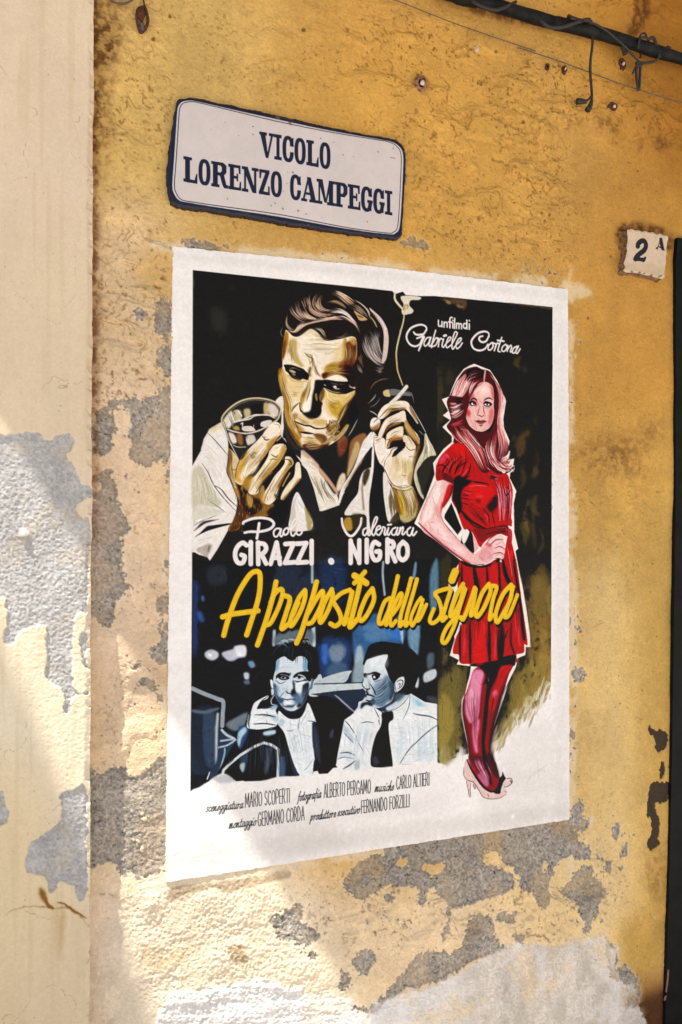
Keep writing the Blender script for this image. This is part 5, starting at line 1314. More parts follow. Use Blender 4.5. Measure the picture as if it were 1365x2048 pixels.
def empty(name, loc, label, cat, group=None):
    o = bpy.data.objects.new(name, None)
    o.location = loc
    o.empty_display_size = .05
    scene.collection.objects.link(o)
    return tag(o, label, cat, group)


def link(name, me, mat, parent=None):
    o = bpy.data.objects.new(name, me)
    scene.collection.objects.link(o)
    if mat:
        me.materials.append(mat)
    if parent:
        o.parent = parent
        o.matrix_parent_inverse = Matrix.Translation(parent.location).inverted()
    return o


def np_mesh(name, V, F, col=None, smooth=True):
    me = bpy.data.meshes.new(name)
    V = np.ascontiguousarray(V, np.float32)
    F = np.ascontiguousarray(F, np.int32)
    k = F.shape[1]
    me.vertices.add(len(V))
    me.vertices.foreach_set('co', V.ravel())
    me.loops.add(F.size)
    me.loops.foreach_set('vertex_index', F.ravel())
    me.polygons.add(len(F))
    me.polygons.foreach_set('loop_start', np.arange(0, F.size, k, dtype=np.int32))
    me.polygons.foreach_set('loop_total', np.full(len(F), k, np.int32))
    me.polygons.foreach_set('use_smooth', np.full(len(F), smooth, bool))
    if col is not None:
        a = me.color_attributes.new('pigment', 'FLOAT_COLOR', 'POINT')
        a.data.foreach_set('color', np.c_[col, np.ones(len(col))].astype(np.float32).ravel())
    me.update(calc_edges=True)
    return me


def sheet_parts(xs, zs, Y, col, mask, own=None, skirt=None):
    """a relief sheet in the wall plane (rows run downwards); returns {owner: (V, F, C)} and, with skirt, closes its rim back to y = skirt"""
    h, w = Y.shape
    X, Z = np.broadcast_to(xs[None, :], (h, w)), np.broadcast_to(zs[:, None], (h, w))
    V = np.stack([X, Y, Z], -1).reshape(-1, 3)
    C = col.reshape(-1, 3)
    idx = np.arange(h * w).reshape(h, w)
    q = np.stack([idx[:-1, :-1], idx[1:, :-1], idx[1:, 1:], idx[:-1, 1:]], -1)
    fm = mask[:-1, :-1] & mask[1:, :-1] & mask[1:, 1:] & mask[:-1, 1:]
    fo = own[:-1, :-1] if own is not None else np.zeros((h - 1, w - 1), int)
    res = {}
    for k in np.unique(fo[fm]):
        F = q[fm & (fo == k)]
        ids, inv = np.unique(F, return_inverse=True)
        res[k] = [V[ids], inv.reshape(F.shape), C[ids]]
    if skirt is not None:
        k0 = 0 if 0 in res else list(res)[0]
        e = []
        pad = np.pad(fm, 1)
        for (a, b, nb) in ((0, 1, pad[1:-1, :-2]), (1, 2, pad[2:, 1:-1]), (2, 3, pad[1:-1, 2:]), (3, 0, pad[:-2, 1:-1])):
            m = fm & ~nb
            e.append(np.c_[q[m][:, a], q[m][:, b]])
        e = np.vstack(e)
        n = len(e)
        A, B = V[e[:, 0]], V[e[:, 1]]
        A2, B2 = A.copy(), B.copy()
        A2[:, 1] = skirt
        B2[:, 1] = skirt
        Vs = np.vstack([A, B, B2, A2])
        i = np.arange(n)
        Fs = np.c_[i, i + 3 * n, i + 2 * n, i + n]
        V0, F0, C0 = res[k0]
        res[k0] = [np.vstack([V0, Vs]), np.vstack([F0, Fs + len(V0)]), np.vstack([C0, C[e[:, 0]], C[e[:, 1]], C[e[:, 1]], C[e[:, 0]]])]
    return res


def node_mat(name, rough=.85, spec=.3, color=None, attr=True, grain=((220, .12), (900, .1)), bump=((700, .25, .0006),), metal=0., tint=.1, coat=0.):
    m = bpy.data.materials.new(name)
    m.use_nodes = True
    t = m.node_tree
    b = t.nodes['Principled BSDF']
    b.inputs['Roughness'].default_value = rough
    b.inputs['Specular IOR Level'].default_value = spec
    b.inputs['Metallic'].default_value = metal
    b.inputs['Coat Weight'].default_value = coat
    tc = t.nodes.new('ShaderNodeTexCoord')
    if attr:
        a = t.nodes.new('ShaderNodeAttribute')
        a.attribute_name = 'pigment'
        c = a.outputs['Color']
    else:
        a = t.nodes.new('ShaderNodeRGB')
        a.outputs[0].default_value = (*color, 1)
        c = a.outputs[0]
    for sc, am in grain:
        n = t.nodes.new('ShaderNodeTexNoise')
        n.inputs['Scale'].default_value = sc
        n.inputs['Detail'].default_value = 4
        t.links.new(tc.outputs['Object'], n.inputs['Vector'])
        mr = t.nodes.new('ShaderNodeMapRange')
        mr.inputs['From Min'].default_value, mr.inputs['From Max'].default_value = .3, .7
        mr.inputs['To Min'].default_value, mr.inputs['To Max'].default_value = 1 - am, 1 + am
        t.links.new(n.outputs['Fac'], mr.inputs['Value'])
        mx = t.nodes.new('ShaderNodeVectorMath')
        mx.operation = 'SCALE'
        t.links.new(c, mx.inputs[0])
        t.links.new(mr.outputs[0], mx.inputs['Scale'])
        c = mx.outputs[0]
    t.links.new(c, b.inputs['Base Color'])
    nrm = None
    for sc, st, ds in bump:
        n = t.nodes.new('ShaderNodeTexNoise')
        n.inputs['Scale'].default_value = sc
        n.inputs['Detail'].default_value = 5
        t.links.new(tc.outputs['Object'], n.inputs['Vector'])
        bp = t.nodes.new('ShaderNodeBump')
        bp.inputs['Strength'].default_value = st
        bp.inputs['Distance'].default_value = ds
        t.links.new(n.outputs['Fac'], bp.inputs['Height'])
        if nrm:
            t.links.new(nrm, bp.inputs['Normal'])
        nrm = bp.outputs[0]
    if nrm:
        t.links.new(nrm, b.inputs['Normal'])
    return m


M_WALL = node_mat('lime_plaster', .95, .15, grain=((60, .05), (420, .09)), bump=((230, .75, .0022), (620, .6, .0011)))
M_MURAL = node_mat('mural_paint', .55, .15, grain=((90, .04), (700, .07)), bump=((420, .3, .0008), (1500, .25, .0003)))
M_SIGN = node_mat('enamel', .35, .3, grain=((40, .03), (300, .03)), bump=((30, .08, .002),))
M_TILE = node_mat('number_tile_glaze', .45, .4, grain=((200, .06), (900, .05)), bump=((500, .3, .0006),))
M_RUB = node_mat('black_rubber', .6, .15, (.009, .0088, .0085), False, grain=((45, .7), (300, .45)), bump=((300, .4, .001),))
M_CORD = node_mat('dusty_cable', .6, .4, (.022, .02, .018), False, grain=((150, .4),), bump=((500, .3, .0005),))
M_GREY = node_mat('grey_wire', .6, .4, (.09, .075, .06), False, grain=((150, .3),), bump=())
M_DOOR = node_mat('dark_painted_metal', .6, .12, (.006, .0055, .005), False, grain=((25, .35), (300, .2)), bump=((60, .2, .002), (600, .2, .0004)))
M_PLUG = node_mat('pale_plug', .7, .3, (.55, .47, .4), False, grain=((500, .2),), bump=())
M_RUST = node_mat('rust', .9, .2, (.085, .032, .018), False, grain=((300, .5),), bump=((800, .6, .0008),))
M_HOLE = node_mat('dark_hole', .95, .1, (.02, .012, .01), False, grain=(), bump=())
M_BLOCK = node_mat('blocker_concrete', .9, .2, (.42, .36, .28), False, grain=((6, .15),), bump=())
M_PAVE = node_mat('stone_paving', .85, .3, (.46, .43, .40), False, grain=((3, .15), (40, .1)), bump=())


def tube(path, rad, n=8, mesh=None, name='tube', closed_ends=True):
    """round bar along 3-D points, rad a number or one per point"""
    P = np.asarray(path, float)
    R = np.broadcast_to(np.asarray(rad, float), (len(P),))
    T = np.gradient(P, axis=0)
    T /= np.linalg.norm(T, axis=1)[:, None] + 1e-12
    up = np.array([0, 1., 0]) if abs(T[0][1]) < .9 else np.array([1., 0, 0])
    V = []
    a = np.cross(T[0], up)
    for i in range(len(P)):
        a = a - T[i] * (a @ T[i])
        a /= np.linalg.norm(a)
        b = np.cross(T[i], a)
        th = np.linspace(0, 2 * np.pi, n, endpoint=False)
        V.append(P[i] + R[i] * (np.cos(th)[:, None] * a + np.sin(th)[:, None] * b))
    V = np.vstack(V)
    F = []
    for i in range(len(P) - 1):
        for j in range(n):
            F.append((i * n + j, i * n + (j + 1) % n, (i + 1) * n + (j + 1) % n, (i + 1) * n + j))
    V = np.vstack([V, P[:1], P[-1:]])
    c0, c1 = len(V) - 2, len(V) - 1
    for j in range(0, n, 2):
        F.append((c0, (j + 2) % n, j + 1, j))
        o = (len(P) - 1) * n
        F.append((c1, o + j, o + j + 1, o + (j + 2) % n))
    return V, np.array(F)


def tubes(name, specs, mat, parent=None):
    Vs, Fs, k = [], [], 0
    for path, rad in specs:
        V, F = tube(path, rad)
        Vs.append(V)
        Fs.append(F + k)
        k += len(V)
    return link(name, np_mesh(name, np.vstack(Vs), np.vstack(Fs)), mat, parent)


def wire_path(tile, text, y, sub=6):
    """traced run -> smooth 3-D path; y a depth or one per traced point"""
    P, _ = pts_of(text, tile)
    ys = np.broadcast_to(np.asarray(y, float), (len(P),))
    W3 = np.array([[*(to_wall(p[None], yy)[0]), yy] for p, yy in zip(P, ys)])
    W3 = catmull(W3, False, sub)
    return W3[:, [0, 2, 1]]


def boxes(name, lst, mat, parent=None, bevel=.002):
    import bmesh
    bm = bmesh.new()
    for (x0, x1, y0, y1, z0, z1) in lst:
        r = bmesh.ops.create_cube(bm, size=1)
        for v in r['verts']:
            v.co = ((x0 + x1) / 2 + v.co.x * (x1 - x0), (y0 + y1) / 2 + v.co.y * (y1 - y0), (z0 + z1) / 2 + v.co.z * (z1 - z0))
    if bevel:
        bmesh.ops.bevel(bm, geom=bm.edges[:], offset=bevel, segments=2, affect='EDGES')
    me = bpy.data.meshes.new(name)
    bm.to_mesh(me)
    bm.free()
    return link(name, me, mat, parent)


def prism(name, pts, y0, y1, mat, parent=None, axis='y'):
    """outline (x, z) [axis y] or (x, y) [axis z] given thickness"""
    n = len(pts)
    P = np.asarray(pts, float)
    if axis == 'y':
        V = np.vstack([np.c_[P[:, 0], np.full(n, y0), P[:, 1]], np.c_[P[:, 0], np.full(n, y1), P[:, 1]]])
    else:
        V = np.vstack([np.c_[P, np.full(n, y0)], np.c_[P, np.full(n, y1)]])
    me = bpy.data.meshes.new(name)
    me.from_pydata([tuple(v) for v in V], [], [tuple(range(n)), tuple(range(2 * n - 1, n - 1, -1))] + [(i, (i + 1) % n, n + (i + 1) % n, n + i) for i in range(n)])
    me.validate()
    me.update()
    return link(name, me, mat, parent)


# ---------------------------------------------------------------- GROUND AND WHAT SHADES THE WALL
g = boxes('ground', [(-30, 30, -30, .3, -.2, 0)], M_PAVE, None, 0)
tag(g, kind='structure')
ZC = EYE


def sun_hit(px, h, y=0.):
    """where the ray from a surveyed wall point to the sun crosses height h"""
    w = to_wall(np.array(px, float), y)
    s = (h - w[:, 1]) / 5.8
    return np.c_[w[:, 0] - 2 * s, y - s]


HE = ZC + 1.75
eA, eB = sun_hit([(240, 1245), (700, 1965)], HE)
dv = (eB - eA) / np.linalg.norm(eB - eA)
e0, e1 = eA - dv * 1.0, eB + dv * 2.2
blocker = prism('upper_blocker', [(e0[0], .15), tuple(e0), tuple(e1), (e1[0], .15)], HE, HE + .07, M_BLOCK, None, 'z')  # unseen slab, outline cut so its shadow follows the diagonal sun edge
tag(blocker, 'unseen eave jutting out just above the yellow wall', 'blocker')
hc = ZC + 1.52
corner_slab = prism('corner_baffle', [(1.12, .1), (1.12, -.6), (2.7, -.6), (2.7, .1)], hc, hc + .06, M_BLOCK, None, 'z')  # unseen slab added to darken the top right of the wall
tag(corner_slab, 'unseen canopy over the dark door, just above the black pipe', 'baffle')
HB = ZC + 4.6
q = sun_hit([(22, 1430), (166, 1795)], HB, -.035)
dv = (q[1] - q[0]) / np.linalg.norm(q[1] - q[0])
q0, q1 = q[0] - dv * .55, q[1] + dv * 1.6
slab = prism('left_occluder', [tuple(q0), tuple(q1), (q1[0] - 1.4, q1[1]), (q0[0] - 1.4, q0[1])], HB, HB + .12, M_BLOCK, None, 'z')  # unseen slab added to shade the lower left of the pier
tag(slab, 'added unseen balcony slab high above the cream pier', 'occluder')


# ---------------------------------------------------------------- THE YELLOW WALL
CELL = .002
THK = .036                                   # how far the cream pier stands proud of the yellow wall
x_l, x_r = to_wall(np.array([[150, 1024], [1365, 1024]]), 0.)[:, 0]
WX0, WX1 = x_l - .02, x_r + .12
WZ1, WZ0 = ZC + 1.42, ZC - 1.42
wxs = np.arange(WX0, WX1, CELL)
wzs = np.arange(WZ1, WZ0, -CELL)
wh, ww = len(wzs), len(wxs)


def fwd_of(x0, z1, cell, y):
    def f(P):
        w = to_wall(P, y)
        return np.c_[(w[:, 0] - x0) / cell, (z1 - w[:, 1]) / cell]
    return f


wc = Canvas(wh, ww, fwd_of(WX0, WZ1, CELL, 0.), '#c4964e', 11)
for c, q, so, a in (('#cfaa64', "150,-100 520,-100 560,300 340,560 150,560", 90, 1), ('#c8984a', "600,100 1000,60 1100,420 800,520 600,420", 70, .8),
                    ('#aa772e', "1180,-150 1450,-150 1450,520 1300,480 1230,250", 70, .9), ('#8f5c20', "1290,-100 1450,-100 1450,420 1350,420", 50, .7),
                    ('#bd8a40', "1160,420 1450,420 1450,1000 1160,1000", 60, .9), ('#c2984f', "1160,900 1450,900 1450,1500 1160,1500", 60, .9),
                    ('#d4b478', "1150,1150 1260,1150 1300,1500 1320,1750 1150,1700", 40, .9), ('#bd9850', "1290,1100 1400,1100 1400,1900 1290,1900", 25, .7),
                    ('#d9bb92', "150,420 350,470 350,900 150,900", 60, .95), ('#dcc0a0', "150,820 350,800 350,1600 150,1600", 60, 1),
                    ('#dbc09a', "150,1560 420,1560 700,1750 1100,1700 1240,1800 1230,2200 150,2200", 50, 1), ('#d8ba86', "960,1700 1200,1650 1260,1850 1100,1900", 40, .9),
                    ('#d8c3ab', "150,1800 300,1830 320,2200 150,2200", 40, .8), ('#c9a05c', "340,470 700,500 1120,560 1120,600 340,600", 15, .6),
                    ('#b98f3c', "1230,1850 1310,1850 1310,1960 1250,1960", 20, .7), ('#8a5a2a', "1220,1990 1340,1960 1360,2100 1200,2100", 22, .85), ('#4a2c18', "1250,2010 1400,1975 1400,2100 1240,2100", 10, .9)):
    wc.p('R', c, q, soft=so, a=a)
wc.p('R', '#e0cfb4', "260,1780 560,1730 700,1960 700,2100 250,2100", soft=30, a=.8)  # paler cream painted over the sunlit patch to brighten it
wc.p('Z', '#ab9679', "665,500 720,470 800,465 1000,435 1150,405 1160,435 1100,450 950,490 900,500 850,480 760,505 680,530", soft=2, a=.9, rough=.35)
wc.p('Z', '#9c8768', "900,700 960,700 985,720 990,780 930,770 905,730", soft=3, a=.8, rough=.5)
wc.p('Z', '#c9ab80', "560,700 700,720 800,700 760,760 650,820 560,800", soft=5, a=.4, rough=.3)
BIG = fbm(wh, ww, 130, 5, 21) - .5
MID = fbm(wh, ww, 24, 4, 22) - .5
FIN = fbm(wh, ww, 2.3, 2, 23, gain=.7) - .5
STR = fbm(wh, ww, 60, 4, 24, aspect=.4) - .5
wc.col *= (1 + .14 * BIG + .10 * MID + .12 * FIN + .08 * STR)[..., None]
wc.col *= 1 - .10 * np.clip(BIG, 0, 1)[..., None] * np.array([0, .3, 1.2])[None, None]


def field(cv, polys, soft=0):
    """0..1 mask of traced patches"""
    m = np.zeros((cv.h, cv.w), np.float32)
    for t in polys:
        neg = t[0] == '-'
        P, k = pts_of(t[2:] if not neg else t[3:], t[0] if not neg else t[1])
        r = cv.cov_poly(cv.fwd(catmull(P, True, 3)))
        if r:
            sl_, cov = r
            if neg:
                m[sl_] *= 1 - cov
            else:
                np.maximum(m[sl_], cov, out=m[sl_])
    return blur(m, soft)


def ragged(m, seed, amp=4., fine=2.6):
    h, w = m.shape
    dx = (fbm(h, w, 14, 3, seed) - .5) * amp * 2.4 + (fbm(h, w, 3.5, 2, seed + 1) - .5) * fine * 2
    dy = (fbm(h, w, 14, 3, seed + 2) - .5) * amp * 2.4 + (fbm(h, w, 3.5, 2, seed + 3) - .5) * fine * 2
    return warp(m, dx, dy)


def specks(cv, m, n, box, r0, r1, seed, tall=1.3):
    """scattered chips inside a traced box, written into mask m"""
    rng = np.random.default_rng(seed)
    x0, y0, x1, y1 = box
    for i in range(n):
        c = np.array([rng.uniform(x0, x1), rng.uniform(y0, y1)])
        r = r0 + (r1 - r0) * rng.random() ** 2.5
        th = np.linspace(0, 2 * np.pi, 9, endpoint=False)
        P = c + np.c_[np.cos(th) * r, np.sin(th) * r * tall] * rng.uniform(.5, 1.25, (9, 1))
        res = cv.cov_poly(cv.fwd(P))
        if res:
            np.maximum(m[res[0]], res[1], out=m[res[0]])


PEEL = ["X 1050,350 1165,300 1165,530 1120,560 1080,540 1045,480 1060,420 1080,360", "X 910,400 940,370 990,375 985,440 955,450 930,430",
        "X 1085,650 1130,605 1165,610 1165,860 1120,830 1105,770 1065,720", "X 1120,890 1165,870 1165,950 1120,930",
        "X 730,990 760,965 820,980 840,1000 900,975 960,990 1010,980 1060,940 1165,920 1165,1330 1120,1350 1060,1390 1010,1440 970,1430 920,1400 880,1370 880,1300 920,1260 880,1260 860,1210 900,1170 910,1090 900,1050 840,1030 780,1030 750,1060 745,1090 790,1130 795,1180 770,1230 770,1300 730,1340 690,1355 650,1330 650,1280 635,1200 640,1110 670,1070 720,1050",
        "X 680,1490 720,1455 750,1470 780,1540 790,1600 770,1660 800,1700 830,1747 Y:850,30 880,80 870,140 835,150 830,200 815,240 840,330 835,370 860,430 850,470 890,500 885,540 830,560 790,590 770,650 785,730 760,760 745,810 700,780 670,740 620,690 605,640 600,300 610,100 X:635,1747 650,1660 680,1640",
        "X 830,1490 860,1480 860,1505 840,1510", "X 980,1490 1030,1495 1035,1520 1000,1515", "X 1120,1340 1160,1330 1160,1560 1130,1480",
        "Y 1080,590 1120,555 1160,550 1160,690 1110,695 1075,650", "Y 1075,770 1155,755 1155,910 1100,900 1115,850 1110,800", "Y 1020,980 1050,930 1155,925 1150,1040 1090,1020 1060,1000",
        "Y 950,1160 1000,1130 1050,1160 1090,1240 1110,1290 1075,1310 1090,1260 1050,1210 990,1190", "Y 915,1045 945,1035 950,1070 925,1080", "Y 1010,1070 1035,1065 1030,1090",
        "Y 1120,320 1155,310 1155,380 1130,370",
        "Y 1020,1747 1060,1710 1135,1690 Z:670,20 670,150 665,380 610,430 560,440 520,420 470,430 490,380 430,380 370,410 345,400 345,0 400,40 440,15 500,0 530,60 545,35 600,10", "-Z 555,180 600,200 590,220 560,205", "-Z 535,285 580,305 575,335 545,315",
        "Z 1085,610 1130,580 1190,550 1210,570 1205,610 1270,650 1260,700 1210,705 1130,680 1095,640", "Z 1210,720 1260,740 1270,760 1240,765",
        
        "W 20,440 100,360 200,350 230,390 300,380 340,330 430,295 540,280 570,310 570,380 640,400 690,430 690,470 640,500 560,520 500,545 450,560 430,600 420,660 400,680 410,640 430,560 400,510 370,480 350,490 320,545 305,530 310,480 290,460 230,470 180,460 150,490 170,500 210,500 220,530 190,530 140,490 100,520 70,525 30,490",
        "-W 320,390 400,370 410,400 370,430 330,410",
        "W 590,255 700,250 860,225 950,205 950,260 930,300 985,310 990,360 900,350 860,380 840,420 820,480 830,500 810,560 790,550 770,500 740,490 710,470 720,440 690,400 650,370 620,310", "-W 800,370 820,380 815,420 805,410",
        "W 540,590 600,600 610,650 620,690 650,710 560,760 490,790 400,840 300,870 240,890 100,985 30,940 100,960 180,900 220,850 280,790 300,740 380,730 440,740 480,700 500,650",
        "W 40,770 100,730 140,740 120,800 80,830 60,800", "W 0,800 40,850 20,900 0,880", "W 1060,690 1110,740 1100,800 1140,790 1185,840 1190,950 1150,940 1140,860 1080,830", "W 620,590 700,580 680,620 640,610",
        "W 930,410 970,390 1000,400 1010,430 1030,450 1050,490 1030,530 1020,580 1000,610 990,650 965,650 970,600 950,580 950,540 930,520 900,520 880,500 870,480 910,470",
        "W 960,210 990,200 985,250 960,260", "W 920,160 960,130 975,160 940,210", "W 1050,380 1075,370 1075,410 1055,410", "W 1090,240 1110,220 1115,245 1105,300", "W 1120,330 1140,290 1145,330 1125,370", "W 1150,275 1175,270 1170,290",
        "W 690,660 720,660 720,700 695,690", "R 760,1697 900,1674 1020,1655 1142,1634 1150,1690 1080,1680 1000,1700 900,1700 850,1722 800,1712", "R 1133,1230 1143,1235 1140,1260 1134,1250", "R 1145,1335 1165,1340 1168,1358 1150,1360", "R 1137,1460 1148,1465 1146,1480 1138,1478", "R 362,480 395,478 430,492 470,488 430,500 385,502", "R 800,487 830,478 860,500 830,495"]
pe0 = field(wc, PEEL)
pe = np.zeros((wh, ww), np.float32)
for n, bx, r0, r1 in ((60, (1138, 1230, 1165, 1700), .7, 4), (50, (1040, 520, 1140, 575), .6, 3.5), (26, (1137, 580, 1165, 900), .6, 3), (90, (190, 1350, 340, 1560), .6, 2.6), (40, (195, 950, 345, 1250), .6, 2.5),
                      (60, (1140, 1600, 1250, 1850), .7, 4.5), (60, (690, 1780, 1100, 1900), .6, 2.5), (40, (200, 1750, 340, 1850), .6, 2.), (30, (340, 480, 700, 520), .7, 3), (50, (1150, 900, 1300, 1100), .5, 1.6), (60, (560, 1690, 720, 1850), .6, 2.2)):
    specks(wc, pe, n, bx, r0, r1, 40 + n + bx[0])
chips = sstep(ragged(pe, 54, 2, 2), .3, .7)
pe0 = blur(pe0, 3)
frac = (fbm(wh, ww, 7, 3, 52, gain=.95) - .5) * 2.6
edgy = 4 * pe0 * (1 - pe0)
pe = sstep(pe0 + frac * (.55 * edgy + .16 * (pe0 > .02) * (pe0 < .98)) + .12 * frac * (blur(pe0, 9) > .08), .32, .46)
pe = np.maximum(pe, chips)
thin = sstep(fbm(wh, ww, 34, 4, 53), .5, .64) * pe        # where a wash of old colour still clings to the grey
DARKP = ["W 1240,60 1310,58 1315,100 1290,140 1255,145 1278,230 1262,290 1225,300 1245,250 1240,200 1220,190 1230,110", "W 1225,290 1270,285 1272,310 1232,328", "P 800,1880 830,1905 860,1910 880,1900 920,1930 925,2000 890,2048 850,2048 830,1960 800,1940", "R 1318,1560 1325,1520 1332,1540"]
dp = sstep(ragged(field(wc, DARKP), 71, 2.5, 2), .35, .65)
BARE = ["W 0,1400 0,900 60,990 180,925 300,880 400,850 520,790 600,725 700,700 830,710 900,700 1000,675 1060,670 1110,740 1100,800 1130,850 1190,880 1190,960 1170,1400", "Z 560,1400 640,965 740,905 820,880 980,850 1100,840 1160,880 1300,900 1370,1000 1370,1400"]
br = blur(ragged(field(wc, BARE, 2), 81, 7, 2), 4)
br = sstep(br + 4 * br * (1 - br) * ((fbm(wh, ww, 8, 4, 82, gain=.85) - .5) * 1.6), .3, .7)
WBAND = ["R 350,484 560,498 700,512 900,540 1060,548 1120,562 1142,562 1140,590 345,510", "R 1132,600 1150,640 1150,900 1156,1100 1155,1400 1148,1700 1132,1690", "S 295,735 440,725 510,720 600,740 600,755 510,755 440,785 300,800", "R 325,1000 340,1000 336,1770 322,1770", "R 330,1755 700,1705 1140,1640 1140,1660 700,1722 330,1775"]
wb = ragged(field(wc, WBAND, 2), 91, 4, 3) * sstep(MID + .5, .3, .55)
# colours of what lies under the paint
mixc = lambda a, b, m: a + (b - a) * m[..., None]
colf0 = (np.arange(ww) / ww)[None, :]
GR = np.array(hexc('#9a9083'))[None, None] * (1 + .62 * FIN + .2 * MID + .2 * STR)[..., None]
GRB = sstep(fbm(wh, ww, 45, 3, 25), .5, .7)[..., None]
GR = GR * (1 - .25 * GRB) + hexc('#a89678') * .25 * GRB
spk = sstep(fbm(wh, ww, 2.4, 2, 26), .74, .84)[..., None]
GR = GR * (1 - .5 * spk)
PL = np.array(hexc('#cfc3b4'))[None, None] * (1 + .22 * FIN + .22 * STR + .12 * MID)[..., None]
PL = mixc(PL, hexc('#b3a794'), sstep(fbm(wh, ww, 50, 4, 27, aspect=.5), .48, .66) * .5)
PL = mixc(PL, hexc('#e2dbd2'), sstep(fbm(wh, ww, 36, 4, 28, aspect=.7), .55, .7) * .5)
TRW = warp(fbm(wh, ww, 7, 3, 29, aspect=7) - .5, 0, (np.arange(ww)[None, :] * -.18) + np.zeros((wh, ww)))
PLw = sstep((np.arange(ww) / ww)[None, :] + 0 * BIG, .62, .42)[..., None]
PL = PL * (1 - PLw) + hexc('#ddd6ce') * (1 + .12 * FIN + .1 * STR)[..., None] * PLw
mix = lambda a, b, m: a + (b - a) * m[..., None]
col = mix(wc.col, hexc('#dcc8aa'), np.clip(wb, 0, 1) * .7)
halo = np.clip(blur(pe, 2) * 2, 0, 1) - pe
col = mix(col, hexc('#e6d2b0'), np.clip(halo, 0, 1) * .35)
smear = sstep(fbm(wh, ww, 40, 5, 83, gain=.6), .5, .66)
col = mix(col, PL, br * (1 - .45 * smear * (colf0 > .3)))
bfr = np.clip(blur(br, 6) - br, 0, 1)
col = mix(col, hexc('#d8cbb6'), bfr * .9 * sstep(fbm(wh, ww, 9, 3, 84), .4, .6))
col = mix(col, GR, pe * (1 - br * .75))
col = mix(col, wc.col * np.array([.86, .84, .84]), thin * .42)
rimd = np.clip(pe - blur(pe, 1.5), 0, 1) * 1.6
col = mix(col, np.array(hexc('#5f5346')), np.clip(rimd, 0, .12))
col = mix(col, np.array(hexc('#43372a')), dp)
# dirt in cracks and chips, plus painted shading for the ledges and pits
crk = np.zeros((wh, ww), np.float32)
cc = Canvas(wh, ww, wc.fwd, '#000000', 13)
CR1 = ["T 60,60 100,90 150,100 190,140 230,180", "T 60,50 65,80 100,80", "T 190,225 200,260 215,300", "T 170,265 215,305", "T 185,340 240,345 280,355", "T 590,400 640,430 700,445 760,465 820,470", "T 540,620 590,630 640,640 690,680 730,720 790,740 830,770 900,775", "T 720,700 760,740 800,790", "T 790,735 850,760 880,770",
       "T 390,300 420,340 430,390", "T 270,470 300,500 350,510", "T 820,480 860,510 920,515", "T 860,430 900,390", "T 870,470 930,460", "T 385,450 430,440", "T 610,340 700,360 740,390", "T 200,120 260,140 350,130", "T 660,510 720,530 780,540", "T 430,600 520,640", "T 960,290 990,320 1100,330 1110,380",
       "T 1050,420 1130,430 1150,470", "T 1180,300 1260,330 1300,360", "T 1170,150 1200,90 1240,20", "T 1130,60 1160,30", "T 20,235 60,245", "T 110,310 130,360",
       "c 180,370 190,440 215,540", "c 190,460 240,430", "c 190,470 270,490", "c 330,400 345,460 410,450 440,360", "c 340,470 335,560 370,660", "c 350,560 400,650", "c 430,470 470,530 460,610", "c 500,520 560,540 590,525", "c 480,440 510,450 530,410", "c 540,490 570,350", "c 940,230 1000,240 1030,250 1090,230 1110,170", "c 950,600 940,570 980,560", "c 600,360 640,350", "c 160,600 110,690 160,760", "c 640,60 640,110", "c 680,200 740,230", "c 230,740 310,745", "c 900,640 960,650", "c 1260,740 1310,790", "c 420,540 470,580", "c 370,320 380,350",
       "R 1090,1185 1120,1190", "Y 780,930 800,1000 870,1060", "Y 880,1250 960,1200", "Y 730,1280 800,1310", "Y 700,1530 760,1600", "Y 850,1480 900,1520", "Z 380,485 420,475", "Z 370,510 420,510 470,515", "Z 480,510 540,490", "Z 365,620 380,640", "W 820,470 870,490 920,520", "W 480,270 520,240 560,250", "W 100,640 180,650 240,660 270,700", "W 40,780 80,740", "W 700,660 790,665 830,690 870,710", "W 1040,545 1095,548",
       "d 935,860 945,890 960,930", "d 730,800 740,830", "d 720,960 780,980 850,990 910,985", "d 950,990 990,970", "d 860,1000 900,990", "R 945,1200 980,1203", "R 1290,650 1325,660", "P 710,1710 745,1730", "P 380,1200 460,1180 530,1160", "P 480,1580 510,1572", "P 920,1400 965,1400", "S 900,960 1000,980 1040,1000", "S 690,460 650,455", "S 1060,1600 1110,1590"]
for q in CR1:
    cc.s(q[0], '#ffffff', 2.2 if q[0] == 'R' else 4.5, q[2:], taper=.75)
rngc = np.random.default_rng(77)


def scratch(n, box, L, ang, w=1.6):
    for _ in range(n):
        x, y = rngc.uniform(box[0], box[2]), rngc.uniform(box[1], box[3])
        t = math.radians(ang + rngc.normal(0, 28))
        l = L * rngc.uniform(.4, 1.3)
        P = np.array([(x, y), (x + l * .5 * math.cos(t) + rngc.normal(0, 2), y + l * .5 * math.sin(t) + rngc.normal(0, 2)), (x + l * math.cos(t), y + l * math.sin(t))])
        cc.line(P, '#ffffff', w * rngc.uniform(.6, 1.4), rngc.uniform(.4, 1), .8)


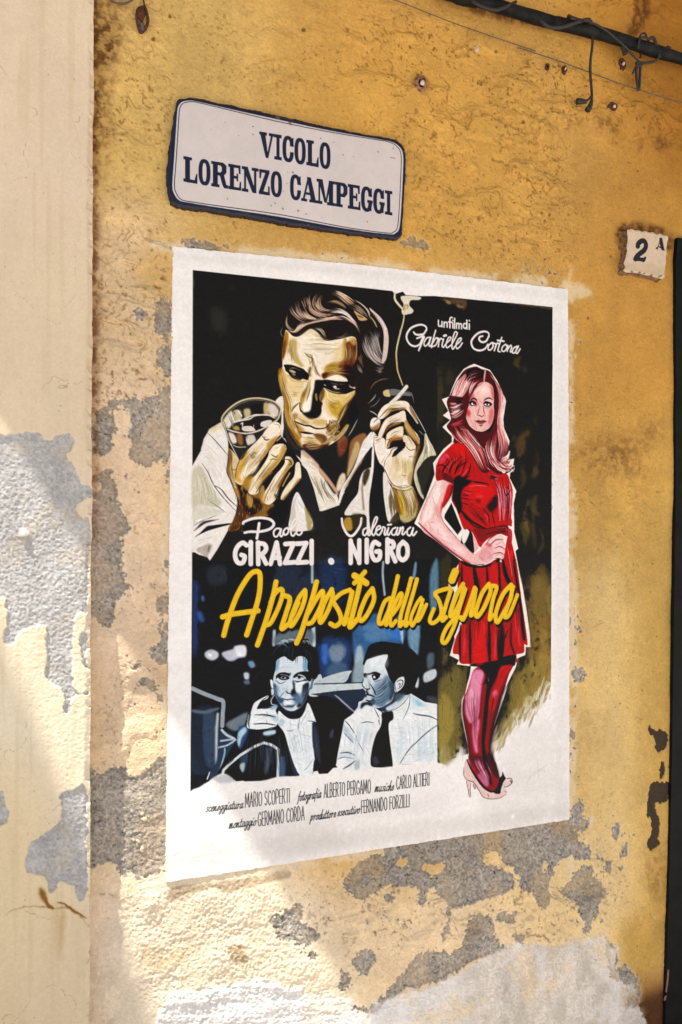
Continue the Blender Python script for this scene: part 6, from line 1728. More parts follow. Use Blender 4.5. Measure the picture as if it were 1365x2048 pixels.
scratch(190, (195, 430, 340, 820), 13, 65, 2.3)
scratch(120, (195, 60, 340, 430), 12, 60, 2.1)
scratch(150, (640, 60, 1150, 320), 13, 40, 2.0)
scratch(140, (1000, 100, 1360, 300), 13, 50, 2.0)
scratch(200, (830, 300, 1120, 530), 6, 40, 1.8)
scratch(40, (350, 20, 640, 250), 16, 30, 1.5)
scratch(70, (195, 1250, 340, 1550), 11, 30, 1.4)
scratch(60, (700, 1700, 1150, 1880), 10, 20, 1.7)
scratch(45, (1150, 650, 1340, 1550), 12, 20, 1.3)
scratch(40, (360, 480, 700, 500), 8, 20, 1.5)
crk = ragged(cc.col[..., 0], 61, 3.2, 2.2) * sstep(fbm(wh, ww, 5, 2, 62), .36, .5)
ZONE = np.zeros((wh, ww), np.float32)             # where the old render is flaking in thin ledges
zc = Canvas(wh, ww, wc.fwd, '#000000', 15)
for q, so, a in (("690,30 900,40 1100,100 1360,200 1360,300 1150,270 1120,400 900,330 760,260 680,150", 30, 1), ("190,20 340,0 360,180 300,300 190,300", 25, .8), ("190,400 345,480 345,820 190,820", 20, .9), ("820,320 1100,340 1130,520 840,480", 30, .8), ("1000,-50 1365,-50 1365,60 1050,30", 20, .8), ("690,1750 1150,1680 1200,1850 700,1900", 25, .9), ("1140,900 1300,860 1320,1100 1150,1100", 40, .35), ("185,1100 345,1100 345,1750 185,1750", 25, .35), ("400,20 640,20 640,190 420,190", 30, .4)):
    zc.p('R', '#ffffff', q, soft=so, a=a)
ZONE = zc.col[..., 0]
n1 = warp(fbm(wh, ww, 26, 4, 63, aspect=1.5), (fbm(wh, ww, 40, 2, 64) - .5) * 30, (fbm(wh, ww, 40, 2, 65) - .5) * 30)
LEDGE = sum(sstep(n1, t - .02, t + .02) for t in (.42, .5, .58)) * ZONE
onl = sum(sstep(np.abs(n1 - t), .016, .004) for t in (.42, .5, .58)) * ZONE * sstep(fbm(wh, ww, 13, 3, 66), .54, .7)
PIT = sstep(fbm(wh, ww, 3.4, 2, 67), .68, .8) * (.25 + .75 * ZONE) * sstep(fbm(wh, ww, 40, 3, 68), .42, .6)
crk = np.clip(np.maximum(crk, np.maximum(onl * .65, PIT * .95)), 0, 1)  # ledge lines and pits: shading of the relief painted dark
holes = np.zeros((wh, ww), np.float32)
specks(wc, holes, 300, (195, 60, 1350, 480), .6, 2.2, 5, 1.2)
specks(wc, holes, 140, (195, 430, 340, 830), .6, 2., 15, 1.2)
specks(wc, holes, 160, (820, 330, 1130, 540), .5, 1.7, 16, 1.2)
specks(wc, holes, 70, (190, 850, 345, 1700), .5, 2.2, 6, 1.2)
specks(wc, holes, 70, (690, 1660, 1330, 1950), .5, 2.2, 7, 1.2)
specks(wc, holes, 60, (1150, 560, 1340, 1660), .5, 1.8, 8, 1.2)
for (x, y, r) in ((1098, 430, 3), (1090, 441, 2.5), (1222, 512, 2.5), (1312, 560, 4), (1177, 636, 3), (836, 150, 2), (820, 95, 3), (990, 106, 3.5), (905, 80, 2), (905, 85, 2), (340, 33, 3.5), (307, 78, 4), (608, 60, 5), (1005, 20, 2), (1045, 245, 4)):
    specks(wc, holes, 2, (x - .6, y - .6, x + .6, y + .6), r * .8, r, 9 + x)
holes = blur(holes, .5)
solid = np.clip(1 - pe - br - dp, 0, 1)
dirt_shade = np.clip(crk * .8 + holes * .9, 0, 1) * (.35 + .65 * solid)
DC = mix(np.broadcast_to(np.array(hexc('#6b451c')), (wh, ww, 3)), np.broadcast_to(np.array(hexc('#5d4a36')), (wh, ww, 3)), np.broadcast_to(sstep(np.arange(wh)[:, None] / wh, .35, .6), (wh, ww)))
col = mix(col, DC, dirt_shade * .8)
grime_shade = Canvas(wh, ww, wc.fwd, '#000000', 14)  # stains, plus the shadow above the number tile painted as a brown band
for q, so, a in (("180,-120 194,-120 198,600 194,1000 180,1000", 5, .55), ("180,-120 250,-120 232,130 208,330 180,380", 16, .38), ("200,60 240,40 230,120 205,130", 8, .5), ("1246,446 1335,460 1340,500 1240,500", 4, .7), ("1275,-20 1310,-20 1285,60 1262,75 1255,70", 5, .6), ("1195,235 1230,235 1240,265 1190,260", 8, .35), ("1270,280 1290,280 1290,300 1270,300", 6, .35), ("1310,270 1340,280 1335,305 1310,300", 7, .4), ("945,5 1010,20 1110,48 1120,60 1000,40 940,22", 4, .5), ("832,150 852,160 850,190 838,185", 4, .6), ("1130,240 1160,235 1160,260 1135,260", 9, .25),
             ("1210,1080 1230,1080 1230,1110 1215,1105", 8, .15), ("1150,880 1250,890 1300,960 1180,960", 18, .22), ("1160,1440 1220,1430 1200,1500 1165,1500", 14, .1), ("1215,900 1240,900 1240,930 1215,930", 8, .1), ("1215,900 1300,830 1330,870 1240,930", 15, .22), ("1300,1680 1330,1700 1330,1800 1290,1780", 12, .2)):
    grime_shade.p('R', '#ffffff', q, soft=so, a=a, rough=.1)
gm = np.clip(grime_shade.col[..., 0] * (.45 + 1.0 * sstep(fbm(wh, ww, 7, 4, 60, gain=.7), .38, .62)), 0, 1)
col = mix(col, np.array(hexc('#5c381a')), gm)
big_ledge = ragged(field(wc, ["T 330,590 420,600 540,618 590,628 640,640 690,682 735,735 790,748 830,772 900,778 905,640 860,520 700,450 500,480 360,500"], 1), 69, 3, 2) * sstep(fbm(wh, ww, 40, 3, 70), .25, .5)
# relief, metres towards the street
rowf = (np.arange(wh) / wh)[:, None]
colf = (np.arange(ww) / ww)[None, :]
lft = sstep(colf, .22, .10)
top = sstep(rowf, .42, .2)
ripple = np.abs(fbm(wh, ww, 18, 3, 31, aspect=1.8) - .5)
amp = .35 + .9 * np.maximum(top * sstep(colf, .25, .45) * sstep(colf, 1., .75), lft * sstep(rowf, .45, .35) * 1.2)
rough_lo = sstep(rowf, .72, .85)
H = BIG * .010 + MID * (.0014 + .0016 * amp) + FIN * (.0007 + .0008 * amp) - (.5 - ripple) * .0006 * amp + LEDGE * .0028 + big_ledge * .003
H += .0012 * rough_lo * (MID + FIN)
H -= pe * (.0015 - FIN * .0012) * (1 - br * .5)
H -= dp * .0022
H += br * (.0012 + TRW * .004 * sstep(colf, .62, .42) + STR * .004 + FIN * .0007)
H -= crk * .0016 + holes * .0025
H += halo * .0004
blob = field(wc, ["Y 835,760 880,750 960,870 990,960 1060,1060 1050,1160 960,1190 880,1200 820,1150 810,1060 840,950", "Y 960,1540 1030,1480 1130,1460 1130,1747 960,1747"], 8)
H += blob * (.004 + MID * .004)
H -= field(wc, ["R 180,1400 290,1420 285,1560 330,1700 330,1760 180,1760"], 14) * .004
lower = field(wc, ["Z 540,600 640,480 1050,470 1140,560 1080,640 1180,720 1330,840 1100,880 640,960 560,760"], 10)
H += lower * (.002 + MID * .0024 + FIN * .0009 * (.5 + 1.6 * sstep(STR, -.1, .15)))
# the plaster is flush behind the poster panel, so let the relief calm down next to it
MUR = np.array([(345, 492), (740, 531), (1137, 578), (1139, 1100), (1140, 1640), (740, 1702), (331, 1765), (338, 1130)], float)
mres = wc.cov_poly(wc.fwd(MUR))
minn = np.zeros((wh, ww), np.float32)
minn[mres[0]] = mres[1]
near = blur(minn, 9)
H = H * (1 - near * .9)
inner = blur(minn, 3) > .985
wall_xs = np.concatenate([WX0 - np.geomspace(.004, 1.2, 26)[::-1], wxs, WX1 + np.geomspace(.004, 2.2, 30)])
wall_zs = np.concatenate([WZ1 + np.geomspace(.004, .9, 24)[::-1], wzs, wzs[-1] - np.geomspace(.004, wzs[-1], 24)])
refl = lambda v, lo, n: np.abs(((np.round((v - lo) / CELL).astype(int)) + n) % (2 * n) - n).clip(0, n - 1)
ix = refl(wall_xs, WX0, ww)
iz = refl(-wall_zs, -WZ1, wh)
sel = np.ix_(iz, ix)
inn = inner[sel].copy()
inn[:24] = False
inn[-24:] = False
inn[:, :26] = False
inn[:, -30:] = False
pr = sheet_parts(wall_xs, wall_zs, -H[sel], lin(col)[sel], ~inn)[0]
back = np.array([[wall_xs[0], .35, wall_zs[0]], [wall_xs[0], .35, wall_zs[-1]], [wall_xs[-1], .35, wall_zs[-1]], [wall_xs[-1], .35, wall_zs[0]]])
n0 = len(pr[0])
front = back * np.array([1, 0, 1]) + np.array([0, .004, 0])
Vw = np.vstack([pr[0], back, front])
b = n0
Fw = np.vstack([pr[1], [[b + 3, b + 2, b + 1, b], [b, b + 1, b + 5, b + 4], [b + 1, b + 2, b + 6, b + 5], [b + 2, b + 3, b + 7, b + 6], [b + 3, b, b + 4, b + 7]]])
wall = link('plaster_wall', np_mesh('plaster_wall', Vw, Fw, np.vstack([pr[2], np.tile([[.5, .35, .15]], (8, 1))])), M_WALL)
tag(wall, 'weathered yellow plaster wall with grey peeled patches around the painted poster', 'wall')

# ---------------------------------------------------------------- THE CREAM PIER
PC = .0017
pr_x = to_wall(np.array([[187, 20], [183, 500], [180, 1024], [176, 1500], [172, 2040]]), -THK)
PX1 = pr_x[:, 0].mean() + .004
PX0 = PX1 - .40
pxs = np.arange(PX0, PX1, PC)
pzs = np.arange(WZ1, WZ0, -PC)
ph, pw = len(pzs), len(pxs)
pc = Canvas(ph, pw, fwd_of(PX0, WZ1, PC, -THK), '#d5c0a4', 17)
for c, q, so, a in (('#d6c0a3', "-60,-100 220,-100 220,500 -60,500", 60, .8), ('#d2bd9e', "-60,500 220,500 220,900 -60,900", 50, .8), ('#decfb2', "-60,1250 220,1300 220,1800 -60,1800", 50, .9), ('#d9c29a', "-60,1560 60,1560 160,1800 160,2150 -60,2150", 40, .9), ('#d8c2a0', "60,1850 220,1850 220,2150 60,2150", 30, .7)):
    pc.p('R', c, q, soft=so, a=a)
PBIG, PMID, PFIN = fbm(ph, pw, 110, 4, 121) - .5, fbm(ph, pw, 22, 4, 122) - .5, fbm(ph, pw, 2.6, 2, 123, gain=.7) - .5
PSTR = fbm(ph, pw, 70, 4, 124, aspect=.3) - .5
pc.col *= (1 + .05 * PBIG + .02 * PMID + .05 * PFIN + .05 * PSTR)[..., None]
PPEEL = ["X -300,1230 0,1225 100,1215 280,1208 295,1240 330,1270 360,1262 375,1225 480,1213 512,1270 500,1310 458,1342 490,1420 540,1500 570,1552 610,1550 620,1640 Y:610,-40 600,660 560,680 510,730 495,900 500,1190 560,1240 600,1230 600,1250 500,1270 480,1370 440,1370 450,1240 400,1190 315,1130 328,830 312,775 210,790 130,830 95,880 60,908 20,880 38,800 55,690 45,640 10,590 -300,560",
         "-X 525,1760 548,1680 605,1650 620,1760", "-Y 560,-10 600,-10 600,30 560,50", "Y 560,830 600,820 590,1080 565,1000", "Z 240,100 300,85 345,90 345,500 300,500 295,470 240,460 220,495 195,492 188,440 110,415 118,320 190,258 240,220 250,160", "Z -200,90 0,95 20,130 32,190 0,232 -200,240"]
pp = blur(ragged(field(pc, PPEEL), 151, 2.6, 2.), 2)
pfr = (fbm(ph, pw, 7, 3, 152, gain=.9) - .5) * 2.4
pp = sstep(pp + pfr * .42 * 4 * pp * (1 - pp), .4, .55)
pwash = sstep(fbm(ph, pw, 26, 4, 153), .54, .68) * pp
PG = np.array(hexc('#aaa6a1'))[None, None] * (1 + .3 * PFIN + .14 * PMID + .14 * PSTR)[..., None]
pcol = mix(mix(pc.col, PG, pp), pc.col * .86, pwash * .3)
phl = np.zeros((ph, pw), np.float32)
n2 = warp(fbm(ph, pw, 90, 4, 154, aspect=.7), PMID * 14, PMID * 14)
phl = sstep(np.abs(n2 - .5), .0028, .0008) * sstep(fbm(ph, pw, 50, 3, 155), .52, .6)
pcol = mix(pcol, np.array(hexc('#8a7658')), phl * .5)
pdrip = sstep(fbm(ph, pw, 160, 3, 156, aspect=.05), .56, .75)
pcol = mix(pcol, np.array(hexc('#b79c74')), pdrip * .16 * (1 - pp))
sc = Canvas(ph, pw, pc.fwd, '#000000', 18)
for q, w, so in (("30,590 60,562 130,555 210,562 280,562 330,602 350,640", 3, 0), ("230,535 265,550 310,580 345,605", 9, .8), ("172,520 195,552 218,560", 15, .8), ("163,486 172,512 186,542", 26, 1.5), ("60,560 20,590", 3, .4), ("300,945 360,920", 2, 0)):
    sc.s('Z', '#ffffff', w, q, taper=.6, soft=so)
pm = ragged(sc.col[..., 0], 161, 1.2, 1.)
pcol = mix(pcol, np.array(hexc('#7a5018')), pm * .9)
st = Canvas(ph, pw, pc.fwd, '#000000', 19)
st.p('Z', '#ffffff', "240,560 265,560 255,700 240,770", soft=4, a=.35, rough=.2)
st.p('Z', '#ffffff', "210,560 235,560 230,720 215,740", soft=5, a=.2)
pcol = mix(pcol, np.array(hexc('#a97f3c')), st.col[..., 0])
phol = np.zeros((ph, pw), np.float32)
specks(pc, phol, 50, (0, 0, 175, 850), .5, 1.5, 31)
specks(pc, phol, 40, (0, 1250, 170, 2040), .5, 1.6, 32)
specks(pc, phol, 22, (0, 900, 170, 1250), .5, 2., 33)
pcol = mix(pcol, np.array(hexc('#8d7a5e')), blur(phol, .4) * .6)
PH = PBIG * .003 + PMID * .0004 + PFIN * .0002
PH += (sstep(np.arange(ph)[:, None] / ph, .42, .5)) * (PFIN * .0010 + PMID * .0006)
PH -= pp * (.0030 - PFIN * .0011)
PH -= pm * .0015 + phol * .001
lump = field(pc, ["Y 140,150 165,132 195,150 190,190 160,195"], 2)
PH += lump * .009
edge = sstep(np.arange(pw)[None, :] / pw, .965, 1.) + 0 * PH
chip = sstep(fbm(ph, pw, 9, 3, 171), .5, .62)
PH -= edge * (.004 + .006 * chip)
pcol = mix(pcol, pcol * .9 + .1 * hexc('#f0e4cc'), np.clip(edge * 1.0, 0, 1))
px2 = np.concatenate([PX0 - np.geomspace(.004, .9, 22)[::-1], pxs])
pz2 = np.concatenate([WZ1 + np.geomspace(.004, .9, 24)[::-1], pzs, pzs[-1] - np.geomspace(.004, pzs[-1], 24)])
ixp = np.abs(((np.round((px2 - PX0) / PC).astype(int)) + pw) % (2 * pw) - pw).clip(0, pw - 1)
izp = np.abs(((np.round((WZ1 - pz2) / PC).astype(int)) + ph) % (2 * ph) - ph).clip(0, ph - 1)
selp = np.ix_(izp, ixp)
rp = sheet_parts(px2, pz2, -THK - PH[selp], lin(pcol)[selp], np.ones((len(pz2), len(px2)), bool), skirt=.012)[0]
wob = np.interp(-rp[0][:, 2], -pzs[::-1][::-1], (fbm(ph, 2, 60, 4, 181)[:, 0] - .5) * .006 + (fbm(ph, 2, 9, 3, 182)[:, 0] - .5) * .0025)
rp[0][:, 0] += wob * sstep(rp[0][:, 0], PX1 - .03, PX1 - .004)
pier = link('plaster_pier', np_mesh('plaster_pier', *rp[:2], rp[2]), node_mat('pier_plaster', .95, .15, grain=((60, .02), (420, .05)), bump=((230, .35, .0018), (620, .4, .001))))
tag(pier, 'cream plaster pier with a sunlit grey peeled patch at the left edge', 'pier')

# ---------------------------------------------------------------- THE PAINTED POSTER ON THE WALL
MC = .00118
my = -.0022
mw_ = to_wall(MUR, my)
MX0, MX1 = mw_[:, 0].min() - .012, mw_[:, 0].max() + .012
MZ1, MZ0 = mw_[:, 1].max() + .012, mw_[:, 1].min() - .012
mxs, mzs = np.arange(MX0, MX1, MC), np.arange(MZ1, MZ0, -MC)
mh, mw = len(mzs), len(mxs)
mc = Canvas(mh, mw, fwd_of(MX0, MZ1, MC, my), WH, 1)
paint_mural(mc)
mg = np.zeros((mh, mw), np.float32)
res = mc.cov_poly(mc.fwd(MUR))
mg[res[0]] = res[1]
mg = ragged(mg, 201, 1.1, .5)
mmask = mg > .5
MB1, MM, MF = fbm(mh, mw, 190, 3, 221) - .5, fbm(mh, mw, 16, 3, 222) - .5, fbm(mh, mw, 4, 2, 223) - .5
MS = fbm(mh, mw, 26, 3, 224, aspect=4) - .5
mcol = mc.col * (1 + .02 * MM + .05 * MF + .05 * MS)[..., None]
isw = (mc.own == 0)
stain = Canvas(mh, mw, mc.fwd, '#000000', 20)
for q, so, a in (("350,1700 700,1660 1130,1610 1130,1640 700,1700 340,1750", 10, .16), ("1000,1500 1100,1450 1120,1620 960,1640", 20, .12), ("345,500 700,535 1130,585 1130,600 700,550 350,520", 6, .12), ("1110,620 1135,620 1138,1600 1112,1600", 8, .10), ("540,1640 640,1640 700,1690 560,1710", 12, .10), ("420,1600 880,1580 860,1640 430,1680", 20, .06)):
    stain.p('R', '#ffffff', q, soft=so, a=a, rough=.15)
mcol = mix(mcol, np.array(hexc('#8f8478')), stain.col[..., 0] * isw)
e_in = np.clip(1 - blur(mg, 4), 0, 1) * isw
mcol = mix(mcol, np.array(hexc('#d9c2a6')), np.clip(e_in * sstep(MM + .5, .4, .7), 0, 1) * .6)
MY = my - MB1 * .003 - MM * .0005 - MF * .0005 - MS * .0004
parts = sheet_parts(mxs, mzs, MY, np.clip(lin(mcol) - .0045, .0012, 1), mmask, mc.own.astype(int), skirt=.006)
root = empty('painted_poster', (float(mw_[:, 0].mean()), 0., float(mw_[:, 1].min())), 'hand painted film poster mural with white border on the yellow wall', 'mural')
made = {}
SUB = {P_HAIR: P_MAN, P_GLASS: P_MAN, P_CIG: P_MAN, P_SHIRT: P_MAN, P_DRESS: P_WOMAN, P_LHAIR: P_WOMAN, P_SHOE: P_WOMAN}
PLAB = {P_MAN: 'painted man in an open white shirt holding a tumbler and a cigarette', P_WOMAN: 'painted young woman in a red dress with hand on hip', P_GUN: 'painted man in a dark coat pointing at the viewer',
        P_LIST: 'painted man in a white shirt and dark tie looking aside', P_ACT1: 'white painted name lettering on the left', P_ACT2: 'white painted name lettering on the right', P_CR1: 'upper line of small black credits', P_CR2: 'lower line of small black credits', P_TITLE: 'yellow brush script film title'}
for k in sorted(parts, key=lambda k: k in SUB):
    V, F, C = parts[k]
    made[k] = link(PARTS[k], np_mesh(PARTS[k], V, F, C), M_MURAL)
    if k in PLAB:
        made[k]['label'] = PLAB[k]
for k, o in made.items():
    if k in SUB:
        o.parent = made[SUB[k]]
    else:
        o.parent = root
        o.matrix_parent_inverse = Matrix.Translation(root.location).inverted()

# ---------------------------------------------------------------- STREET NAME PLATE
SLAB = {'I': ["28,0 72,0 72,100 28,100", "0,0 100,0 100,13 0,13", "0,87 100,87 100,100 0,100"],
        'L': ["12,0 46,0 46,100 12,100", "0,88 60,88 60,100 0,100", "0,0 98,0 98,13 0,13", "78,0 98,0 98,40 90,38 80,18"],
        'V': ["6,92 44,0 62,0 42,92", "50,0 62,0 94,92 80,92", "0,88 52,88 52,100 0,100", "66,88 102,88 102,100 66,100"],
        'O': ["o50,50,50,52", "-o50,50,17,37"], 'C': ["o50,50,50,52", "-o50,50,17,37", "-60,40 110,40 110,62 60,62", "78,62 97,62 97,98 88,98 78,84", "66,40 97,40 92,20 78,20"],
        'R': ["10,0 40,0 40,100 10,100", "30,100 72,100 92,90 92,62 74,47 30,47", "-40,87 56,87 64,80 64,67 56,60 40,60", "50,52 78,50 92,14 102,14 102,0 78,0 68,10", "0,0 50,0 50,12 0,12", "0,88 50,88 50,100 0,100"],
        'E': ["12,0 44,0 44,100 12,100", "0,88 95,88 95,100 0,100", "0,0 100,0 100,12 0,12", "40,45 70,45 70,56 40,56", "82,66 95,66 95,100 78,90", "82,0 100,0 100,36 88,34", "64,36 76,36 76,66 64,66"],
        'N': ["14,0 26,0 26,100 14,100", "74,0 88,0 88,100 74,100", "4,100 36,100 88,0 64,0", "0,0 40,0 40,12 0,12", "60,88 102,88 102,100 60,100", "0,88 34,88 34,100 0,100"],
        'Z': ["6,87 96,87 96,100 6,100", "2,0 98,0 98,13 2,13", "60,90 96,90 40,10 2,10", "6,64 20,64 26,90 6,100", "82,0 98,0 98,36 84,36"],
        'A': ["10,8 22,8 54,100 42,100", "36,100 62,100 94,8 62,8", "24,28 74,28 74,38 24,38", "0,0 38,0 38,11 0,11", "52,0 102,0 102,11 52,11"],
        'M': ["10,0 20,0 20,100 10,100", "68,0 92,0 92,100 68,100", "8,100 34,100 56,8 44,8", "70,100 84,100 56,8 48,8", "0,0 32,0 32,12 0,12", "58,0 102,0 102,12 58,12", "0,88 30,88 30,100 0,100", "74,88 102,88 102,100 74,100"],
        'P': ["12,0 46,0 46,100 12,100", "30,100 78,100 100,88 100,58 78,42 30,42", "-46,87 60,87 68,80 68,64 60,55 46,55", "0,0 62,0 62,12 0,12", "0,88 50,88 50,100 0,100"],
        'G': ["o50,50,50,52", "-o50,50,17,37", "-60,42 110,42 110,62 60,62", "78,62 97,62 97,98 88,98 78,84", "56,36 104,36 104,48 56,48", "68,4 94,4 94,44 68,44"]}


def slab(cv, ch, xa, xb, base, cap, ink, ground):
    """slab-serif capital between xa and xb; base/cap give the two guide lines"""
    for g_ in SLAB[ch]:
        neg = g_[0] == '-'
        g2 = g_[1:] if neg else g_
        if g2[0] == 'o':
            cx, cy, rx, ry = [float(v) for v in g2[1:].split(',')]
            th = np.linspace(0, 2 * np.pi, 28, endpoint=False)
            ce = lambda v: np.sign(v) * np.abs(v) ** .8
            U = np.c_[cx + rx * ce(np.cos(th)), cy + ry * ce(np.sin(th))]
        else:
            U = np.array([[float(v) for v in t.split(',')] for t in g2.split()])
        U = U / 100
        x = xa + U[:, 0] * (xb - xa)
        y = base(x) + U[:, 1] * (cap(x) - base(x))
        t = ' '.join('%.2f,%.2f' % (a_, b_) for a_, b_ in zip(x, y))
        cv.p('Q', ground if neg else ink, t, sharp=True)


SY = -.016
SOUT = "75,24 110,14 150,12 210,22 400,62 600,104 900,172 1180,228 1260,238 1310,262 1338,300 1344,360 1340,500 1332,640 1322,770 1300,800 1230,796 1000,766 700,722 500,686 300,652 150,632 80,622 40,602 22,560 12,500 10,440 20,330 40,190 55,80"
SIN = "100,38 140,32 190,40 400,88 610,134 900,196 1180,246 1255,260 1302,285 1327,335 1324,480 1316,640 1306,740 1285,770 1240,776 1000,744 640,680 300,628 140,602 80,588 50,548 42,500 50,380 62,200 70,90 80,55"
SP, _ = pts_of(SOUT, 'Q')
sw_ = to_wall(SP, SY)
SC = .00085
SX0, SX1, SZ1, SZ0 = sw_[:, 0].min() - .006, sw_[:, 0].max() + .006, sw_[:, 1].max() + .006, sw_[:, 1].min() - .006
sxs, szs = np.arange(SX0, SX1, SC), np.arange(SZ1, SZ0, -SC)
scv = Canvas(len(szs), len(sxs), fwd_of(SX0, SZ1, SC, SY), '#13172a', 3)
FACE, INK = '#cbbfb8', '#13172e'
scv.part = 0
scv.p('Q', FACE, SIN)
SP2, _ = pts_of(SIN, 'Q')
cen = SP2.mean(0)
insl = SP2 + (cen - SP2) / np.linalg.norm(cen - SP2, axis=1)[:, None] * 4.3
scv.line(catmull(insl, True, 4), '#23283c', 1.7)
scv.part = 1
bs1, cp1 = (lambda x: 349 + (x - 545) * .182), (lambda x: 205 + (x - 525) * .176)
for ch, a_, b_ in (('V', 525, 607), ('I', 609, 650), ('C', 654, 718), ('O', 721, 784), ('L', 787, 857), ('O', 861, 922)):
    slab(scv, ch, a_, b_, bs1, cp1, INK, FACE)
bs2, cp2 = (lambda x: 485 + (x - 103) * .1625), (lambda x: 343 + (x - 103) * .1685)
for ch, a_, b_ in (('L', 103, 183), ('O', 187, 254), ('R', 258, 350), ('E', 353, 425), ('N', 428, 520), ('Z', 522, 585), ('O', 589, 652), ('C', 696, 758), ('A', 758, 846), ('M', 844, 944), ('P', 947, 1016), ('E', 1018, 1088), ('G', 1091, 1154), ('G', 1159, 1221), ('I', 1224, 1266)):
    slab(scv, ch, a_, b_, bs2, cp2, INK, FACE)
letters_own = (scv.own == 1) & (np.abs(scv.col - hexc(INK)).sum(-1) < .35)
for (x, y, r) in ((490, 178, 3), (490, 222, 3), (865, 243, 3), (940, 265, 2), (335, 155, 2), (258, 195, 2), (990, 335, 3), (1050, 345, 2), (1185, 318, 3), (1270, 298, 3), (710, 432, 4), (683, 432, 2), (680, 495, 2), (660, 540, 2), (612, 604, 3), (590, 617, 3), (655, 634, 4), (740, 645, 4), (785, 664, 3), (875, 685, 2), (347, 580, 3), (1125, 707, 3), (800, 722, 3), (695, 158, 7), (625, 122, 9), (410, 228, 2), (120, 640, 3), (640, 490, 2)):
    scv.s('Q', '#6a5848', r * 2.2, '%d,%d %d,%d' % (x, y, x + r * .8, y + r * .9), a=.8, soft=.3, own=False)
for q in ("620,118 700,140 720,160", "1255,350 1280,355", "430,650 470,665"):
    scv.s('Q', '#5b4a3c', 5, q, a=.6, rough=.4, own=False)
smask = np.zeros((len(szs), len(sxs)), np.float32)
r_ = scv.cov_poly(scv.fwd(catmull(SP, True, 5)))
smask[r_[0]] = r_[1]
smask = ragged(smask, 301, 2.6, 1.6)
sm = smask > .5
dome = blur(blur(smask, 16), 10)
SYY = SY - (dome - .5) * .005 + (1 - np.clip(blur(smask, 3), 0, 1)) * .004
scol = scv.col * (1 + .05 * (fbm(len(szs), len(sxs), 70, 4, 302) - .5))[..., None]
sp = sheet_parts(sxs, szs, SYY, lin(scol), sm, letters_own.astype(int), skirt=.004)
sroot = empty('street_sign', (float(sw_[:, 0].mean()), 0., float(sw_[:, 1].min())), 'white enamel street name plate with dark blue rim and lettering', 'street sign')
link('enamel_plate', np_mesh('enamel_plate', *sp[0][:2], sp[0][2]), M_SIGN, sroot)
link('lettering', np_mesh('lettering', *sp[1][:2], sp[1][2]), M_SIGN, sroot)

# ---------------------------------------------------------------- HOUSE NUMBER TILE
TY = -.024
TOUT = "215,210 270,190 320,170 380,210 450,205 490,215 520,238 560,232 600,220 640,240 700,254 730,245 770,250 830,292 870,285 920,275 950,295 990,318 1070,320 1088,400 1062,450 1058,520 1045,600 1058,700 1038,760 1035,820 1042,890 1025,950 1022,1020 1005,1080 1015,1190 940,1235 860,1215 780,1195 700,1165 600,1158 480,1122 330,1103 200,1097 140,1050 172,980 145,900 180,800 200,700 212,640 205,560 228,430 225,330"
TP, _ = pts_of(TOUT, 'b')
tw = to_wall(TP, TY)
TC = .0006
TX0, TX1, TZ1, TZ0 = tw[:, 0].min() - .004, tw[:, 0].max() + .004, tw[:, 1].max() + .004, tw[:, 1].min() - .004
txs, tzs = np.arange(TX0, TX1, TC), np.arange(TZ1, TZ0, -TC)
tcv = Canvas(len(tzs), len(txs), fwd_of(TX0, TZ1, TC, TY), '#cdb495', 4)
tcv.p('b', '#c2a888', "100,900 1100,1000 1100,1300 100,1250", soft=6, a=.8)
for q in ("290,1075 330,1090", "450,1095 490,1105", "560,1120 580,1128", "870,1195 930,1165", "700,1150 740,1160"):
    tcv.s('b', '#5a4426', 24, q, a=.8, soft=.5, own=False)
tcv.part = 1
tcv.s('b', '#131313', 95, "435,545 440,500 500,445 560,440 595,490 600,560 560,640 470,710 410,770 380,820", taper=0)
tcv.s('b', '#131313', 90, "430,540 428,555")
tcv.p('b', '#131313', "330,845 370,770 440,770 500,790 560,790 585,760 612,785 600,830 570,888 480,868 400,858", sharp=True)
tcv.part = 2
tcv.p('b', '#131313', "885,375 940,370 985,600 1000,645 920,632 930,610 905,590 862,570 850,600 862,620 805,610 820,580 850,555 880,470", sharp=True)
tcv.p('b', '#cdb495', "893,490 905,560 868,550", sharp=True, own=False)
tm = np.zeros((len(tzs), len(txs)), np.float32)
r_ = tcv.cov_poly(tcv.fwd(catmull(TP, True, 4)))
tm[r_[0]] = r_[1]
tcol = tcv.col * (1 + .12 * (fbm(len(tzs), len(txs), 20, 4, 402) - .5))[..., None]
TYY = TY + (1 - np.clip(blur(tm, 4), 0, 1)) * .005 - (fbm(len(tzs), len(txs), 30, 3, 403) - .5) * .001
tp = sheet_parts(txs, tzs, TYY, lin(tcol), tm > .5, tcv.own.astype(int))
troot = empty('house_number', (float(tw[:, 0].mean()), 0., float(tw[:, 1].min())), 'small scalloped ceramic house number tile reading 2A beside the dark door frame', 'house number')
link('number_tile', np_mesh('number_tile', *tp[0][:2], tp[0][2]), M_TILE, troot)
link('number', np_mesh('number', *tp[1][:2], tp[1][2]), M_TILE, troot)
link('letter', np_mesh('letter', *tp[2][:2], tp[2][2]), M_TILE, troot)
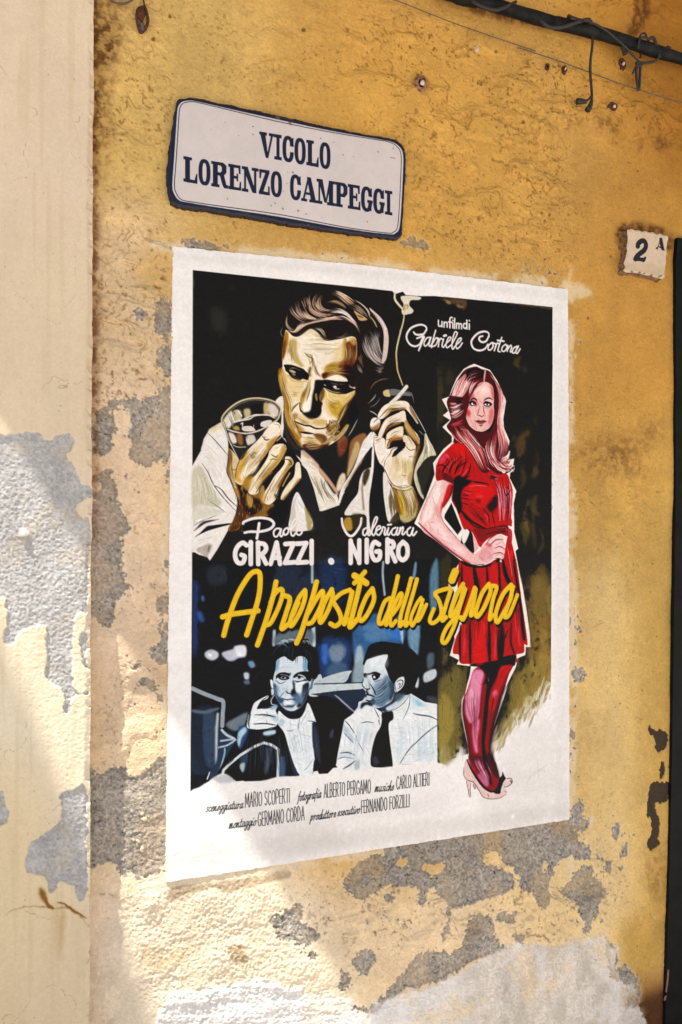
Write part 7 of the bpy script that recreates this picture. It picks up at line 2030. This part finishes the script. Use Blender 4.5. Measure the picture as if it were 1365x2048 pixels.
# mortar bed the tile is set in, broken away along its left side
rb = np.random.default_rng(8)
bed = catmull(TP, True, 3)
cb = bed.mean(0)
bw = to_wall(cb + (bed - cb) * (.97 + .035 * rb.random((len(bed), 1))), TY)
n = len(bw)
Vb, Fb = [], []
rings = ((TY + .0045, 1.), (-.016, .985), (-.010, 1.02), (-.004, 1.0), (.006, 1.06))
c2 = bw.mean(0)
for y_, k_ in rings:
    w_ = c2 + (bw - c2) * (k_ + .03 * (rb.random((n, 1)) - .5) * (y_ > TY + .006))
    Vb.append(np.c_[w_[:, 0], np.full(n, y_), w_[:, 1]])
for r_i in range(len(rings) - 1):
    for j in range(n):
        Fb.append((r_i * n + j, r_i * n + (j + 1) % n, (r_i + 1) * n + (j + 1) % n, (r_i + 1) * n + j))
M_MORT = node_mat('old_mortar', .95, .2, (.20, .12, .06), False, grain=((120, .6), (500, .4)), bump=((400, .8, .002),))
link('mortar_bed', np_mesh('mortar_bed', np.vstack(Vb), np.array(Fb)), M_MORT, troot)

# ---------------------------------------------------------------- PIPE, CABLES AND WIRE AT THE TOP RIGHT
path = wire_path('T', "380,-40 500,-8 570,10 650,32 750,62 850,90 1000,124 1150,168 1260,205 1365,236 1480,275", -.034, 10)
nn = len(path)
rad = .0152 + .0016 * np.sin(np.linspace(0, 26, nn)) * np.sin(np.linspace(0, 9, nn)) + .0022 * (np.sin(np.linspace(0, 14, nn)) > .75)
P3, F3 = tube(path, rad, 20)
pipe = link('black_pipe', np_mesh('black_pipe', P3, F3), M_RUB)
tag(pipe, 'dusty black pipe running down across the top right of the wall', 'pipe')
rj = np.random.default_rng(4)
knobs = []
for (x, y) in ((200, 135), (385, 140), (800, 285), (1245, 412)):
    c_ = wire_path('a', '%d,%d %d,%d' % (x - 12, y, x + 14, y + 8), -.042, 3)
    knobs.append((c_, .005))
cab = tubes('wrapped_cable', [(wire_path('T', "505,-20 540,14 610,40 660,28 700,8", [-.03, -.053, -.056, -.054, -.03], 10), .0042),
                              (wire_path('a', "100,140 150,190 220,238 320,236 420,205 500,180 560,170", [-.03, -.05, -.054, -.056, -.058, -.058, -.04], 10), .0045),
                              (wire_path('a', "385,140 440,158 500,176 565,192 640,225 720,275 790,335 870,405 930,470 990,535", [-.045, -.055, -.058, -.06, -.06, -.06, -.058, -.052, -.04, -.03], 8), .0028),
                              (wire_path('a', "500,180 545,172 580,200", -.062, 6), .005)] + knobs, M_CORD)
tag(cab, 'thin black cable wound around the dusty pipe', 'cable')
tie = tubes('knotted_cord', [(wire_path('a', "1165,470 1160,500 1120,532 1060,545 995,548", [-.05, -.04, -.032, -.03, -.03], 8), .0036), (wire_path('a', "985,550 968,600 970,690 985,785", -.03, 8), .0036), (wire_path('a', "1003,552 998,640 995,720 990,780", -.026, 8), .0036),
                             (wire_path('a', "985,552 955,590 935,640", -.03, 6), .0024), (wire_path('a', "965,548 1000,542 1012,560 985,572 968,560", -.031, 6), .0042), (wire_path('a', "990,330 1010,295 1040,290 1062,335", -.045, 8), .0026),
                             (wire_path('a', "1070,345 1095,328 1120,335 1140,395", -.05, 8), .0042), (wire_path('a', "1010,455 1005,480 1000,500", -.03, 4), .003), (wire_path('a', "850,400 865,440 872,470", -.032, 5), [.007] * 11), (wire_path('a', "1075,340 1040,325 1000,335 980,420", -.054, 6), .003)], M_CORD)
tag(tie, 'knotted black cord tied round the pipe with ends hanging down', 'cord')
hang = empty('hanging_cable', tuple(wire_path('a', "580,830 581,832", -.03)[0]), 'black cable hanging straight down from the pipe with two loose connectors', 'cable')
tubes('cord', [(wire_path('a', "588,300 585,400 570,520 568,640 576,740 582,830 578,890", [-.036, -.034, -.03, -.028, -.027, -.028, -.028], 8), .0034), (wire_path('a', "580,825 555,860 520,880", -.029, 6), .0028)], M_CORD, hang)
for tx in ("530,882 500,880 455,878", "578,880 565,920 545,955"):
    pth = wire_path('a', tx, -.03, 6)
    tubes('connector', [(pth, np.linspace(.005, .0085, len(pth)))], M_CORD, hang)
thin = tubes('thin_wire', [(wire_path('T', "-200,-118 0,-62 215,0 460,95 780,205", -.016, 10), .0011), (wire_path('a', "-60,412 0,430 300,530 570,630 800,715 990,778 1200,845 1365,892 1500,935", -.016, 8), .0013)], M_GREY)
tag(thin, 'thin grey wire stretched slantwise under the black pipe', 'wire')


def plug(name, label, px, py, w, h, seed, pale=True, mat_rim=None):
    c_ = to_wall(np.array([[px, py]], float), 0)[0]
    r_, q_ = int((WZ1 - c_[1]) / CELL), int((c_[0] - WX0) / CELL)
    lift = -float(H[r_ - 6:r_ + 7, q_ - 6:q_ + 7].max()) - .0005
    o = empty(name, (float(c_[0]), lift, float(c_[1])), label, 'wall plug', 'old plugs and fixing holes in the wall')
    rg = np.random.default_rng(seed)
    th = np.linspace(0, 2 * np.pi, 16, endpoint=False)
    rr = rg.uniform(.75, 1.2, 16)
    V = [np.c_[c_[0] + np.cos(th) * w * rr * k_, np.full(16, y_ + lift), c_[1] + np.sin(th) * h * rr * k_] for k_, y_ in ((1.25, .004), (1.05, -.0048), (.75, -.0052), (.5, -.001))]
    F = [(a_ * 16 + j, a_ * 16 + (j + 1) % 16, (a_ + 1) * 16 + (j + 1) % 16, (a_ + 1) * 16 + j) for a_ in range(3) for j in range(16)]
    link('rim', np_mesh('rim', np.vstack(V), np.array(F)), mat_rim or M_RUST, o)
    V2 = np.vstack([np.c_[c_[0] + np.cos(th) * w * .6, np.full(16, -.002 + lift), c_[1] + np.sin(th) * h * .6], [[c_[0], -.0012 + lift, c_[1]]]])
    link('hole', np_mesh('hole', V2, np.array([(j, (j + 1) % 16, 16) for j in range(16)])), M_HOLE, o)
    if pale:
        t_ = np.linspace(0, 1, 6)
        pth = np.c_[c_[0] + w * (.15 + .1 * t_), -.001 - .006 * t_ + lift, c_[1] - h * (.25 - .5 * t_)]
        V3, F3_ = tube(pth, np.array([.8, 1, 1, .95, .8, .4]) * min(w, h) * .42, 10)
        link('peg', np_mesh('peg', V3, F3_), M_PLUG, o)
    return o


plug('wall_plug', 'largest broken fixing hole, ringed by rust and pale plaster, right of the street sign', 838, 172, .014, .019, 3, True, node_mat('chipped_plaster', .95, .2, (.28, .13, .07), False, grain=((90, .8), (300, .5)), bump=((300, .8, .002),)))
plug('wall_plug', 'left of two small dark plugs just under the thin wire', 1091, 138, .0048, .0075, 4, False)
plug('wall_plug', 'pale headed plug, right of two small ones just under the thin wire', 1125, 143, .005, .0095, 5, True)
plug('wall_plug', 'rust brown hole with a pale peg below the pipe', 1243, 130, .0095, .0125, 6, True)
plug('wall_plug', 'rusty hole with a ragged edge below and right of the hanging connectors', 1221, 218, .0105, .010, 7, True)
plug('wall_plug', 'small white plug between the thin wire and the street sign', 951, 102, .004, .006, 8, True, M_PLUG)
# rusted loop at the top left
hk = empty('rusty_hook', tuple(wire_path('c', "520,150 522,152", -.008)[0]), 'rusty iron hook with a pale tip near the top left corner of the yellow wall', 'hook')
tubes('loop', [(wire_path('c', "545,60 490,80 475,140 478,200 500,280 520,292 550,260 575,200 565,120 545,60", [-.004, -.008, -.010, -.010, -.008, -.007, -.008, -.010, -.009, -.004], 5), .0034), (wire_path('c', "520,70 512,140 520,210", [-.002, -.012, -.004], 6), [.004, .005, .006, .0075, .0085, .009, .0085, .0075, .006, .005, .004, .003, .002][:13])], M_RUST, hk)
tubes('tip', [(wire_path('c', "520,215 522,250 518,280", -.007, 5), .0055)], M_GREY, hk)
tubes('wire', [(wire_path('c', "520,-40 535,10 545,60", -.006, 6), .0018)], M_CORD, hk)
lp = tubes('wire_loop', [(wire_path('c', "190,-60 230,-5 290,28 370,30 430,0 460,-50", -.012, 8), .0022)], M_GREY)
tag(lp, 'loop of pale wire dipping in from the top edge beside the cream pier', 'wire')

# ---------------------------------------------------------------- DARK DOOR FRAME AT THE RIGHT
dw = to_wall(np.array([(1354, 474), (1352, 520), (1352, 1000), (1345, 1500), (1338, 1800), (1331, 2048)], float), -.012)
DOORX = dw[:, 0]
zb = to_wall(np.array([(1350, 474)], float), -.012)[0, 1]
outl = [(dw[0, 0] + .004, zb), (dw[1, 0] + .001, dw[1, 1])] + [tuple(p_) for p_ in dw[2:]] + [(dw[-1, 0] - .004, 0.), (dw[0, 0] + .16, 0.), (dw[0, 0] + .16, zb)]
dr = empty('door_frame', (float(dw[0, 0]) + .1, 0., 0.), 'dark painted door frame at the right edge below the house number', 'door frame')
prism('jamb', outl, -.012, .06, M_DOOR, dr)
z_t = zb
boxes('head', [(dw[0, 0] + .162, dw[0, 0] + 1.25, -.012, .06, z_t - .16, z_t)], M_DOOR, dr, .003)
boxes('door_leaf', [(dw[0, 0] + .162, dw[0, 0] + 1.1, .0, .05, .02, z_t - .162)], node_mat('dark_door', .5, .4, (.03, .02, .014), False, grain=((12, .3),), bump=()), dr, .003)
rg = np.random.default_rng(12)
ch = []
for (x, y, w_, h_) in ((1336, 1955, 2.2, 16), (1334, 1972, 1.8, 12), (1331, 1996, 2.2, 4)):
    ch.append((wire_path('R', '%f,%f %f,%f %f,%f' % (x + 1, y - h_, x, y, x - 1.5, y + h_), [-.012, -.0145, -.012], 4), w_ * .0011))
cho = tubes('plaster_flake', ch, node_mat('dull_plaster', .95, .2, (.22, .13, .09), False, grain=((200, .4),), bump=((300, .5, .001),)))
tag(cho, 'pale plaster flakes clinging to the foot of the dark door frame', 'plaster')
